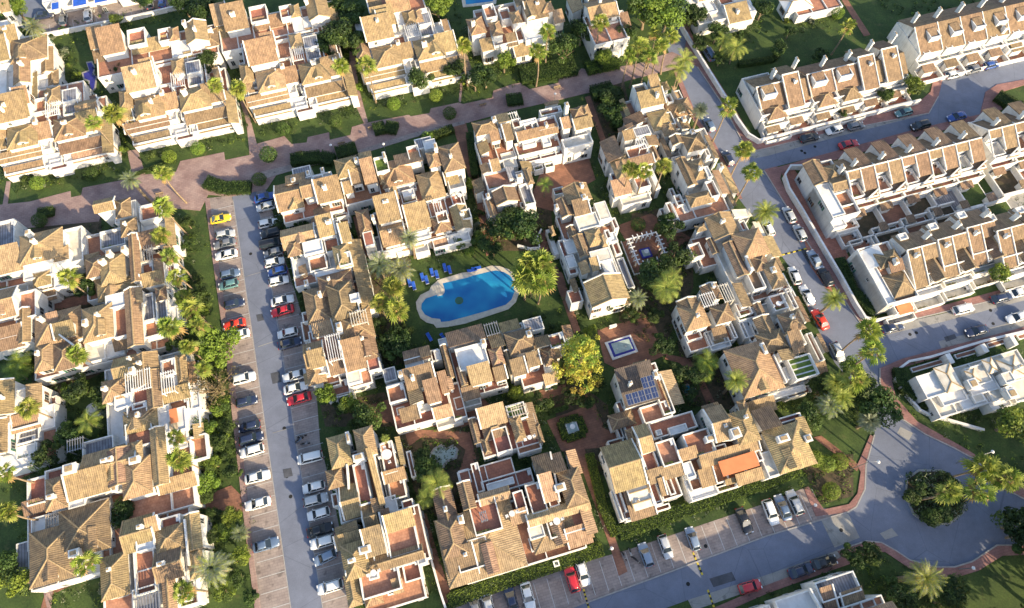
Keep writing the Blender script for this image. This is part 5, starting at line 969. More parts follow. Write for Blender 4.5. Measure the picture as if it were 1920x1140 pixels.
def big_yellow():
    rr = random.Random(77); mb = MB()
    for i in range(150):
        t = rr.random() ** 1.2; z = 2.6 + t * 9; rad = 3.1 * (1 - t) ** .7 + .35; an = rr.uniform(0, 2 * pi) ; k = rr.uniform(.3, 1.08) * (1 + .22 * sin(5 * an))
        c = Vector((cos(an) * rad * k, sin(an) * rad * k, z - .5 * k)); r = rr.uniform(.3, .62); low = t < .35
        blob(mb, c, (r, r, r * .6), 34, .15, rr, rr.choice([1, 0, 0, 0, 2] if low else [0, 0, 0, 2, 2]), .5)
    return mb.mesh('crown_yellow', ['leaf_yellow', 'leaf_orange', 'leaf_lime'])
PM['yellow0'] = big_yellow()
def olive():
    rr = random.Random(78); mb = MB()
    for i in range(26):
        an = rr.uniform(0, 2 * pi); k = rr.uniform(.2, 1); c = Vector((cos(an) * 2.3 * k, sin(an) * 2.3 * k, 3 + rr.uniform(-1, 1.6))); blob(mb, c, (.8, .8, .5), 26, .12, rr, 0, .6)
        mb.tube([Vector((0, 0, 1.2)), (c * .5) + Vector((0, 0, .9)), c], [.09, .05, .02], 5, 1, False)
    return mb.mesh('crown_bare', ['leaf_olive', 'bark'])
PM['bare0'] = olive()
def fan_crown(seed, mats, n=38):
    rr = random.Random(seed); mb = MB(); tilt = rr.uniform(-.12, .12)
    for i in range(n):
        t = i / n; el = radians(78 - 118 * t ** .9) + rr.uniform(-.22, .22); az = i * 2.39996 + rr.uniform(-.45, .45); el += tilt * cos(az)
        d = Vector((cos(az) * cos(el), sin(az) * cos(el), sin(el))); side = Vector((-sin(az), cos(az), 0)); up = side.cross(d)
        if up.z < 0: up = -up
        L_ = rr.uniform(.7, 1.45) * (1 - .25 * t); p1 = d * L_ + Vector((0, 0, -.12 * L_ * L_)); mb.tube([d * .1, p1], [.035, .02], 3, 0, False)
        R_ = rr.uniform(.75, 1.15); o = len(mb.v); mb.v.append(tuple(p1 - d * .08)); m = 8; dead = t > .86
        roll = rr.uniform(-.5, .5); sd = side * cos(roll) + up * sin(roll)
        for k in range(2 * m + 1):
            a = (k / (2 * m) - .5) * radians(205); r = R_ * (1.0 if k % 2 == 0 else .5) * (.62 + .38 * cos(a)) * rr.uniform(.88, 1.1)
            q = p1 + (d * cos(a) + sd * sin(a)) * r + Vector((0, 0, -.42 * r * r - .12 * abs(sin(a)) * r)); mb.v.append(tuple(q))
        mi = 2 if dead else (1 if rr.random() < .3 else 0)
        for k in range(2 * m): mb.f.append((o, o + 1 + k, o + 2 + k)); mb.m.append(mi)
    return mb.mesh('crown_fan', mats)
for i in range(5): PM['fan%d' % i] = fan_crown(91 + i, ['leaf_palm', 'leaf_bright', 'palm_skirt'], 30 + 4 * i)
def feather_crown(seed, mats, n=44, L_=3.0, lw=.42, droop=1.0, top=78, span=120):
    rr = random.Random(seed); mb = MB()
    for i in range(n):
        t = i / n; el = radians(top - span * t) + rr.uniform(-.1, .1); az = i * 2.39996 + rr.uniform(-.2, .2); ln = L_ * rr.uniform(.85, 1.1)
        h = Vector((cos(az), sin(az), 0)); side = Vector((-sin(az), cos(az), 0)); pts = []; p = Vector((0, 0, 0)); e = el; m = 9
        for k in range(m + 1):
            pts.append(p.copy()); p = p + (h * cos(e) + Vector((0, 0, sin(e)))) * ln / m; e -= droop * (.10 + .14 * k / m)
        mb.tube(pts, [.05 * (1 - k / (m + 1)) + .01 for k in range(m + 1)], 3, 0, False)
        for k in range(1, m * 2):
            f = k / (m * 2); j = min(int(f * m), m - 1); q = pts[j].lerp(pts[j + 1], f * m - j); tn = (pts[j + 1] - pts[j]).normalized(); w_ = lw * math.sin(pi * min(1, f * .82 + .16)) * rr.uniform(.85, 1.15)
            upn = side.cross(tn); upn = upn if upn.z > 0 else -upn
            for s_ in (-1, 1):
                tip = q + side * s_ * w_ * .85 + tn * w_ * .75 + upn * .12 * w_ - Vector((0, 0, .25 * w_)); o = len(mb.v)
                for x in (q - tn * .05, q + tn * .07, tip): mb.v.append(tuple(x))
                mb.f.append((o, o + 1, o + 2)); mb.m.append(1 if rr.random() < .3 and len(mats) > 1 else 0)
    return mb.mesh('crown_feather', mats)
for i in range(2):
    PM['date%d' % i] = feather_crown(101 + i, ['leaf_grey', 'leaf_palm'], 46, 3.0, .55)
    PM['dateg%d' % i] = feather_crown(105 + i, ['leaf_palm', 'leaf_bright'], 40, 2.9, .62)
    PM['blue%d' % i] = feather_crown(111 + i, ['leaf_grey'], 60, 2.4, .6, .5)
    PM['kentia%d' % i] = feather_crown(121 + i, ['leaf_palm', 'leaf_lime'], 16, 3.4, 1.0, 1.2, 62, 80)
    PM['banana%d' % i] = feather_crown(131 + i, ['leaf_lime', 'leaf_bright'], 9, 3.1, 1.3, 1.0, 60, 60)
    PM['big%d' % i] = feather_crown(141 + i, ['leaf_palm', 'leaf_grey'], 52, 3.9, .62, .9)
    PM['agave%d' % i] = feather_crown(151 + i, ['leaf_grey'], 24, .9, .28, .3, 80, 70)
def trunk_mesh(key, h, r0, r1, bend=.3, mats=('bark',), skirt=0, seed=1):
    rr = random.Random(seed); pts = []; rads = []
    a = rr.uniform(0, 6.28)
    for k in range(9):
        t = k / 8; pts.append(Vector((cos(a) * bend * sin(pi * t) , sin(a) * bend * sin(pi * t), h * t - (.15 if k == 0 else 0)))); rads.append(r0 + (r1 - r0) * t + (.12 * r0 if k == 0 else 0))
    mb = MB().tube(pts, rads, 8)
    if skirt: mb.tube([Vector((0, 0, h - skirt)), Vector((0, 0, h - .3)), Vector((0, 0, h + .05))], [r1 * 1.5, r1 * 2.6, r1 * 1.2], 8, 1)
    return mb.mesh('trunk_' + key, list(mats))
TR = dict(fan=trunk_mesh('fan', 1, .2, .13, .0), thick=trunk_mesh('thick', 1, .3, .26, 0))
def limbs_mesh():
    rr = random.Random(3); mb = MB().tube([Vector((0, 0, -.15)), Vector((.05, 0, 1.2)), Vector((0, .08, 2.6))], [.24, .19, .1], 8)
    for k in range(6):
        an = k * 1.05 + .3; mb.tube([Vector((0, 0, 1.1 + .2 * k)), Vector((cos(an) * .8, sin(an) * .8, 2.1 + .15 * k)), Vector((cos(an) * 1.6, sin(an) * 1.6, 3 + .1 * k))], [.1, .07, .03], 5)
    return mb.mesh('trunk_limbs', ['bark'])
TR['limbs'] = limbs_mesh()
def trunk_curve(x, y, h, r0, r1, par, seed):
    rr = random.Random(seed); a = rr.uniform(0, 6.28); b = rr.uniform(.1, .5); mb = MB(); pts = []; rads = []
    for k in range(10):
        t = k / 9; pts.append(Vector((cos(a) * b * math.sin(pi * t), sin(a) * b * math.sin(pi * t), -.15 + (h + .1) * t))); rads.append(r0 + (r1 - r0) * t + (r0 * .35 if k == 0 else 0))
    return mb.tube(pts, rads, 8)
FAMS = dict(fan='fan palms scattered among the houses', date='feather palms in the gardens', dateg='feather palms in the gardens', blue='feather palms in the gardens', kentia='feather palms in the gardens', banana='banana plants in the gardens', big='feather palms in the gardens')
NP = [0]
def palm(u, v, h, kind, label, sc=1.0):
    NP[0] += 1; rr = random.Random(1000 + NP[0]); p = P(u, v, h)
    nm_, cat = ('banana_plant', 'banana plant') if kind == 'banana' else ('palm_tree', 'palm')
    th = thing(nm_, (p.x, p.y, 0), label, cat, FAMS[kind])
    r = dict(fan=(.19, .12), date=(.32, .26), dateg=(.28, .22), blue=(.3, .25), kentia=(.14, .1), banana=(.16, .12), big=(.45, .4))[kind]
    mb = trunk_curve(0, 0, h, r[0], r[1], th, 1000 + NP[0])
    o = bpy.data.objects.new('trunk', mb.mesh('trunk', ['bark'])); C.objects.link(o); o.parent = th
    i = rr.randrange(5 if kind == 'fan' else 2)
    c = link('crown', PM['%s%d' % (kind, i)], th, (0, 0, h), rr.uniform(0, 6.28), sc * (1.22 if kind == 'fan' else 1) * rr.uniform(.82, 1.12))
    if kind == 'fan':
        mb = MB(); n = 26
        for k in range(n):
            a = k * 2.4; q = Vector((cos(a) * .22, sin(a) * .22, h - .2)); e = Vector((cos(a) * .55, sin(a) * .55, h - rr.uniform(.9, 1.5))); s_ = Vector((-sin(a), cos(a), 0)) * .16
            mb.add([q - s_ * .4, e - s_, e + s_, q + s_ * .4], [(0, 1, 2, 3)])
        mb.build('fronds', 'palm_skirt').parent = th
    elif kind == 'big':
        mb = MB()
        for k in range(7):
            a = k * .9; blob(mb, Vector((cos(a) * 1.1, sin(a) * 1.1, h + .15)), (.55, .55, .3), 40, .12, rr)
        o = mb.build('fronds', 'leaf_orange'); o.parent = th
    return th
def tree(u, v, h, kind, label, sc=1.0, name='broadleaf_tree', cat='tree', grp='broad leaved trees in the gardens', ground=False, hs=None):
    NP[0] += 1; rr = random.Random(2000 + NP[0]); p = P(u, v, 0 if ground else h * .6)
    th = thing(name, (p.x, p.y, 0), label, cat, grp)
    ks = dict(ball=1, balld=1, balll=1, yellow=1, bare=1).get(kind, 3); me = PM['%s%d' % (kind, rr.randrange(ks))]
    if kind in ('tree', 'dark', 'bright', 'bare', 'yellow'):
        s = h / (12 if kind == 'yellow' else 6.2) if kind != 'bare' else h / 5
        if kind == 'yellow':
            mb = MB().tube([Vector((0, 0, -.1)), Vector((.1, .05, 4)), Vector((0, 0, 10.5))], [.32, .22, .05], 8)
            for k in range(10): a = k * 2.1; z = 3 + k * .75; mb.tube([Vector((0, 0, z)), Vector((cos(a) * 2.4 * (1 - k * .07), sin(a) * 2.4 * (1 - k * .07), z + 1.2))], [.08, .02], 5)
            link('trunk', mb.mesh('trunk', ['bark']), th, (0, 0, 0), 0, s)
        else: link('trunk', TR['limbs'], th, (0, 0, 0), rr.uniform(0, 6), s)
        link('crown', me, th, (0, 0, 0 if kind in ('yellow', 'bare') else 1.8 * s), rr.uniform(0, 6.28), (s * sc, s * sc, s))
    else:
        s = h / (2.1 if kind.startswith('ball') else 1.6); link('stem', TR['thick'], th, (0, 0, 0), 0, (.25, .25, .7 * s)); link('crown', me, th, (0, 0, 0), rr.uniform(0, 6.28), (s * sc, s * sc, s * (hs or 1)))
    return th
# ------------------------------------------------ cars
def loft(mb, secs, mi=0, cap=True):
    n = len(secs[0]); o = len(mb.v)
    for s_ in secs: mb.v += [tuple(p) for p in s_]
    for i in range(len(secs) - 1):
        for k in range(n):
            mb.f.append((o + i * n + k, o + i * n + (k + 1) % n, o + (i + 1) * n + (k + 1) % n, o + (i + 1) * n + k)); mb.m.append(mi)
    if cap: mb.f.append(tuple(o + k for k in range(n - 1, -1, -1))); mb.f.append(tuple(o + (len(secs) - 1) * n + k for k in range(n))); mb.m += [mi, mi]
CARS = {}
def car_meshes(kind):
    if kind in CARS: return CARS[kind]
    L_, W, belt, roof, hood0, ws0, ws1, rw1, rw0 = dict(
        hatch=(4.05, 1.74, .92, 1.47, .78, .95, .25, -1.45, -1.9), sedan=(4.6, 1.80, .93, 1.44, .80, .95, .15, -1.15, -1.75),
        suv=(4.45, 1.84, 1.04, 1.66, .98, 1.0, .45, -1.65, -2.1), van=(4.6, 1.85, 1.1, 1.85, 1.0, 1.5, .9, -2.1, -2.22), coupe=(4.35, 1.8, .86, 1.28, .72, .7, -.05, -1.0, -1.7))[kind]
    h = L_ / 2; B = MB(); secs = []
    def sec(x, w, z0, z1, z2):     # rounded cross section: sill, waist, deck
        w /= 2; return [Vector((x, -w * .88, z0)), Vector((x, -w, z0 + .16)), Vector((x, -w, z1 - .12)), Vector((x, -w * .93, z1)), Vector((x, -w * .55, z2)), Vector((x, w * .55, z2)), Vector((x, w * .93, z1)), Vector((x, w, z1 - .12)), Vector((x, w, z0 + .16)), Vector((x, w * .88, z0))]
    for x, ww, z0, z1, z2 in ((-h, .74, .42, .66, .72), (-h + .1, .88, .30, belt - .14, belt - .06), (-h + .4, .97, .22, belt - .04, belt), (-h * .5, 1, .2, belt, belt + .02), (0, 1, .2, belt, belt + .02), (ws0 - .05, 1, .2, belt - .03, belt),
                              (ws0 + .35, .99, .2, hood0 + .02, hood0 + .1), (h - .45, .95, .22, hood0 - .08, hood0), (h - .12, .84, .28, hood0 - .22, hood0 - .14), (h, .66, .36, .52, .56)):
        secs.append(sec(x, W * ww, z0, z1, z2))
    loft(B, secs); body = B.mesh('body', [CARP['white']], None, True)
    # greenhouse: glass panes each its own part, roof panel on top
    wb, wr = W / 2 * .9, W / 2 * .70
    f0, f1, r1, r0 = Vector((ws0, 0, belt)), Vector((ws1, 0, roof)), Vector((rw1, 0, roof)), Vector((rw0, 0, belt))
    def pane(a, b, c, d, n, th_=.03):
        nn = n.normalized() * th_; return MB().hexa([x - nn for x in (a, b, c, d)], [x + nn * .2 for x in (a, b, c, d)])
    Y = Vector((0, 1, 0))
    ws = pane(f0 - Y * wb, f0 + Y * wb, f1 + Y * wr * .97, f1 - Y * wr * .97, Vector((1, 0, 1))).mesh('glass', ['car_glass'])
    rw = pane(r0 + Y * wb, r0 - Y * wb, r1 - Y * wr * .97, r1 + Y * wr * .97, Vector((-1, 0, 1))).mesh('glass', ['car_glass'])
    sd = []
    for s_ in (-1, 1):
        q = [r0 + Y * s_ * wb, f0 + Y * s_ * wb, f1 + Y * s_ * wr, r1 + Y * s_ * wr]; sd.append(pane(*(q if s_ < 0 else q[::-1]), Vector((0, s_, .3))).mesh('glass', ['car_glass']))
    rf = MB(); secs = []
    for x, k, dz in ((rw1 - .06, .93, -.02), (rw1 + .2, 1.0, .045), ((rw1 + ws1) / 2, 1.02, .075), (ws1 - .2, 1.0, .045), (ws1 + .06, .93, -.02)):
        secs.append([Vector((x, -wr * k, roof - .05)), Vector((x, -wr * k, roof + dz * .3)), Vector((x, -wr * .5, roof + dz)), Vector((x, wr * .5, roof + dz)), Vector((x, wr * k, roof + dz * .3)), Vector((x, wr * k, roof - .05))])
    loft(rf, secs)
    for s_ in (-1, 1):   # pillars
        for a, b in ((f0, f1), (r0, r1), (Vector(((f0.x + r0.x) / 2, 0, belt)), Vector(((f1.x + r1.x) / 2, 0, roof)))):
            rf.tube([a + Y * s_ * (wb + .005), b + Y * s_ * (wr + .015)], [.045, .04], 5)
    rfm = rf.mesh('roof', [CARP['white']], None, True)
    wh = MB().tube([Vector((0, -.1, 0)), Vector((0, .1, 0))], [.32, .32], 14).mesh('tyre', ['tyre'])
    rim = MB().tube([Vector((0, -.105, 0)), Vector((0, .105, 0))], [.19, .19], 10).mesh('rim', ['rim'])
    hl = MB().box(-.12, .05, -.2, .2, -.07, .07).mesh('headlight', ['lamp_lens']); tl = MB().box(-.03, .08, -.17, .17, -.08, .08).mesh('taillight', ['tail_lens'])
    mir = MB().box(-.07, .07, -.1, .1, -.06, .06).mesh('mirror', [CARP['white']])
    CARS[kind] = (L_, W, belt, hood0, body, rfm, ws, rw, sd, wh, rim, hl, tl, mir, ws0); return CARS[kind]
def car(u, v, hd, kind, col, label, group, cat='car', name='parked_car'):
    L_, W, belt, hood0, body, rfm, ws, rw, sd, wh, rim, hl, tl, mir, ws0 = car_meshes(kind)
    p = P(u, v, .8); th = thing(name, (p.x, p.y, .03), label, cat, group, radians(hd))
    def pt(n, me, loc=(0, 0, 0), c=False, par=None):
        o = link(n, me, par or th, loc)
        if c: o.material_slots[0].link = 'OBJECT'; o.material_slots[0].material = CARP[col]
        return o
    pt('body', body, c=True); pt('roof', rfm, c=True); pt('windscreen', ws); pt('rear_window', rw)
    for x in sd: pt('side_window', x)
    for x in (-L_ * .31, L_ * .31):
        for y in (-1, 1): w_ = pt('wheel', wh, (x, y * (W / 2 - .1), .32)); pt('rim', rim, par=w_)
    for y in (-1, 1):
        pt('headlight', hl, (L_ / 2 - .12, y * W * .31, hood0 - .14)); pt('taillight', tl, (-L_ / 2 + .02, y * W * .34, belt - .24)); pt('mirror', mir, (ws0 - .15, y * (W / 2 + .08), belt + .02), c=True)
    return th
# ------------------------------------------------ cars where the photo has them
def cars(rows, phrase, group, start=0):
    for i, (u, v, k, c, *rest) in enumerate(rows):
        hd = rest[0] if rest else 16
        word = dict(hatch='hatchback', sedan='saloon car', suv='tall estate car', van='van', coupe='low sports car')[k]
        cw = dict(slate='dark slate', steel='steel blue', scarlet='bright scarlet').get(c, c)
        car(u, v, hd + R.uniform(-2, 2), k, c, '%s %s %s' % (cw, word, phrase % ORD[i + start]), group, 'van' if k == 'van' else 'car')
cars([(413, 409, 'coupe', 'yellow'), (422, 439, 'hatch', 'silver'), (421, 456, 'sedan', 'grey', 196), (424, 477, 'sedan', 'white', 196), (431, 513, 'hatch', 'slate'), (428, 533, 'hatch', 'teal', 196), (439, 569, 'hatch', 'navy'), (439, 607, 'coupe', 'scarlet', 196), (446, 627, 'sedan', 'white', 196),
      (457, 709, 'suv', 'white'), (462, 752, 'hatch', 'navy'), (467, 799, 'hatch', 'navy', 196), (471, 822, 'suv', 'navy'), (472, 845, 'suv', 'white', 196), (482, 894, 'sedan', 'white'), (483, 944, 'sedan', 'white', 196), (498, 1021, 'sedan', 'slate')],
     'on the garden side of the long street, %s from promenade', 'cars parked along the long street')
cars([(496, 369, 'sedan', 'blue'), (498, 387, 'hatch', 'silver', 196), (502, 418, 'hatch', 'white'), (508, 437, 'suv', 'black', 196), (508, 457, 'van', 'black'), (512, 473, 'hatch', 'grey', 196), (514, 491, 'hatch', 'white'), (520, 508, 'hatch', 'blue', 196), (522, 526, 'hatch', 'white'), (529, 563, 'sedan', 'white'),
      (529, 582, 'sedan', 'red', 196), (539, 624, 'hatch', 'white', 196), (543, 643, 'sedan', 'navy'), (552, 704, 'sedan', 'white', 196), (554, 727, 'sedan', 'white'), (560, 747, 'sedan', 'red', 196), (581, 858, 'van', 'white', 196), (588, 913, 'hatch', 'white', 196), (592, 937, 'suv', 'silver'), (597, 963, 'hatch', 'white', 196),
      (600, 993, 'sedan', 'black'), (605, 1016, 'suv', 'white', 196), (609, 1045, 'hatch', 'steel', 205), (619, 1100, 'suv', 'white', 196)],
     'beside the pool side houses on long street, %s from promenade', 'cars parked along the long street')
cars([(890, 1136, 'hatch', 'grey', 106), (914, 1129, 'hatch', 'silver', 106), (958, 1121, 'sedan', 'navy', 106), (990, 1117, 'sedan', 'white', -74), (1072, 1085, 'suv', 'red', 106), (1093, 1075, 'hatch', 'white', -74), (1211, 1040, 'hatch', 'steel', 106), (1248, 1025, 'hatch', 'silver', -74), (1299, 1010, 'hatch', 'steel', 106),
      (1396, 976, 'sedan', 'black', -74), (1445, 960, 'suv', 'white', -74), (1468, 951, 'sedan', 'slate', 106), (1490, 942, 'suv', 'silver', 106)], 'in the bays of the bottom road, %s towards the roundabout', 'cars in the bays of the bottom road')
cars([(1407, 1100, 'hatch', 'red', 16), (1503, 1070, 'sedan', 'navy', 16), (1546, 1054, 'sedan', 'black', 16)], 'on the far kerb of the bottom road, %s of three', 'cars at the kerb of the bottom road')
cars([(1330, 233, 'hatch', 'slate', 106), (1365, 296, 'hatch', 'navy', 106), (1440, 427, 'hatch', 'white', 106), (1490, 516, 'hatch', 'white', 100), (1513, 553, 'sedan', 'white', 106), (1538, 598, 'sedan', 'scarlet', 110), (1571, 659, 'hatch', 'silver', -74)], 'on the apartments side of the main road, %s going down', 'cars parked along the main road')
cars([(1480, 402, 'hatch', 'silver', 106), (1500, 436, 'hatch', 'silver', 106), (1528, 486, 'sedan', 'steel', 106), (1548, 519, 'suv', 'black', 106)], 'beside the long white wall on the main road, %s going down', 'cars parked along the main road')
cars([(1518, 257, 'sedan', 'black'), (1565, 243, 'hatch', 'white', 196), (1605, 235, 'hatch', 'grey'), (1695, 210, 'hatch', 'teal', 196), (1788, 139, 'hatch', 'white'), (1823, 130, 'hatch', 'grey', 196), (1859, 121, 'hatch', 'blue')], 'at the upper kerb of the side street, %s from the lane', 'cars along the side street')
cars([(1592, 270, 'sedan', 'red'), (1726, 235, 'suv', 'black', 196), (1795, 218, 'sedan', 'blue', 196)], 'on the lower side of the side street, %s from main road', 'cars along the side street')
cars([(1674, 613, 'sedan', 'navy', 16), (1878, 558, 'suv', 'navy'), (1913, 547, 'sedan', 'white')], 'by the pavement above the cross street, %s from the main road', 'cars on the cross street')
cars([(1806, 579, 'suv', 'white'), (1832, 620, 'sedan', 'navy', 196), (1908, 594, 'sedan', 'white', 196)], 'standing in the cross street itself, %s from the main road', 'cars on the cross street')
cars([(82, 28, 'sedan', 'navy', 16), (118, 36, 'hatch', 'grey', 106), (165, 28, 'suv', 'white', 106), (280, 4, 'van', 'grey', 106), (303, 2, 'hatch', 'blue', 106)], 'in the car park at the top, %s from the photo corner', 'cars in the top car park')
cars([(1329, 100, 'van', 'slate', 110)], 'beside the lane wall near the shaded lawn, the %s one there', 'cars by the lane wall')
# mopeds
def moped(u, v, hd, col, label):
    p = P(u, v, .5); th = thing('moped', (p.x, p.y, .03), label, 'moped', 'mopeds in the parking bays', radians(hd))
    def tb(n, m, a, r): 
        o = bpy.data.objects.new(n, MB().tube(a, r, 8).mesh(n, m)); C.objects.link(o); o.parent = th
    for x in (-.62, .62): tb('wheel', ['tyre'], [(x, -.06, .27), (x, .06, .27)], [.27, .27])
    tb('body', [CARP[col]], [(-.75, 0, .62), (-.4, 0, .6), (-.1, 0, .42), (.25, 0, .4), (.45, 0, .6), (.5, 0, .95)], [.1, .2, .17, .14, .16, .1])
    tb('seat', ['tyre'], [(-.75, 0, .8), (-.3, 0, .82), (0, 0, .76)], [.1, .15, .1]); tb('handlebar', ['metal_grey'], [(.45, -.35, 1.02), (.5, 0, 1.0), (.45, .35, 1.02)], [.03, .04, .03])
    tb('fork', ['metal_grey'], [(.62, 0, .3), (.5, 0, .95)], [.05, .04])
moped(1170, 1042, -60, 'grey', 'grey moped parked closest to the footpath end'); moped(1182, 1036, -74, 'silver', 'silver moped in the middle of the three by the footpath'); moped(1193, 1050, -40, 'black', 'black moped lying closest to the steel blue hatchback')
moped(566, 818, 20, 'black', 'black moped in an empty bay above the white van'); moped(572, 832, 12, 'grey', 'grey moped just below the black moped by the houses'); moped(561, 825, 40, 'slate', 'slate moped closest to the long street asphalt')
# street lamps
def lamp(u, v, h, hd, label, arm=1.6):
    p = P(u, v, h); q = p - Vector((cos(radians(hd)), sin(radians(hd)), 0)) * arm
    th = thing('street_lamp', (q.x, q.y, 0), label, 'street lamp', 'street lamps')
    MB().tube([(q.x, q.y, 0), (q.x, q.y, .8), (q.x, q.y, h)], [.11, .08, .05], 8).build('pole', 'metal_grey', th)
    if arm > .2: MB().tube([(q.x, q.y, h - .05), (q.x + (p.x - q.x) * .6, q.y + (p.y - q.y) * .6, h + .2), (p.x, p.y, h + .15)], [.05, .04, .04], 6).build('arm', 'metal_grey', th)
    mb = MB(); loft(mb, [[Vector((p.x, p.y, h)) + Vector((cos(a), sin(a), 0)) * r_ + Vector((0, 0, z_)) for a in [k * pi / 4 for k in range(8)]] for r_, z_ in ((.2, -.05), (.32, .05), (.2, .22), (.05, .28))])
    mb.build('lamp_head', 'white_roof', th)
lamp(1647, 866, 7, 0, 'street lamp reaching over the road from the roundabout gate'); lamp(1861, 847, 8, 16, 'street lamp on a long arm beside the roundabout palms'); lamp(1825, 1065, 4, 0, 'short street lamp with a white globe on the bottom pavement', 0)
lamp(1529, 947, 3.2, 0, 'short lamp post by the pavement corner at the parking bays', 0); lamp(1041, 176, 3.5, 0, 'dark lamp post on the promenade near the palms', 0); lamp(620, 272, 3.5, 0, 'slim lamp post on the promenade among the lawn steps', 0)
lamp(719, 270, 3.5, 0, 'slim lamp post by the oval hedge on the promenade', 0); lamp(1147, 1028, 3.2, 0, 'white topped lamp post where the footpath meets the bays', 0)
# benches on the promenade
def bench(u, v, hd, label):
    p = P(u, v, .4); th = thing('bench', (p.x, p.y, .08), label, 'bench', 'benches on the promenade', radians(hd))
    for n_, m_, bb in (('seat', 'bark', (-.8, .8, -.22, .2, .4, .45)), ('backrest', 'bark', (-.8, .8, .2, .25, .5, .85)), ('leg', 'metal_grey', (-.7, -.62, -.2, .24, 0, .399)), ('leg', 'metal_grey', (.62, .7, -.2, .24, 0, .399))):
        o = bpy.data.objects.new(n_, MB().box(*bb).mesh(n_, [MATS[m_]])); C.objects.link(o); o.parent = th
for u, v, hd, t in ((697, 241, 16, 'at the left end of the oval hedge'), (741, 233, 16, 'on the upper side of the oval hedge'), (640, 268, 196, 'by the slim lamp among the lawn steps'), (905, 196, 196, 'below the fourth lawn near the dark shrub'), (1045, 165, 16, 'beside the dark lamp post near the palms'), (560, 285, 196, 'at the lawn step above the U shaped block'), (300, 365, 16, 'near the grey palm of the ramp')):
    bench(u, v, hd, 'brown bench ' + t)
# sunbeds
def sunbed(u, v, hd, label):
    p = P(u, v, .3); th = thing('sunbed', (p.x, p.y, 0.0), label, 'sunbed', 'blue sunbeds round the pool', radians(hd))
    def bx(n, m, *a):
        o = bpy.data.objects.new(n, MB().box(*a).mesh(n, [MATS[m]])); C.objects.link(o); o.parent = th; return o
    bx('mattress', 'blue_fabric', -.35, 1.0, -.32, .32, .3, .38)
    o = bpy.data.objects.new('backrest', MB().hexa([(-1.0, -.32, .62), (-.36, -.32, .3), (-.36, .32, .3), (-1.0, .32, .62)], [(-.98, -.32, .7), (-.34, -.32, .38), (-.34, .32, .38), (-.98, .32, .7)]).mesh('backrest', [MATS['blue_fabric']])); C.objects.link(o); o.parent = th
    bx('frame', 'white_paint', -.95, .95, -.34, .34, .24, .297)
    for x in (-.8, .8):
        for y in (-.28, .28): bx('leg', 'white_paint', x - .03, x + .03, y - .03, y + .03, 0, .238)
for i, (u, v) in enumerate(((768, 530), (776, 536), (792, 520), (800, 525), (810, 511), (819, 515), (834, 502), (843, 506), (885, 507), (893, 503), (805, 632), (831, 633))):
    sunbed(u, v, 106 if i < 8 else 16 if i < 10 else 120, 'blue sunbed, ' + ('%s along the lawn edge above the pool from the feather palms' % ORD[i] if i < 8 else 'on the pool rim by the sunlit lawn, %s one' % ORD[i - 8] if i < 10 else ['alone on the dark grass below the pool', 'half hidden beside the roof below the pool'][i - 10]))
# colonnade round the small blue fountain
q = P(1214, 466, 0); th = thing('colonnade', (q.x, q.y, 0), 'square white colonnade round a small violet fountain on red paving', 'colonnade')
a0, b0 = UV(1214, 466, 2.4); hw = 3.0
pf = MB().uv(a0 - hw - .9, a0 + hw + .9, b0 - hw - .9, b0 + hw + .9, 0, .2); pf.build('platform', 'garden_path', th); MB().uv(a0 - hw - 1.05, a0 + hw + 1.05, b0 - hw - 1.05, b0 - hw - .901, 0, .55).uv(a0 - hw - 1.05, a0 - hw - .901, b0 - hw - .9, b0 + hw + 1.0, 0, .548).build('low_wall', 'white_wall', th)
for s_ in (-1, 1):
    for k in range(7):
        t = -hw + k * hw / 3
        for x, y in ((s_ * hw, t), (t, s_ * hw)):
            if abs(x) == hw and abs(y) == hw and x == s_ * hw and y != t: continue
            if (x, y) in ((-hw, -hw), (hw, hw), (-hw, hw), (hw, -hw)) and (x == t): continue
            c = XY(a0 + x, b0 + y); MB().tube([(c.x, c.y, .2), (c.x, c.y, 2.5)], [.17, .14], 8).build('column', 'white_wall', th)
            ax_, by_ = (.6, .1) if x == s_ * hw and y == t else (.1, .6); MB().uv(a0 + x - ax_, a0 + x + ax_, b0 + y - by_, b0 + y + by_, 2.66 + .003 * k, 2.78 + .003 * k).build('rafter', 'white_roof', th)
for s_ in (-1, 1):
    MB().uv(a0 - hw - .1, a0 + hw + .1, b0 + s_ * hw - .12, b0 + s_ * hw + .12, 2.5, 2.655).build('beam', 'white_roof', th)
    MB().uv(a0 + s_ * hw - .12, a0 + s_ * hw + .12, b0 - hw + .13, b0 + hw - .13, 2.5, 2.65).build('beam', 'white_roof', th)
th = thing('small_fountain', tuple(XY(a0, b0, .2)), 'small square violet tiled fountain inside the white colonnade', 'fountain')
MB().uv(a0 - 1.1, a0 + 1.1, b0 - 1.1, b0 + 1.1, .2, .6).build('rim', 'cobalt_tile', th); MB().uv(a0 - .75, a0 + .75, b0 - .75, b0 + .75, .22, .61).build('water', 'fountain_water', th)
c = XY(a0, b0); MB().tube([(c.x, c.y, .5), (c.x, c.y, 1.1), (c.x, c.y, 1.15), (c.x, c.y, 1.25)], [.12, .1, .45, .5], 10).build('bowl', 'white_roof', th)
a1, b1 = UV(1073, 801, 1); th = thing('hedge_garden_fountain', tuple(XY(a1, b1, 0)), 'pale grey fountain basin inside the square clipped hedge', 'fountain')
MB().uv(a1 - 1.1, a1 + 1.1, b1 - 1.1, b1 + 1.1, 0, .8).build('rim', 'white_roof', th); MB().uv(a1 - .85, a1 + .85, b1 - .85, b1 + .85, .1, .81).build('water', 'fountain_water', th)
c = XY(a1, b1); MB().tube([(c.x, c.y, .7), (c.x, c.y, 1.5), (c.x, c.y, 1.55)], [.1, .1, .5], 8).build('bowl', 'white_roof', th)
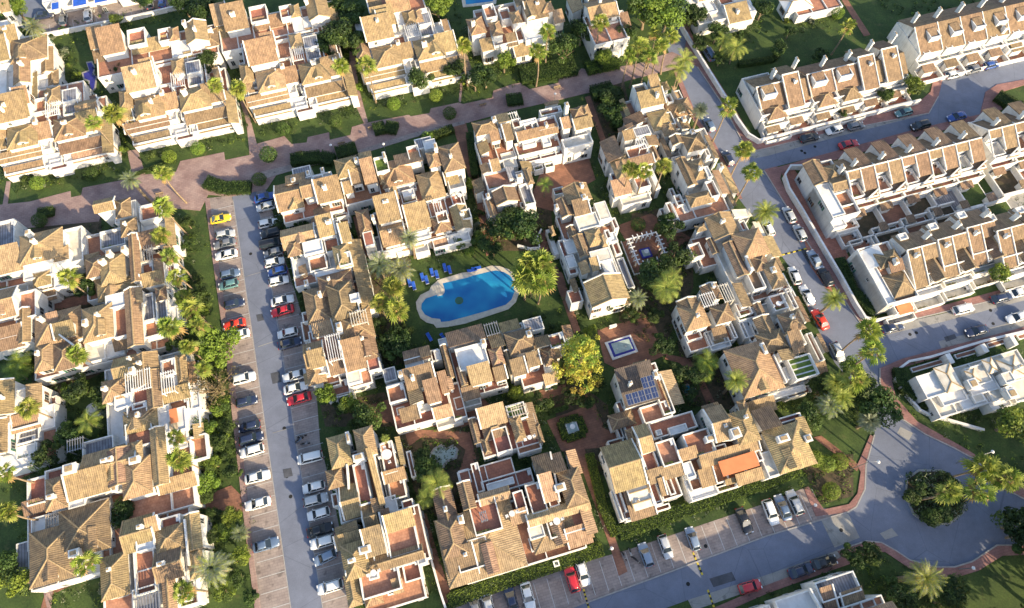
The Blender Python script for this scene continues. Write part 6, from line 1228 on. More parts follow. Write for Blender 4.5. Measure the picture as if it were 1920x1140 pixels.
# tables and chairs out on the decks
def table(u, v, z, label, n=4, r=.55, m='white_roof'):
    p = P(u, v, z + .75); th = thing('patio_table', (p.x, p.y, z), label, 'table', 'tables on the roof decks')
    def ob(nm_, mb, mm):
        o = bpy.data.objects.new(nm_, mb.mesh(nm_, [MATS[mm]])); C.objects.link(o); o.parent = th
    ob('tabletop', MB().tube([(0, 0, .7), (0, 0, .76)], [r, r], 16), m); ob('pedestal', MB().tube([(0, 0, 0), (0, 0, .7)], [.1, .06], 8), 'metal_grey')
    for k in range(n):
        a = k * 2 * pi / n + .4; x, y = p.x + cos(a) * (r + .4), p.y + sin(a) * (r + .4)
        ch = thing('patio_chair', (x, y, z), ['white', 'pale'][0] + ' chair, %s one round the %s' % (ORD[k], ' '.join(label.split()[:9])), 'chair', 'chairs round the ' + label, a)
        for nm_, bb in (('seat', (-.24, .24, -.24, .24, .4, .46)), ('backrest', (.2, .26, -.24, .24, .461, .9)), *(('leg', (x_ - .025, x_ + .025, y_ - .025, y_ + .025, 0, .399)) for x_ in (-.2, .2) for y_ in (-.2, .2))):
            o = bpy.data.objects.new(nm_, MB().box(*bb).mesh(nm_, [MATS['white_roof']])); C.objects.link(o); o.parent = ch
for a in ((725, 852, 5.9, 'oval white table on the deck above the dark pond', 4, .9), (862, 366, 3.7, 'small white table on the terracotta terrace by the alley', 2, .5), (1044, 977, 6.9, 'white table on the rosy deck beside the footpath', 2, .6), (960, 963, 6.5, 'low white table on the deck of the bottom block', 2, .5),
          (1460, 569, 6.1, 'blue topped table on the red deck by the main road', 2, .5), (700, 1074, 5.9, 'white table on the bottom terracotta terrace', 2, .5), (768, 1054, 4.5, 'green and white table on the stepped corner terrace', 2, .5), (993, 820, 6.5, 'small table on the red deck of the brown roofed house', 2, .4)): table(*a)
# ------------------------------------------------ trees, palms, shrubs
for a in ((525, 690, 'beside the stepped block in the upper corner, paler one'), (640, 640, 'beside the stepped block in the upper corner, nearer the pond'), (1210, 480, 'over the roof corner right of the violet pond'), (1340, 500, 'in the gap between two stepped blocks'), (915, 975, 'alone on the promenade lawn by the ramp')):
    palm(a[0] / 3, a[1] / 3, 11, 'fan', 'fan palm ' + a[2])
palm(63, 52, 9, 'date', 'grey green feather palm at the top car park corner'); palm(245, 337, 10, 'date', 'grey feather palm rising by the promenade ramp', .8)
for u, v, h, t in ((638, 123, 12, 'at the curved corner of the third stepped block'), (686, 122, 12, 'just across the ramp from the curved tan corner'), (870, 83, 13, 'slender one beside the leafy shrubbery at the top'), (1126, 40, 12, 'in front of the tall white block at the top'), (1027, 58, 11, 'over a roof near the top bushes, higher of two'),
                   (1008, 96, 11, 'over the bushes, yellower of two near the top'), (1180, 103, 12, 'lowest in the palm grove by the lane'), (1198, 86, 13, 'in the palm grove by the lane, beside its lowest palm'), (1216, 106, 12, 'in the middle of the palm grove by the lane'), (1240, 84, 13, 'in the palm grove by the lane, upper middle'), (1259, 66, 12, 'at the lane edge of the palm grove'),
                   (1230, 62, 11, 'at the back of the palm grove by the lane'), (1365, 199, 12, 'leaning over the lane opposite the corner house'), (1396, 281, 11, 'at the main road bend, upper of a pair'), (1410, 322, 11, 'at the main road bend, lower of a pair'), (1183, 318, 11, 'over the round tables terrace, outer one'), (1207, 320, 11, 'over the round tables terrace, middle one'),
                   (1245, 311, 12, 'over the dark garden beside the terrace trio'), (1590, 48, 9, 'on the shaded lawn behind the side street terrace'), (317, 480, 11, 'over the striped lawn, upper of its pair'), (306, 388, 11, 'over the promenade corner block, below the ramp'), (128, 521, 10, 'in the court between the two left middle blocks'),
                   (357, 578, 11, 'leaning over the lawn above the red sports car'), (318, 613, 11, 'beside the cross shaped terrace'), (144, 665, 9, 'above the long hip roof near the banana clump'), (52, 765, 10, 'over the white building at the frame edge'), (8, 888, 11, 'cut by the frame edge, upper of two'), (14, 960, 11, 'cut by the frame edge, lower of two'),
                   (335, 862, 11, 'with red flowers beside the long hip roofed block'), (160, 1056, 8, 'star shaped from above at the broad brown roof'), (344, 1108, 9, 'near the bottom edge over the red terrace block'), (713, 567, 9, 'left of the pool, closest to the houses'), (743, 579, 9, 'left of the pool, closest to the water'), (738, 537, 8, 'left of the pool, below the feather palms'),
                   (990, 492, 11, 'at the pool end, upper left in its clump'), (1016, 494, 11, 'at the pool end, upper right in its clump'), (985, 521, 10, 'at the pool end, over the pool rim'), (1012, 529, 10, 'at the pool end, lowest of its clump'), (1630, 620, 12, 'over the cross street corner, upper of two'), (1637, 660, 12, 'over the cross street corner, lower of two'),
                   (1606, 712, 10, 'beside the main road above the roundabout gardens'), (1845, 876, 11, 'on the roundabout, topmost of four'), (1890, 897, 11, 'on the roundabout, farthest out over the road'), (1838, 921, 11, 'on the roundabout, in the middle over the road'), (1780, 922, 10, 'on the roundabout, above its planting')):
    palm(u, v, h, 'fan', 'fan palm ' + t, 1.45 if 970 < u < 1030 and 480 < v < 540 else 1.25 if u > 1600 and v > 600 else 1.15 if 700 < u < 760 and 520 < v < 600 else 1.0)
for i_, (u, v, h) in enumerate(((300, 440, 10), (332, 520, 10), (345, 560, 9), (370, 610, 10), (352, 650, 9), (380, 690, 8), (330, 820, 9))):
    palm(u, v, h, 'fan', 'fan palm, %s going down the row between the roofs and striped lawn' % ORD[i_], .85)
palm(1313, 207, 7, 'blue', 'round grey green palm beside the lane apartments'); palm(1435, 398, 6, 'dateg', 'bright arching palm beside the white car on the main road'); palm(1284, 112, 11, 'kentia', 'yellow green drooping palm at the lane, right one'); palm(1274, 130, 10, 'kentia', 'yellow green drooping palm at the lane, left one')
palm(712, 497, 7, 'date', 'grey feather palm beside the pool lawn, left one of a pair', 1.15); palm(750, 507, 6, 'date', 'grey feather palm beside the pool lawn, right one of a pair', 1.05); palm(768, 447, 8, 'date', 'grey feather palm in front of the U shaped block', .9); palm(1000, 512, 9, 'kentia', 'drooping bright palm in the clump at the pool end')
palm(1195, 561, 5, 'date', 'grey feather palm at the corner of the red deck block', .85); palm(1250, 540, 7, 'kentia', 'pale yellow feathery palm in the dark garden, lower'); palm(1262, 521, 7, 'kentia', 'pale yellow feathery palm in the dark garden, upper', .8); palm(1326, 680, 4, 'banana', 'lime green banana plant beside the brown hip roofed block')
palm(1318, 700, 3.5, 'banana', 'smaller banana plant with a long hanging leaf', .8); palm(1380, 714, 8, 'dateg', 'feather palm against the white side of the brown hip roofed block'); palm(1563, 560, 7, 'dateg', 'feather palm leaning over the scarlet car', .85); palm(1566, 716, 8, 'dateg', 'feather palm in the corner garden, higher and darker')
palm(1578, 745, 7, 'dateg', 'feather palm in the corner garden, middle one'); palm(1631, 789, 5, 'blue', 'silver blue palm at the road edge above the roundabout'); palm(1733, 1084, 9, 'big', 'huge date palm with orange fruit at the bottom by the roundabout', 1.0); palm(818, 905, 6, 'kentia', 'bright arching palm above the red corridor deck', .95)
palm(798, 935, 4, 'kentia', 'small arching palm beside the corner block alley', .6); palm(398, 1065, 9, 'date', 'grey feather palm beside the bottom corner lawn', 1.1); palm(35, 680, 4, 'banana', 'leafy banana clump at the left edge of the gardens'); palm(28, 700, 3.5, 'banana', 'second stem of the leafy banana clump at the gardens edge', .9)
palm(165, 790, 5, 'kentia', 'bright arching palm beside the round fountain', .9); palm(722, 822, 8, 'kentia', 'small potted palm on the table deck above the pond', .35); palm(250 / 1 + 200, 1000, 3, 'date', 'small bare looking palm on the corner lawn by the ramp', .6); palm(1022, 345, 5, 'banana', 'yellowing banana plant in the red forecourt', .6)
palm(1380, 90, 5, 'kentia', 'drooping palm at the shaded lawn corner, right', .9); palm(1358, 75, 5, 'kentia', 'drooping palm at the shaded lawn corner, left', .9); palm(1555, 760, 6, 'date', 'grey feather palm behind the corner lawn'); palm(1590, 905, 1.2, 'agave', 'x') if False else None
T_ = [(392, 800, 4, 'bright', 'bright bush tree on the strip beside navy cars', 1), (412, 830, 4, 'tree', 'round bush tree on the strip beside the parking bays', 1), (378, 560, 6, 'tree', 'tree between two fan palms on the striped lawn edge', .9), (340, 640, 6, 'dark', 'dark tree under the fan palm by the cross terrace', 1), (372, 800, 5, 'tree', 'tree beside the slatted pergola block on the strip', .9), (430, 970, 4, 'bright', 'bright bush tree past the ramp on the corner lawn', 1), (610, 90, 7, 'dark', 'dark tree in the shaded gap at the top, lowest one', 1.1), (668, 80, 8, 'dark', 'dark tree against the fourth stepped block', 1), (625, 0, 8, 'dark', 'dark tree cut by the top edge in the shaded gap', 1.2), (690, 640, 5, 'dark', 'dark tree between joined houses and the pool garden', .8), (1010, 600, 4, 'dark', 'dark tree under the clump at the pool end', 1), (1040, 440, 4, 'dark', 'dark tree at the white deck house corner', .8), (1110, 620, 4, 'bright', 'small bright tree above the red court', .8), (1165, 545, 5, 'dark', 'dark tree right of the red deck block', 1), (1520, 775, 6, 'tree', 'tree behind the corner garden palms', 1), (1595, 690, 6, 'bright', 'bright tree at the road edge above the corner garden', .9), (1540, 735, 6, 'tree', 'leafy tree beside the turf terrace block', 1), (1130, 105, 6, 'bright', 'bright tree behind the sunlit hedge at the top', .9), (1090, 60, 7, 'tree', 'tree between the top blocks behind the bushes', 1), (890, 150, 6, 'tree', 'tree at the foot of the slender top palm', 1), (855, 130, 6, 'dark', 'dark tree between the fourth stepped block and slender palm', 1), (1093, 664, 18.5, 'yellow', 'tall yellow and orange tinged feathery tree by the violet pool', 1.05), (820, 12, 8, 'bright', 'broad leafy green tree at the top edge beside the white block', 1), (788, 148, 7, 'tree', 'loose green tree in front of the fourth stepped block', .9), (1212, 18, 10, 'bright', 'great leafy tree at the top edge, left half', 1.35), (1253, 28, 9, 'bright', 'great leafy tree at the top edge, right half', 1.35),
      (1060, 92, 8, 'tree', 'dense round tree among the top gardens', 1), (910, 140, 7, 'tree', 'bushy tree beside the slender palm at the top', 1), (945, 115, 6, 'bright', 'yellow green bushy tree near the top hip roofs', .9), (1170, 60, 7, 'tree', 'tree beside the tall white block at the top', .9), (388, 118, 7, 'dark', 'dark tree between the two white houses at the top left', .9),
      (305, 118, 5, 'dark', 'dark small tree in the court behind the stepped block', .8), (223, 135, 6, 'dark', 'dark small tree at the white house wall by the pond', .7), (612, 744, 6, 'bright', 'round bright tree beside the red saloon car', .8), (655, 762, 6, 'bright', 'light green tree in the alley below the joined houses, left', .8), (692, 775, 7, 'tree', 'green tree in the alley below the joined houses, right', .9),
      (403, 655, 9, 'bright', 'big leafy tree over the bays by the scarlet sports car', 1.1), (400, 725, 8, 'bare', 'bare brownish tree leaning over the parking bays', 1.2), (640, 60, 9, 'dark', 'dark tree in the shaded gap at the top, upper one', 1.2), (655, 30, 8, 'dark', 'dark tree in the shaded gap at the top, highest one', 1.1), (1660, 180, 5, 'tree', 'round street tree in front of the terrace row', .8),
      (1716, 163, 6, 'bright', 'larger street tree at the corner of the side street', 1.1), (1580, 213, 3, 'dark', 'small dark street tree in a terrace front yard', .8), (1873, 515, 6, 'bright', 'round street tree in front of the cross street terrace', .9), (1648, 760, 8, 'tree', 'dark leafy tree over the road edge in the corner garden', 1.1), (1615, 735, 7, 'tree', 'leafy tree in the corner garden beside the road', 1),
      (1900, 795, 8, 'bright', 'leafy tree at the frame edge below the white house', 1.1), (1908, 985, 7, 'dark', 'dark shrubby tree by the roundabout at the frame edge', 1.1), (1912, 1005, 6, 'dark', 'second dark shrubby tree by the roundabout exit', 1.1), (1600, 1040, 5, 'dark', 'dark bushy tree below the concrete patch, left', .9), (1632, 1036, 5, 'dark', 'dark bushy tree below the concrete patch, right', .9),
      (1258, 425, 7, 'dark', 'dark tree beside the red deck road block', .9), (1268, 480, 7, 'dark', 'dark tree between colonnade and long brown block', 1), (1220, 520, 7, 'dark', 'dark tree below the colonnade', 1.1), (1240, 500, 6, 'dark', 'dark tree in the middle of the dark garden', 1), (960, 420, 7, 'tree', 'dark tree beside the cream walled block', 1.1), (985, 430, 8, 'dark', 'dark tree above the pool end palms', 1.1), (935, 430, 6, 'tree', 'dark tree at the alley bend', .9),
      (970, 408, 6, 'bright', 'bright topped tree beside the cream walled block', .8), (895, 445, 4, 'bright', 'round lime green tree at the end of the U shaped block', .9), (860, 455, 3.2, 'bright', 'lime green tree in front of the white terraces', 1.2), (880, 470, 3, 'bright', 'second lime green tree in front of the white terraces', 1), (925, 470, 4, 'dark', 'dark glossy tree beside the sunlit lawn', 1.1), (740, 640, 6, 'dark', 'dark tree in the garden left of the pool', 1.1),
      (755, 655, 6, 'dark', 'dark tree in the garden below the pool palms', 1.1), (1290, 735, 4, 'dark', 'dark tree at the small blue pond', 1.1), (1268, 700, 5, 'dark', 'dark tree behind the solar roof house', 1.1), (1070, 745, 4, 'dark', 'dark tree below the yellow tree', 1), (972, 738, 4, 'bright', 'round lime tree in the alley south of the L shaped block', 1), (1100, 755, 4, 'dark', 'dark tree beside the square hedge garden', .9),
      (1010, 755, 5, 'dark', 'dark tree in the court above the square garden', 1), (30, 1090, 6, 'bright', 'yellow green tree at the lower left frame edge', 1.1), (10, 1060, 6, 'tree', 'tree at the lower left frame edge above the yellow green one', 1), (450, 1045, 5, 'bright', 'small bright tree on the corner lawn', .9), (400, 870, 4, 'bright', 'bright bush tree by the red terrace garden', 1), (385, 905, 4, 'bright', 'bright bush tree above the ramp wall', 1.2),
      (90, 855, 6, 'dark', 'dark tree below the white frame edge building', 1), (125, 820, 6, 'dark', 'dark tree beside the round fountain court', 1), (230, 960, 6, 'dark', 'dark tree between the long hip roofs', 1), (200, 740, 6, 'dark', 'dark tree behind the slatted pergola block', 1), (150, 730, 6, 'dark', 'dark tree in the court above the fountain', 1.1), (160, 540, 6, 'dark', 'dark tree under the court fan palm', .9),
      (1150, 210, 6, 'dark', 'dark tree in the hedge court, lower', 1.2), (1140, 185, 6, 'dark', 'dark tree in the hedge court, upper', 1.2), (1345, 655, 3, 'dark', 'dark shrubby tree at the white twin roof house', 1), (1300, 30, 7, 'dark', 'dark tree behind the lane wall', 1), (1345, 60, 6, 'tree', 'tree at the corner of the shaded lawn', 1), (565, 420, 4, 'dark', 'small dark tree on the white wall by the car row', .8),
      (1430, 15, 6, 'dark', 'bushy tree beside the villa at the top edge', 1), (270, 0, 5, 'dark', 'dark tree beside the top car park', 1.2), (390, 15, 8, 'dark', 'dark tree behind the white house, upper', 1.2), (345, 12, 7, 'dark', 'dark tree behind the white house, nearer the car park', 1.1), (216, 36, 4, 'bright', 'bright bush beside the top car park wall', 1), (1680, 1120, 6, 'dark', 'dark tree beside the big date palm', 1.1),
      (1790, 1110, 5, 'dark', 'dark leafy tree right of the big date palm', 1.2), (1770, 1130, 5, 'tree', 'green tree under the big date palm', 1.1), (0, 20, 8, 'tree', 'leafy tree at the upper left frame corner', 1.1), (30, 15, 7, 'bright', 'lighter tree beside the top car park entrance', 1)]
T_ += [(1722, 915, 2.4, 'dark', 'dense bush on the roundabout island first from the gate side', 1.3), (1776, 903, 2.9, 'dark', 'dense bush on the roundabout island on the upper rim', 1.3), (1768, 962, 2.9, 'dark', 'dense bush on the roundabout island on the lower rim', 1.3), (1708, 932, 2.9, 'dark', 'dense bush on the roundabout island at the outermost gate side rim', 1.3), (1740, 972, 2.4, 'dark', 'dense bush on the roundabout island at the bottom rim', 1.3), (384, 620, 2.6, 'tree', 'mid green bush tree, first in the green strip beside the parking bays', 1.25), (378, 660, 3.6, 'bright', 'bright bush tree, second in the green strip beside the parking bays', 1.25), (410, 690, 3.3, 'dark', 'dark bush tree, third in the green strip beside the parking bays', 1.25), (388, 700, 3.0, 'tree', 'leafy bush tree, fourth in the green strip beside the parking bays', 1.25), (372, 740, 2.6, 'tree', 'mid green bush tree, fifth in the green strip beside the parking bays', 1.25), (410, 765, 3.6, 'bright', 'bright bush tree, sixth in the green strip beside the parking bays', 1.25), (425, 800, 3.3, 'dark', 'dark bush tree, seventh in the green strip beside the parking bays', 1.25), (398, 830, 3.0, 'tree', 'leafy bush tree, eighth in the green strip beside the parking bays', 1.25), (420, 855, 2.6, 'tree', 'mid green bush tree, ninth in the green strip beside the parking bays', 1.25), (372, 860, 3.6, 'bright', 'bright bush tree, tenth in the green strip beside the parking bays', 1.25), (436, 880, 3.3, 'dark', 'dark bush tree, eleventh in the green strip beside the parking bays', 1.25), (386, 930, 3.0, 'tree', 'leafy bush tree, twelfth in the green strip beside the parking bays', 1.25), (402, 960, 2.6, 'tree', 'mid green bush tree, thirteenth in the green strip beside the parking bays', 1.25), (420, 1000, 3.6, 'bright', 'bright bush tree, fourteenth in the green strip beside the parking bays', 1.25), (392, 1010, 3.3, 'dark', 'dark bush tree, fifteenth in the green strip beside the parking bays', 1.25), (448, 1080, 3.0, 'tree', 'leafy bush tree, sixteenth in the green strip beside the parking bays', 1.25), (470, 1120, 2.6, 'tree', 'mid green bush tree, seventeenth in the green strip beside the parking bays', 1.25), (418, 1110, 3.6, 'bright', 'bright bush tree, eighteenth in the green strip beside the parking bays', 1.25), (350, 455, 3.3, 'dark', 'dark bush tree, nineteenth in the green strip beside the parking bays', 1.25), (352, 420, 3.0, 'tree', 'leafy bush tree, twentieth in the green strip beside the parking bays', 1.25), (372, 520, 2.6, 'tree', 'mid green bush tree, twenty-first in the green strip beside the parking bays', 1.25), (385, 575, 3.6, 'bright', 'bright bush tree, twenty-second in the green strip beside the parking bays', 1.25), (1085, 490, 3.4, 'dark', 'dense dark green garden tree, first of those in the pool and court gardens', 1.15), (1090, 530, 3.9, 'dark', 'dense dark green garden tree, second of those in the pool and court gardens', 1.15), (700, 610, 4.4, 'dark', 'dense dark green garden tree, third of those in the pool and court gardens', 1.15), (715, 650, 4.9, 'dark', 'dense dark green garden tree, fourth of those in the pool and court gardens', 1.15), (760, 620, 3.4, 'dark', 'dense dark green garden tree, fifth of those in the pool and court gardens', 1.15), (1045, 620, 3.9, 'tree', 'dense mid green garden tree, sixth of those in the pool and court gardens', 1.15), (905, 460, 4.4, 'tree', 'dense mid green garden tree, seventh of those in the pool and court gardens', 1.15), (1150, 560, 4.9, 'dark', 'dense dark green garden tree, eighth of those in the pool and court gardens', 1.15), (1180, 590, 3.4, 'dark', 'dense dark green garden tree, ninth of those in the pool and court gardens', 1.15), (1225, 590, 3.9, 'dark', 'dense dark green garden tree, tenth of those in the pool and court gardens', 1.15), (1240, 650, 4.9, 'dark', 'dense dark green garden tree, twelfth of those in the pool and court gardens', 1.15), (1040, 715, 3.4, 'dark', 'dense dark green garden tree, thirteenth of those in the pool and court gardens', 1.15), (1120, 720, 3.9, 'dark', 'dense dark green garden tree, fourteenth of those in the pool and court gardens', 1.15), (1260, 760, 4.4, 'dark', 'dense dark green garden tree, fifteenth of those in the pool and court gardens', 1.15), (1310, 700, 4.9, 'dark', 'dense dark green garden tree, sixteenth of those in the pool and court gardens', 1.15), (795, 850, 3.9, 'dark', 'dense dark green garden tree, eighteenth of those in the pool and court gardens', 1.15), (800, 880, 4.9, 'tree', 'dense mid green garden tree, twentieth of those in the pool and court gardens', 1.15), (640, 760, 3.4, 'dark', 'dense dark green garden tree, twenty-first of those in the pool and court gardens', 1.15), (670, 800, 3.9, 'tree', 'dense mid green garden tree, twenty-second of those in the pool and court gardens', 1.15), (1460, 90, 4.4, 'dark', 'dense dark green garden tree, twenty-third of those in the shaded gardens by the lane', 1.15), (1540, 110, 4.9, 'dark', 'dense dark green garden tree, twenty-fourth of those in the shaded gardens by the lane', 1.15), (1480, 60, 3.4, 'dark', 'dense dark green garden tree, twenty-fifth of those in the shaded gardens by the lane', 1.15), (1350, 110, 3.9, 'tree', 'dense mid green garden tree, twenty-sixth of those in the shaded gardens by the lane', 1.15), (1310, 80, 4.4, 'dark', 'dense dark green garden tree, twenty-seventh of those in the shaded gardens by the lane', 1.15), (1290, 40, 4.9, 'tree', 'dense mid green garden tree, twenty-eighth of those in the shaded gardens by the lane', 1.15)]
for (u, v, h, k, lb, sc) in T_: tree(u, v, h, k, lb, sc)
for u, v, k, lb in ((370, 277, 'balll', 'bright'), (316, 292, 'ball', 'broad shaded'), (68, 342, 'balll', 'flat lime'), (169, 325, 'balld', 'dark wide'), (530, 240, 'balld', 'mid green'), (738, 193, 'ball', 'wide'), (817, 178, 'balll', 'small lime'), (628, 225, 'balld', 'sparse'), (502, 288, 'balld', 'very dark tall'), (485, 335, 'balld', 'very dark wide'),
                    (843, 211, 'balld', 'dark promenade'), (1197, 420, 'balld', 'colonnade court'), (1530, 860, 'balll', 'large lime'), (1552, 869, 'balll', 'second lime'), (1575, 865, 'ball', 'third green'), (1560, 920, 'ball', 'low green'), (1750, 970, 'balld', 'roundabout'), (1572, 23, 'ball', 'shaded lawn'), (72, 412, 'balld', 'dark promenade corner'), (1240, 428, 'balld', 'dark court'), (1232, 712, 'balld', 'pond side')):
    tree(u, v, 2.6 if 'tall' not in lb else 3.2, k, '%s clipped round shrub beside %s' % (lb, 'the promenade' if v < 350 and u < 900 else 'the gardens near its path'), 1.15, 'round_shrub', 'shrub', 'clipped round shrubs')
def hedge(pts, wd, h, label, mats=('leaf_dark', 'leaf_mid'), dens=150):
    W = [P(u, v, h * .7) for u, v in pts]; rr = random.Random(len(label) + int(pts[0][0])); mb = MB(); th = thing('hedge', (W[0].x, W[0].y, 0), label, 'hedge', 'hedges')
    core = MB()
    for i in range(len(W) - 1):
        a, b = W[i], W[i + 1]; t = (b - a); ln = t.length; t.normalize(); n = Vector((-t.y, t.x, 0)); q = [a - n * wd * .4, b - n * wd * .4, b + n * wd * .4, a + n * wd * .4]
        core.hexa([(x.x, x.y, 0.01 * i) for x in q], [(x.x, x.y, h * .86 + .004 * i) for x in q])
        for _ in range(int(ln * dens * (wd + h) / 2)):
            s_ = rr.uniform(-1, 1); f = rr.choice((0, 0, 1)); p = a + t * rr.uniform(0, ln) + n * wd / 2 * (s_ if f == 0 else (1 if s_ > 0 else -1)); p.z = h * rr.uniform(.85, 1.08) if f == 0 else h * rr.random()
            leaf(mb, p, Vector((0, 0, 1)) + rv(rr) * .9 if f == 0 else n * s_ + rv(rr) * .6, .13, rr, rr.randrange(len(mats)))
    core.build('stems', 'leaf_dark', th); mb.build('foliage', list(mats), th)
hedge([(1028, 775), (1065, 762)], .8, 1.0, 'low hedge along the back of the square garden'); 
sq = t3(960, 760, [(270, 95), (375, 65), (410, 155), (305, 190), (270, 95)]); hedge(sq, 1.3, 1.2, 'clipped square hedge round the pale fountain basin', ('leaf_dark', 'leaf_bright'))
hedge([(700, 243), (722, 237), (745, 241)], 3, 1.3, 'oval clump of low hedge in the middle of the promenade'); hedge([(630, 287), (668, 276)], 3.2, 1.0, 'rectangular hedge block on the promenade edge'); hedge([(545, 300), (600, 293), (625, 300)], 3, 1.6, 'dark hedge between promenade and U shaped block')
hedge([(790, 262), (850, 240)], 2, 1.3, 'hedge behind the tall hip roof by the promenade'); hedge([(950, 188), (980, 184)], 3, 1.2, 'small dark hedge island at the right of the promenade'); hedge([(385, 340), (420, 352), (470, 350)], 3, 1.3, 'dark leafy hedge at the head of the long street')
hedge([(975, 140), (1030, 132), (1080, 122)], 5, 1.4, 'deep dark hedge along the promenade by the top gardens'); hedge([(1100, 128), (1125, 122), (1160, 115)], 3, 1.8, 'sunlit hedge between the two top palms groves', ('leaf_bright', 'leaf_mid')); hedge([(1110, 175), (1150, 165), (1165, 240)], 4, 1.6, 'tall dark hedge beside the stepped white house')
hedge([(1573, 484), (1600, 545), (1640, 588)], 2.2, 1.4, 'dark hedge inside the long white curved wall'); hedge([(1685, 690), (1692, 725), (1720, 745)], 2.2, 1.4, 'hedge corner inside the low white wall'); hedge([(1725, 757), (1780, 775), (1810, 785)], 1.6, 1.2, 'hedge along the garden below the vaulted roofs house')
hedge([(1870, 178), (1900, 196), (1925, 205)], 3.2, 1.4, 'hedge on the tip of the side street island'); hedge([(1385, 120), (1450, 110), (1460, 100)], 1.4, 1.2, 'hedge at the foot of the shaded lawn'); hedge([(1160, 1000), (1300, 950), (1500, 880)], 2.4, 1.1, 'long hedge between the ochre block and the parking bays', ('leaf_dark', 'leaf_mid', 'leaf_bright'))
hedge([(840, 1128), (960, 1085), (1130, 1028)], 2.4, 1.1, 'long hedge between the rosy block and the parking bays', ('leaf_dark', 'leaf_mid', 'leaf_bright')); hedge([(538, 420), (560, 520), (575, 600)], 1.3, 1.2, 'narrow hedge between parked cars and joined houses'); hedge([(240, 330), (300, 310), (330, 300)], .8, .7, 'low hedge along the promenade lawn')
hedge([(70, 400), (100, 395)], 2.2, 1.1, 'dark shrub hedge on the promenade beside the round bush'); hedge([(880, 250), (890, 330)], 1.5, 1.6, 'narrow dark hedge in the alley by the arched pools building'); hedge([(1105, 850), (1130, 950), (1155, 1005)], 1.6, .9, 'leafy green hedge right of the terracotta footpath', ('leaf_bright', 'leaf_mid'))
# ground cover and loose planting: nobody could count it
def cover(name, polys, n, s, mats, hh=.5, seed=1):
    rr = random.Random(seed); mb = MB()
    for q in polys:
        W = px(q); xs = [p[0] for p in W]; ys = [p[1] for p in W]
        ar = abs(sum(W[i][0] * W[(i + 1) % len(W)][1] - W[(i + 1) % len(W)][0] * W[i][1] for i in range(len(W)))) / 2
        for _ in range(int(ar * n / 14)):
            x, y = rr.uniform(min(xs), max(xs)), rr.uniform(min(ys), max(ys)); ins = False; j = len(W) - 1
            for i in range(len(W)):
                if (W[i][1] > y) != (W[j][1] > y) and x < (W[j][0] - W[i][0]) * (y - W[i][1]) / (W[j][1] - W[i][1]) + W[i][0]: ins = not ins
                j = i
            if not ins: continue
            r = rr.uniform(.25, .6); h = hh * rr.uniform(.4, 1.5); mi = rr.randrange(len(mats))
            for _ in range(14):
                d = rv(rr); leaf(mb, Vector((x + d.x * r, y + d.y * r, max(.05, h * .6 + d.z * h * .5))), d + Vector((0, 0, .7)), s * rr.uniform(.7, 1.3), rr, mi if rr.random() < .75 else rr.randrange(len(mats)))
    if mb.v: mb.build(name, list(mats))['kind'] = 'stuff'
DK = ('leaf_dark', 'leaf_dark', 'leaf_mid', 'leaf_dark', 'leaf_bright')
cover('undergrowth', [[(1704, 900), (1724, 886), (1763, 886), (1797, 905), (1808, 930), (1802, 958), (1780, 978), (1747, 980), (1716, 960)]], 80, .17, ('leaf_dark', 'leaf_grey', 'leaf_mid', 'leaf_dark'), 1.1, 9)
cover('undergrowth', [[(1700, 890), (1720, 880), (1760, 880), (1800, 905), (1812, 930), (1808, 960), (1780, 983), (1745, 986), (1712, 965), (1697, 930)], [(1155, 985), (1130, 900), (1165, 985), (1300, 940), (1500, 880), (1508, 905), (1440, 935), (1160, 1020)],
      [(840, 1140), (845, 1100), (960, 1060), (1110, 1010), (1140, 1030), (960, 1088), (850, 1140)], [(785, 860), (800, 825), (830, 820), (870, 830), (865, 870), (840, 890), (800, 890)], [(905, 400), (960, 390), (1030, 420), (1025, 465), (970, 470), (915, 460)], [(695, 600), (760, 600), (780, 680), (720, 700)],
      [(1160, 520), (1280, 440), (1300, 500), (1235, 590), (1225, 650), (1170, 610)], [(1250, 700), (1340, 680), (1330, 760), (1270, 760)], [(1040, 700), (1120, 740), (1140, 820), (1090, 760), (1000, 760), (1010, 730)], [(1500, 870), (1600, 840), (1600, 930), (1540, 948), (1510, 900)], [(1590, 1035), (1660, 1040), (1780, 1090), (1800, 1145), (1660, 1145), (1600, 1060)],
      [(100, 830), (200, 720), (240, 790), (130, 870)], [(1110, 180), (1160, 170), (1185, 270), (1150, 290)], [(600, 10), (680, -10), (690, 60), (640, 110), (610, 60)], [(1270, 150), (1300, 240), (1370, 350), (1385, 380), (1350, 330), (1290, 250)], [(1540, 700), (1640, 700), (1660, 780), (1600, 800), (1540, 760)]], 22, .16, DK, .7, 1)
cover('undergrowth', [[(200, 560), (380, 560), (360, 590), (200, 600)], [(205, 690), (280, 690), (300, 700), (210, 760)], [(330, 690), (400, 640), (440, 700), (450, 850), (400, 930), (370, 840)], [(375, 950), (420, 960), (440, 1080), (400, 1080)], [(10, 640), (60, 650), (60, 720), (0, 730)], [(470, 850), (480, 1000), (440, 1000)],
      [(100, 40), (400, -10), (410, 30), (240, 60), (110, 100)], [(170, 45), (330, 20), (330, 40), (180, 70)], [(760, 20), (860, 0), (870, 60), (860, 180), (800, 60)], [(880, 130), (980, 100), (990, 160), (930, 165), (870, 190)], [(600, 770), (700, 760), (720, 790), (620, 800)], [(1380, 830), (1390, 830), (1385, 840)], [(740, 790), (860, 770), (850, 790), (750, 805)]], 13, .15, ('leaf_mid', 'leaf_dark', 'leaf_bright'), .45, 2)
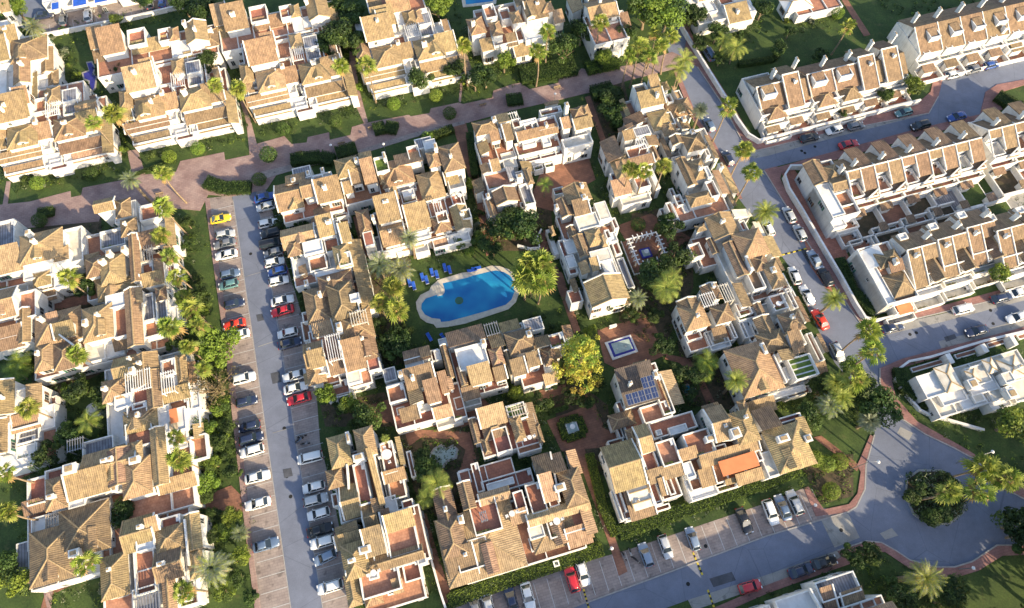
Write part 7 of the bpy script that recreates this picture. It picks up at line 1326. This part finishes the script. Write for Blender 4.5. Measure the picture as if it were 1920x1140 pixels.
cover('undergrowth', [[(1280, 0), (1320, 60), (1370, 140), (1380, 100), (1450, 60), (1420, 20), (1300, 10)], [(1640, 0), (1800, -20), (1850, 0), (1680, 40)], [(1700, 770), (1830, 810), (1920, 790), (1920, 900), (1830, 850), (1740, 800)], [(1870, 960), (1925, 950), (1925, 1020), (1880, 1020)]], 9, .18, DK, .6, 3)
cover('undergrowth', [[(1620, 455), (1700, 425), (1925, 362), (1925, 385), (1700, 450), (1640, 475)]], 10, .15, ('leaf_dark', 'leaf_mid', 'leaf_bright'), 1.0, 12)
cover('grass_tufts', [[(20, 340), (230, 300), (330, 300), (300, 330), (60, 380)], [(480, 220), (660, 170), (690, 225), (500, 270)], [(680, 170), (860, 140), (860, 190), (700, 225)], [(340, 400), (390, 390), (430, 560), (400, 600), (360, 500)], [(1450, 20), (1580, 0), (1620, 70), (1450, 100)]], 1.5, .1, ('leaf_mid', 'leaf_bright'), .12, 4)
# planting that hugs the walls of the houses, kept off paving and roofs
def inpoly(W, x, y):
    ins = False; j = len(W) - 1
    for i in range(len(W)):
        if (W[i][1] > y) != (W[j][1] > y) and x < (W[j][0] - W[i][0]) * (y - W[i][1]) / (W[j][1] - W[i][1]) + W[i][0]: ins = not ins
        j = i
    return ins
PB = [(min(p[0] for p in W), max(p[0] for p in W), min(p[1] for p in W), max(p[1] for p in W), W) for W in PAVED]
def free(u, v, x, y, mg=.15):
    for q in ALLB:
        if q[0] - mg < u < q[1] + mg and q[2] - mg < v < q[3] + mg: return False
    for a, b, c, e, W in PB:
        if a < x < b and c < y < e and inpoly(W, x, y): return False
    return True
rr = random.Random(4242); mb = MB(); spots = []; mats_ = ['leaf_dark', 'leaf_mid', 'leaf_bright', 'leaf_grey', 'leaf_orange']
for q in ALLB:
    if q[4] < 2 or 'terraced' in q[5]: continue
    for (ua, va, ub, vb, nu, nv) in ((q[0], q[2], q[1], q[2], 0, -1), (q[1], q[2], q[1], q[3], 1, 0), (q[0], q[3], q[1], q[3], 0, 1), (q[0], q[2], q[0], q[3], -1, 0)):
        ln = math.hypot(ub - ua, vb - va)
        for _ in range(int(ln * 1.5)):
            t = rr.random(); dd = rr.uniform(.4, 3.2) ** 1; u = ua + (ub - ua) * t + nu * dd; v = va + (vb - va) * t + nv * dd; p = XY(u, v)
            if not free(u, v, p.x, p.y): continue
            if rr.random() < .045: spots.append((u, v, q[5])); continue
            r = rr.uniform(.3, .75); h = rr.uniform(.3, 1.1); mi = rr.choice([0, 0, 0, 1, 1, 2, 3, 0])
            for _k in range(16):
                d = rv(rr); leaf(mb, Vector((p.x + d.x * r, p.y + d.y * r, max(.05, h * .6 + d.z * h * .5))), d + Vector((0, 0, .6)), .15 * rr.uniform(.7, 1.3), rr, mi if rr.random() < .8 else 0)
mb.build('wall_planting', mats_)['kind'] = 'stuff'
cnt = {}; used = []
for u, v, lb in spots:
    if any(math.hypot(u - a, v - b) < 2.6 for a, b in used) or len(used) > 85: continue
    used.append((u, v)); sh = ' '.join(lb.split()[:9]); 
    while sh.split()[-1] in ('a', 'the', 'and', 'of', 'with', 'by', 'in', 'at', 'on', 'its', 'beside', 'above', 'below', 'two', 'between'): sh = ' '.join(sh.split()[:-1])
    n_ = cnt.get(sh, 0); cnt[sh] = n_ + 1; p = XY(u, v); k = rr.choice(['shrub', 'shrubd', 'shrubd', 'shrubb', 'shrubg', 'shrub'])
    th = thing('garden_bush', (p.x, p.y, 0), '%s bush, %s by the %s' % (dict(shrub='green', shrubd='dark', shrubb='lime', shrubg='grey green')[k], ORD[n_], sh), 'bush', 'bushes along the house walls')
    s_ = rr.uniform(.7, 1.5); link('stem', TR['thick'], th, (0, 0, 0), 0, (.2, .2, .6 * s_)); link('crown', PM['%s%d' % (k, rr.randrange(3))], th, (0, 0, 0), rr.uniform(0, 6), (s_, s_, s_ * rr.uniform(.8, 1.3)))
# tall trees outside the frame, on the far side of the roundabout
for i, (u, v, h) in enumerate(((2010, 1010, 12), (2050, 1080, 13), (1960, 1160, 12), (1880, 1200, 12), (2090, 960, 12), (1990, 900, 9), (2130, 1120, 13), (2040, 1180, 13), (1800, 1230, 11), (2120, 850, 11), (1960, 1075, 11), (1700, 1230, 10))):
    tree(u, v, h, 'dark', 'tall tree out of frame beyond the roundabout, %s of its belt' % ORD[i], 1.25, grp='tall trees beyond the roundabout', ground=True)
